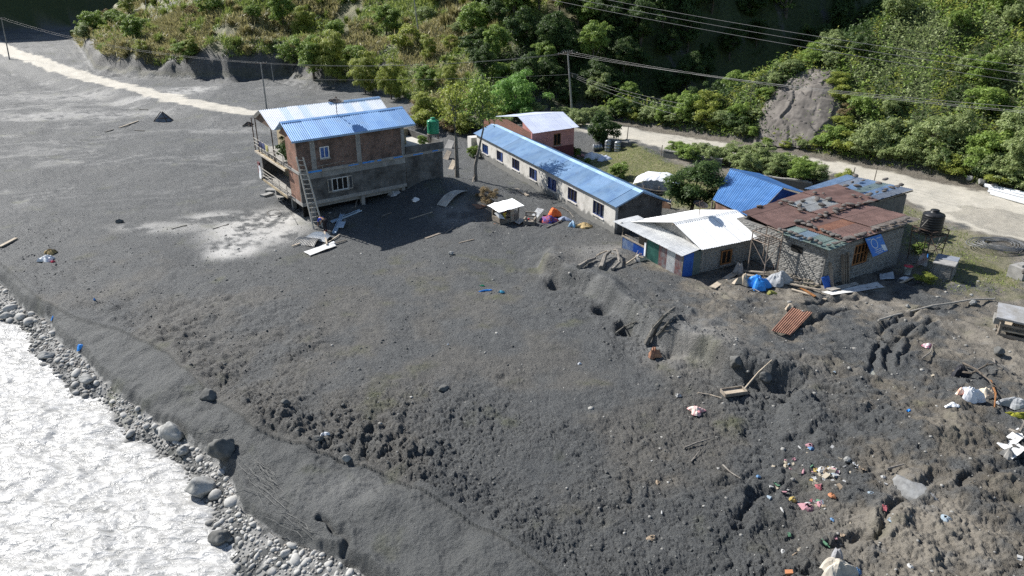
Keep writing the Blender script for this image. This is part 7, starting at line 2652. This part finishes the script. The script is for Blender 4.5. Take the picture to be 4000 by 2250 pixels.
for k, (pts, lab) in enumerate((([(600, 1175), (650, 1215), (690, 1255), (735, 1290)], 'long tangle of dead roots on the lower bank, nearest the dark boulder'), ([(640, 1165), (670, 1185), (700, 1215)], 'short tangle of dead roots above the long one'), ([(690, 1300), (740, 1330), (790, 1355), (815, 1380)], 'dead roots fanned over the bank near the bottom cobbles'), ([(490, 1100), (520, 1085), (560, 1075)], 'dry twigs on the bank crest above the dark boulder'))):
    Q = [P(x, y, .05) for x, y in pts]
    mb = MB()
    for q in range(9):
        o = Vector((rng.normal() * .45, rng.normal() * .4, 0))
        pp = [p + o * U(.3, 1.2) + Vector((0, 0, U(0, .15))) for p in Q]
        i0 = random.randrange(0, max(1, len(pp) - 2))
        pp = [pp[i0].lerp(pp[i0 + 1], e) for e in (0, .3, .6)] + [pp[i0 + 1].lerp(pp[min(i0 + 2, len(pp) - 1)], e) for e in (0, .4, .8)]
        pp = [a_ + Vector((U(-.09, .09), U(-.09, .09), U(-.03, .06))) for a_ in pp]
        mb.tube(pp, U(.004, .012), 4, False)
    tag(mb.build('dead_roots', root_m, loc=Q[0]), lab, 'roots')

# ------------------------------------------------------------------ wreckage far out on the mud
def wreck(px, py, w, h, label, m):
    b = P(px, py)
    t = thing('wrecked_frame', label, 'wreckage', b)
    F = frame(b, (1, .1))
    MB().add([F(-w, 0, -.1), F(w * .6, -.3, -.1), F(w * .1, .2, h), F(-w * .2, .4, h * .9)], [(0, 1, 2, 3)]).add([F(w * .6, -.3, -.1), F(w * 1.1, .5, -.1), F(w * .1, .2, h)], [(0, 1, 2)]).build('panel', m, t)
    for a, c in (((-w, 0, 0), (-.1 * w, .3, h * 1.05)), ((w * 1.1, .4, 0), (.05 * w, .2, h * 1.05)), ((-w * .4, -.1, h * .4), (w * .7, -.2, h * .4)), ((w * .5, -.3, -.1), (.0, .2, h))):
        MB().tube([F(*a), F(*c)], .06, 5).build('bar', steel_dark, t)


wreck(410, 306, 1.3, 1.3, 'tilted wrecked metal frame alone on the far mud', mat('wreck_metal', (.22, .24, .27), (.12, .13, .15), 3, .6, .3))
wreck(625, 317, .8, .5, 'dark flat wreckage near the road end behind the house', mudwood)
plank('plank', mudwood, 'dark plank on the far mud left of the wrecked frame', (340, 328), (362, 330), .25, .1)
plank('plank', mudwood, 'long dark timber on the far mud, lower one', (265, 333), (285, 327), .25, .15)
plank('plank', pale_wood, 'pale timber lying along the far mud swirl', (300, 322), (348, 305), .18, .12)
plank('plank', mudwood, 'small dark beam beyond the wrecked frame', (352, 276), (372, 277), .2, .12)
plank('plank', mudwood, 'thin stick on the silt streak left of the house', (432, 577), (470, 567), .1, .06)
plank('plank', mudwood, 'thin stick crossing the pale silt patch', (535, 577), (575, 565), .08, .06)
plank('plank', pale_wood, 'pale splintered plank at the left edge of the mud', (0, 624), (42, 602), .3, .1, .1)
heap(118, 655, .55, .4, .25, tarp_white, 'white rags lying on the left mud', 'rags', seed=23, fold=.9)
heap(128, 638, .4, .3, .25, mat('ochre_rag', (.45, .34, .16), (.2, .14, .07), 4, .9), 'ochre rag above the white rags', 'rags', seed=24, n=16, fold=.9)
heap(133, 660, .16, .12, .1, red_p, 'tiny red scrap beside the white rags', 'scrap', seed=25, n=10)
heap(201, 876, .22, .16, .12, tarp_blue, 'bright blue plastic scrap on the bank above the cobbles', 'plastic', seed=26, n=14)
heap(132, 802, .13, .09, .06, tarp_blue, 'small blue ring scrap at the upper bank edge', 'plastic', seed=27, n=12)
heap(238, 755, .07, .06, .08, tarp_blue, 'tiny blue scrap on the rough mud above the bank', 'plastic', seed=28, n=8)
heap(1222, 732, .45, .1, .05, tarp_blue, 'blue strip of plastic on the middle mud', 'plastic', seed=29, n=16, rot=.2)
heap(1214, 720, .18, .05, .05, mat('green_strip', (.05, .45, .2), (.04, .35, .15), 3, .5), 'green strip of plastic above the blue strip', 'plastic', seed=30, n=12)
heap(1262, 737, .2, .1, .1, mat('cyan_scrap', (.1, .45, .6), (.08, .35, .5), 3, .5), 'cyan scrap right of the blue strip', 'plastic', seed=31, n=12)
heap(1752, 1035, .36, .28, .18, mat('pink_bag', (.72, .28, .30), (.78, .70, .60), 3.5, .5, amt=.4), 'pink and cream plastic bag on the lower mud', 'bag', seed=32)
heap(1706, 997, .14, .12, .08, mat('striped_tin', (.6, .6, .58), (.1, .1, .1), 9, .5, amt=.1), 'small striped scrap left of the pink bag', 'scrap', seed=33, n=12)
heap(1458, 916, .11, .06, .05, tarp_white, 'white scrap alone on the middle mud', 'scrap', seed=34, n=10)
heap(1127, 868, .06, .05, .05, tarp_white, 'small white scrap in the middle left of the flat', 'scrap', seed=35, n=8)
heap(820, 1095, .22, .12, .1, tarp_white, 'white scraps beside the dark stone on the lower mud', 'scrap', seed=36, n=14, fold=1)
heap(2285, 1035, .10, .08, .06, tarp_blue, 'blue scrap on the lower right mud above the litter', 'scrap', seed=37, n=10)
heap(2332, 872, .22, .15, .12, mat('pink_stripe', (.75, .15, .25), (.8, .7, .7), 8, .7, amt=.2), 'pink striped cloth near the puddle', 'cloth', seed=38, n=16)
heap(2440, 1005, .55, .35, .35, tarp_white, 'white scrap pile below the brush pile', 'scrap', seed=39, fold=.9)
heap(2480, 1000, .4, .3, .32, mat('cream_scrap', (.66, .58, .46), (.5, .42, .32), 4, .85), 'cream pieces behind the white scrap pile', 'scrap', seed=40, fold=1, n=18)
heap(2415, 992, .2, .16, .25, mat('orange_tin', (.65, .2, .12), (.7, .5, .4), 5, .6, amt=.3), 'orange and white carton at the left of the scrap pile', 'carton', seed=41, n=10, fold=.6)
heap(2396, 1020, .32, .16, .08, tarp_white, 'flat white plastic left of the scrap pile', 'plastic', seed=42, n=12)
heap(2552, 1018, .6, .28, .30, tarp_grey, 'pale grey tarpaulin at the right edge by the scrap pile', 'tarpaulin', seed=43, rot=-.2)
heap(2555, 1048, .55, .2, .12, mat('moss_rope', (.32, .32, .03), (.2, .2, .03), 4, .95, bump=.5), 'yellow-green mossy rag at the right edge', 'rag', seed=44, n=20)
for k, (c, lab) in enumerate((([(2505, 1120), (2530, 1140), (2576, 1105), (2560, 1080)], 'grey-white board with the thick branch on it, right edge'), ([(2520, 1145), (2545, 1160), (2580, 1135), (2560, 1120)], 'broken white board below the first one, right edge'))):
    sheet('board', dull_zinc, lab, c, flat=True, cat='board', lift=.1)
heap(2535, 1150, .28, .22, .25, concrete, 'broken concrete chunk under the white boards', 'concrete', seed=45, n=12, fold=.7)
# puddle in the ruts
pw = P(2212, 905)
pw = min((Vector((pw.x + dx * .2, pw.y + dy * .2, G(pw.x + dx * .2, pw.y + dy * .2))) for dx in range(-4, 5) for dy in range(-4, 5)), key=lambda q_: q_.z)
pud = bpy.data.materials.new('puddle_water')
pud.use_nodes = True
bsd = pud.node_tree.nodes['Principled BSDF']
bsd.inputs['Base Color'].default_value = (.26, .26, .22, 1)
bsd.inputs['Roughness'].default_value = .12
mb = MB()
ring = [(pw.x + (.40 + .1 * math.sin(k * 1.9)) * math.cos(k * .3927), pw.y + (.75 + .15 * math.sin(k * 1.3)) * math.sin(k * .3927), pw.z + .09) for k in range(16)]
mb.add(ring, [tuple(range(16))])
o = mb.build('puddle', pud, loc=pw)
o['kind'] = 'structure'

# ------------------------------------------------------------------ litter of the lower right: each scrap its own thing
LC = {'white': (.75, .75, .73), 'cream': (.66, .56, .40), 'yellow': (.70, .48, .05), 'orange': (.75, .24, .04), 'pink': (.70, .30, .36), 'red': (.55, .05, .08), 'blue': (.08, .30, .62), 'paleblue': (.42, .55, .66), 'green': (.08, .35, .15), 'tan': (.48, .34, .20), 'purple': (.30, .12, .30)}
LMAT = {k: mat('litter_' + k, tuple(.68 * x + .045 for x in c), tuple(.2 * x + .08 for x in c), 11, .75, amt=1.1) for k, c in LC.items()}


def scrap_mesh(kind, seed, m):
    g = random.Random(seed)
    mb = MB()
    if kind == 'wrapper':
        mb.grid(lambda i, j: Vector(((i - .5) * 1.3, (j - .5), .12 + .35 * mnoise.noise(Vector((i * 3, j * 3, seed * 1.7))))), 6, 5)
    elif kind == 'carton':
        a = [Vector((x, y, z)) + Vector((g.uniform(-.08, .08), g.uniform(-.08, .08), 0)) for z in (-.1, .35) for x, y in ((-.6, -.4), (.6, -.4), (.6, .4), (-.6, .4))]
        mb.hexa(a)
    elif kind == 'bottle':
        mb.tube([(-.9, 0, .22), (-.82, 0, .22), (.3, 0, .22), (.55, 0, .22), (.6, 0, .22), (.85, 0, .22)], [.16, .24, .24, .12, .09, .09], 10)
    else:
        mb.grid(lambda i, j: Vector(((.3 + .7 * j) * math.cos(i * 6.283) * (1 + .25 * math.sin(i * 19 + seed)), (.3 + .7 * j) * .8 * math.sin(i * 6.283), (1 - j ** 2) * .5 * (1 + .6 * mnoise.noise(Vector((i * 7, j * 4, seed)))))), 12, 5, True)
    me = bpy.data.meshes.new(kind)
    me.from_pydata([tuple(v) for v in mb.v], [], mb.f)
    me.materials.append(m)
    return me


SCR = {}
for k in LC:
    for q, kind in enumerate(('wrapper', 'carton', 'bottle', 'bag')):
        SCR[k, kind] = scrap_mesh(kind, q * 3 + len(k), LMAT[k])


def scrap(px, py, kind, col, s, label, grp):
    p = P(px, py)
    o = bpy.data.objects.new(kind, SCR[col, kind])
    COL.objects.link(o)
    o.location = (p.x, p.y, p.z + .0)
    o.rotation_euler = (U(-.35, .35), U(-.35, .35), U(0, 6.28))
    o.scale = (s, s, s)
    tag(o, label, kind, grp)


CLUST = [(2083, 1195, 46, 44 , 30, 'main heap of coloured litter'), (2040, 1268, 46, 16, 17, 'lower string of litter under the main heap'), (1990, 1165, 30, 20, 9, 'litter left of the main heap'), (2040, 1130, 22, 16, 6, 'litter just above the main heap'), (2125, 1180, 40, 22, 7, 'litter right of the main heap'), (1960, 1250, 50, 70, 7, 'scattered litter left of the lower string'), (2150, 1290, 110, 70, 6, 'scattered litter near the long grey boulder')]
for cx, cy, sx, sy, n, where in CLUST:
    for i in range(n):
        kind = random.choices(('wrapper', 'carton', 'bottle', 'bag'), (6, 2, 1, 3))[0]
        col = random.choices(list(LC), (10, 7, 4, 1, 4, 2, 1, 4, 1, 4, 1))[0]
        scrap(cx + random.gauss(0, sx * .5), cy + random.gauss(0, sy * .5), kind, col, U(.07, .20), '%s %s in the %s' % (col.replace('paleblue', 'pale blue'), {'wrapper': 'crumpled wrapper', 'carton': 'torn carton', 'bottle': 'plastic bottle', 'bag': 'plastic bag'}[kind], where), 'litter: ' + where)
for px, py, kind, col, s, lab in [(2095, 1185, 'carton', 'cream', .32, 'large cream cardboard piece in the middle of the litter'), (2078, 1200, 'carton', 'cream', .26, 'torn cream carton left of the large cardboard'), (2112, 1225, 'carton', 'tan', .2, 'tan cardboard at the lower right of the main heap'), (2060, 1225, 'bag', 'red', .16, 'red plastic bag at the lower left of the main heap'), (2030, 1280, 'bag', 'pink', .34, 'largest pink cloth bundle below the litter'), (2092, 1248, 'bag', 'orange', .18, 'orange bag between heap and lower string'), (2040, 1128, 'bag', 'blue', .2, 'blue and white bag above the litter'), (2093, 1125, 'carton', 'white', .14, 'white carton alone above the litter, right'), (2012, 1128, 'bottle', 'white', .14, 'white bottle alone above the litter, left'), (1940, 1225, 'carton', 'white', .13, 'white box left of the litter'), (2075, 1370, 'bottle', 'green', .22, 'green glass bottle in the lower right'), (1985, 1345, 'wrapper', 'green', .12, 'green strip left of the green bottle'), (2000, 1395, 'bottle', 'tan', .13, 'tan stick-like tube near the bottom edge'), (1968, 1285, 'bottle', 'white', .16, 'white bottle left of the pink bundle'), (1985, 1442, 'carton', 'orange', .22, 'orange brick-like block at the bottom edge'), (2010, 1382, 'wrapper', 'cream', .12, 'cream wrapper near the bottom edge'), (1970, 1388, 'bag', 'white', .1, 'white scrap near the bottom left of the litter'), (2240, 1310, 'wrapper', 'paleblue', .2, 'pale wrapper in the rut below the long boulder'), (2222, 1200, 'bag', 'white', .11, 'white scrap left of the long boulder'), (2228, 1218, 'carton', 'white', .1, 'white chip close to the long boulder'), (2380, 1305, 'bag', 'paleblue', .2, 'pale plastic right of the rut'), (2565, 1405, 'carton', 'white', .2, 'white carton at the lower right edge'), (2290, 1425, 'bag', 'white', .12, 'white scrap on smooth mud at the bottom right'), (1665, 1290, 'bottle', 'white', .12, 'white bottle alone in the lower middle'), (1640, 1355, 'bag', 'tan', .2, 'tan clod-like bag near the bottom middle'), (1655, 1215, 'bag', 'tan', .14, 'brown scrap in the lower middle rubble'), (1640, 1160, 'carton', 'white', .08, 'white chip by the grey sticks'), (2150, 1440, 'bag', 'blue', .26, 'bright blue bag at the bottom edge'), (2345, 945, 'wrapper', 'cream', .16, 'cream wrapper on the rutted mud'), (2300, 975, 'wrapper', 'white', .12, 'white scrap below the puddle'), (2100, 935, 'wrapper', 'paleblue', .12, 'pale scrap left of the puddle')]:
    scrap(px, py, kind, col, s, lab, None) if False else scrap(px, py, kind, col, s, lab, 'single scraps of litter')
heap(2105, 1440, .55, .35, .45, mat('cream_sack', (.58, .54, .46), (.42, .38, .32), 3, .85), 'big cream sack lying at the bottom edge', 'sack', seed=46)
heap(2100, 1412, .2, .16, .3, mat('grey_cloth', (.34, .34, .35), (.24, .24, .25), 3, .85), 'grey cloth knot on the cream sack', 'cloth', seed=47, n=12, dz=.15)

# rough rubbish by the annex of the brick house and behind it
for k, (x, y, w, lab) in enumerate(((1128, 372, 1.1, 'grey slab leaning behind the terrace corner'), (1122, 400, .8, 'broken boards below the leaning slab'), (1135, 425, .7, 'pale rubble board at the annex foot'))):
    A = P(x, y)
    F = frame(A, (.8, -.5))
    tag(MB().hexa([F(-w * .5, 0, -.1), F(w * .5, -.1, -.1), F(w * .5, .6, .7), F(-w * .4, .7, .8), F(-w * .5, -.06, -.02), F(w * .5, -.16, -.02), F(w * .5, .55, .78), F(-w * .4, .65, .88)]).build('slab', (concrete, wood_m, pale_wood)[k], loc=A), lab, 'slab')
for k, (x, y, s, lab) in enumerate(((990, 490, .5, 'pale debris bundle at the right column of the house'), (1045, 505, .3, 'small white sheet scrap in the house shadow'), (960, 478, .35, 'grey rag under the beam of the house'))):
    heap(x, y, s, s * .7, .2, (tarp_grey, tarp_white, tarp_grey)[k], lab, 'debris', seed=50 + k, n=14, fold=.9)
print('objects', len(bpy.data.objects))
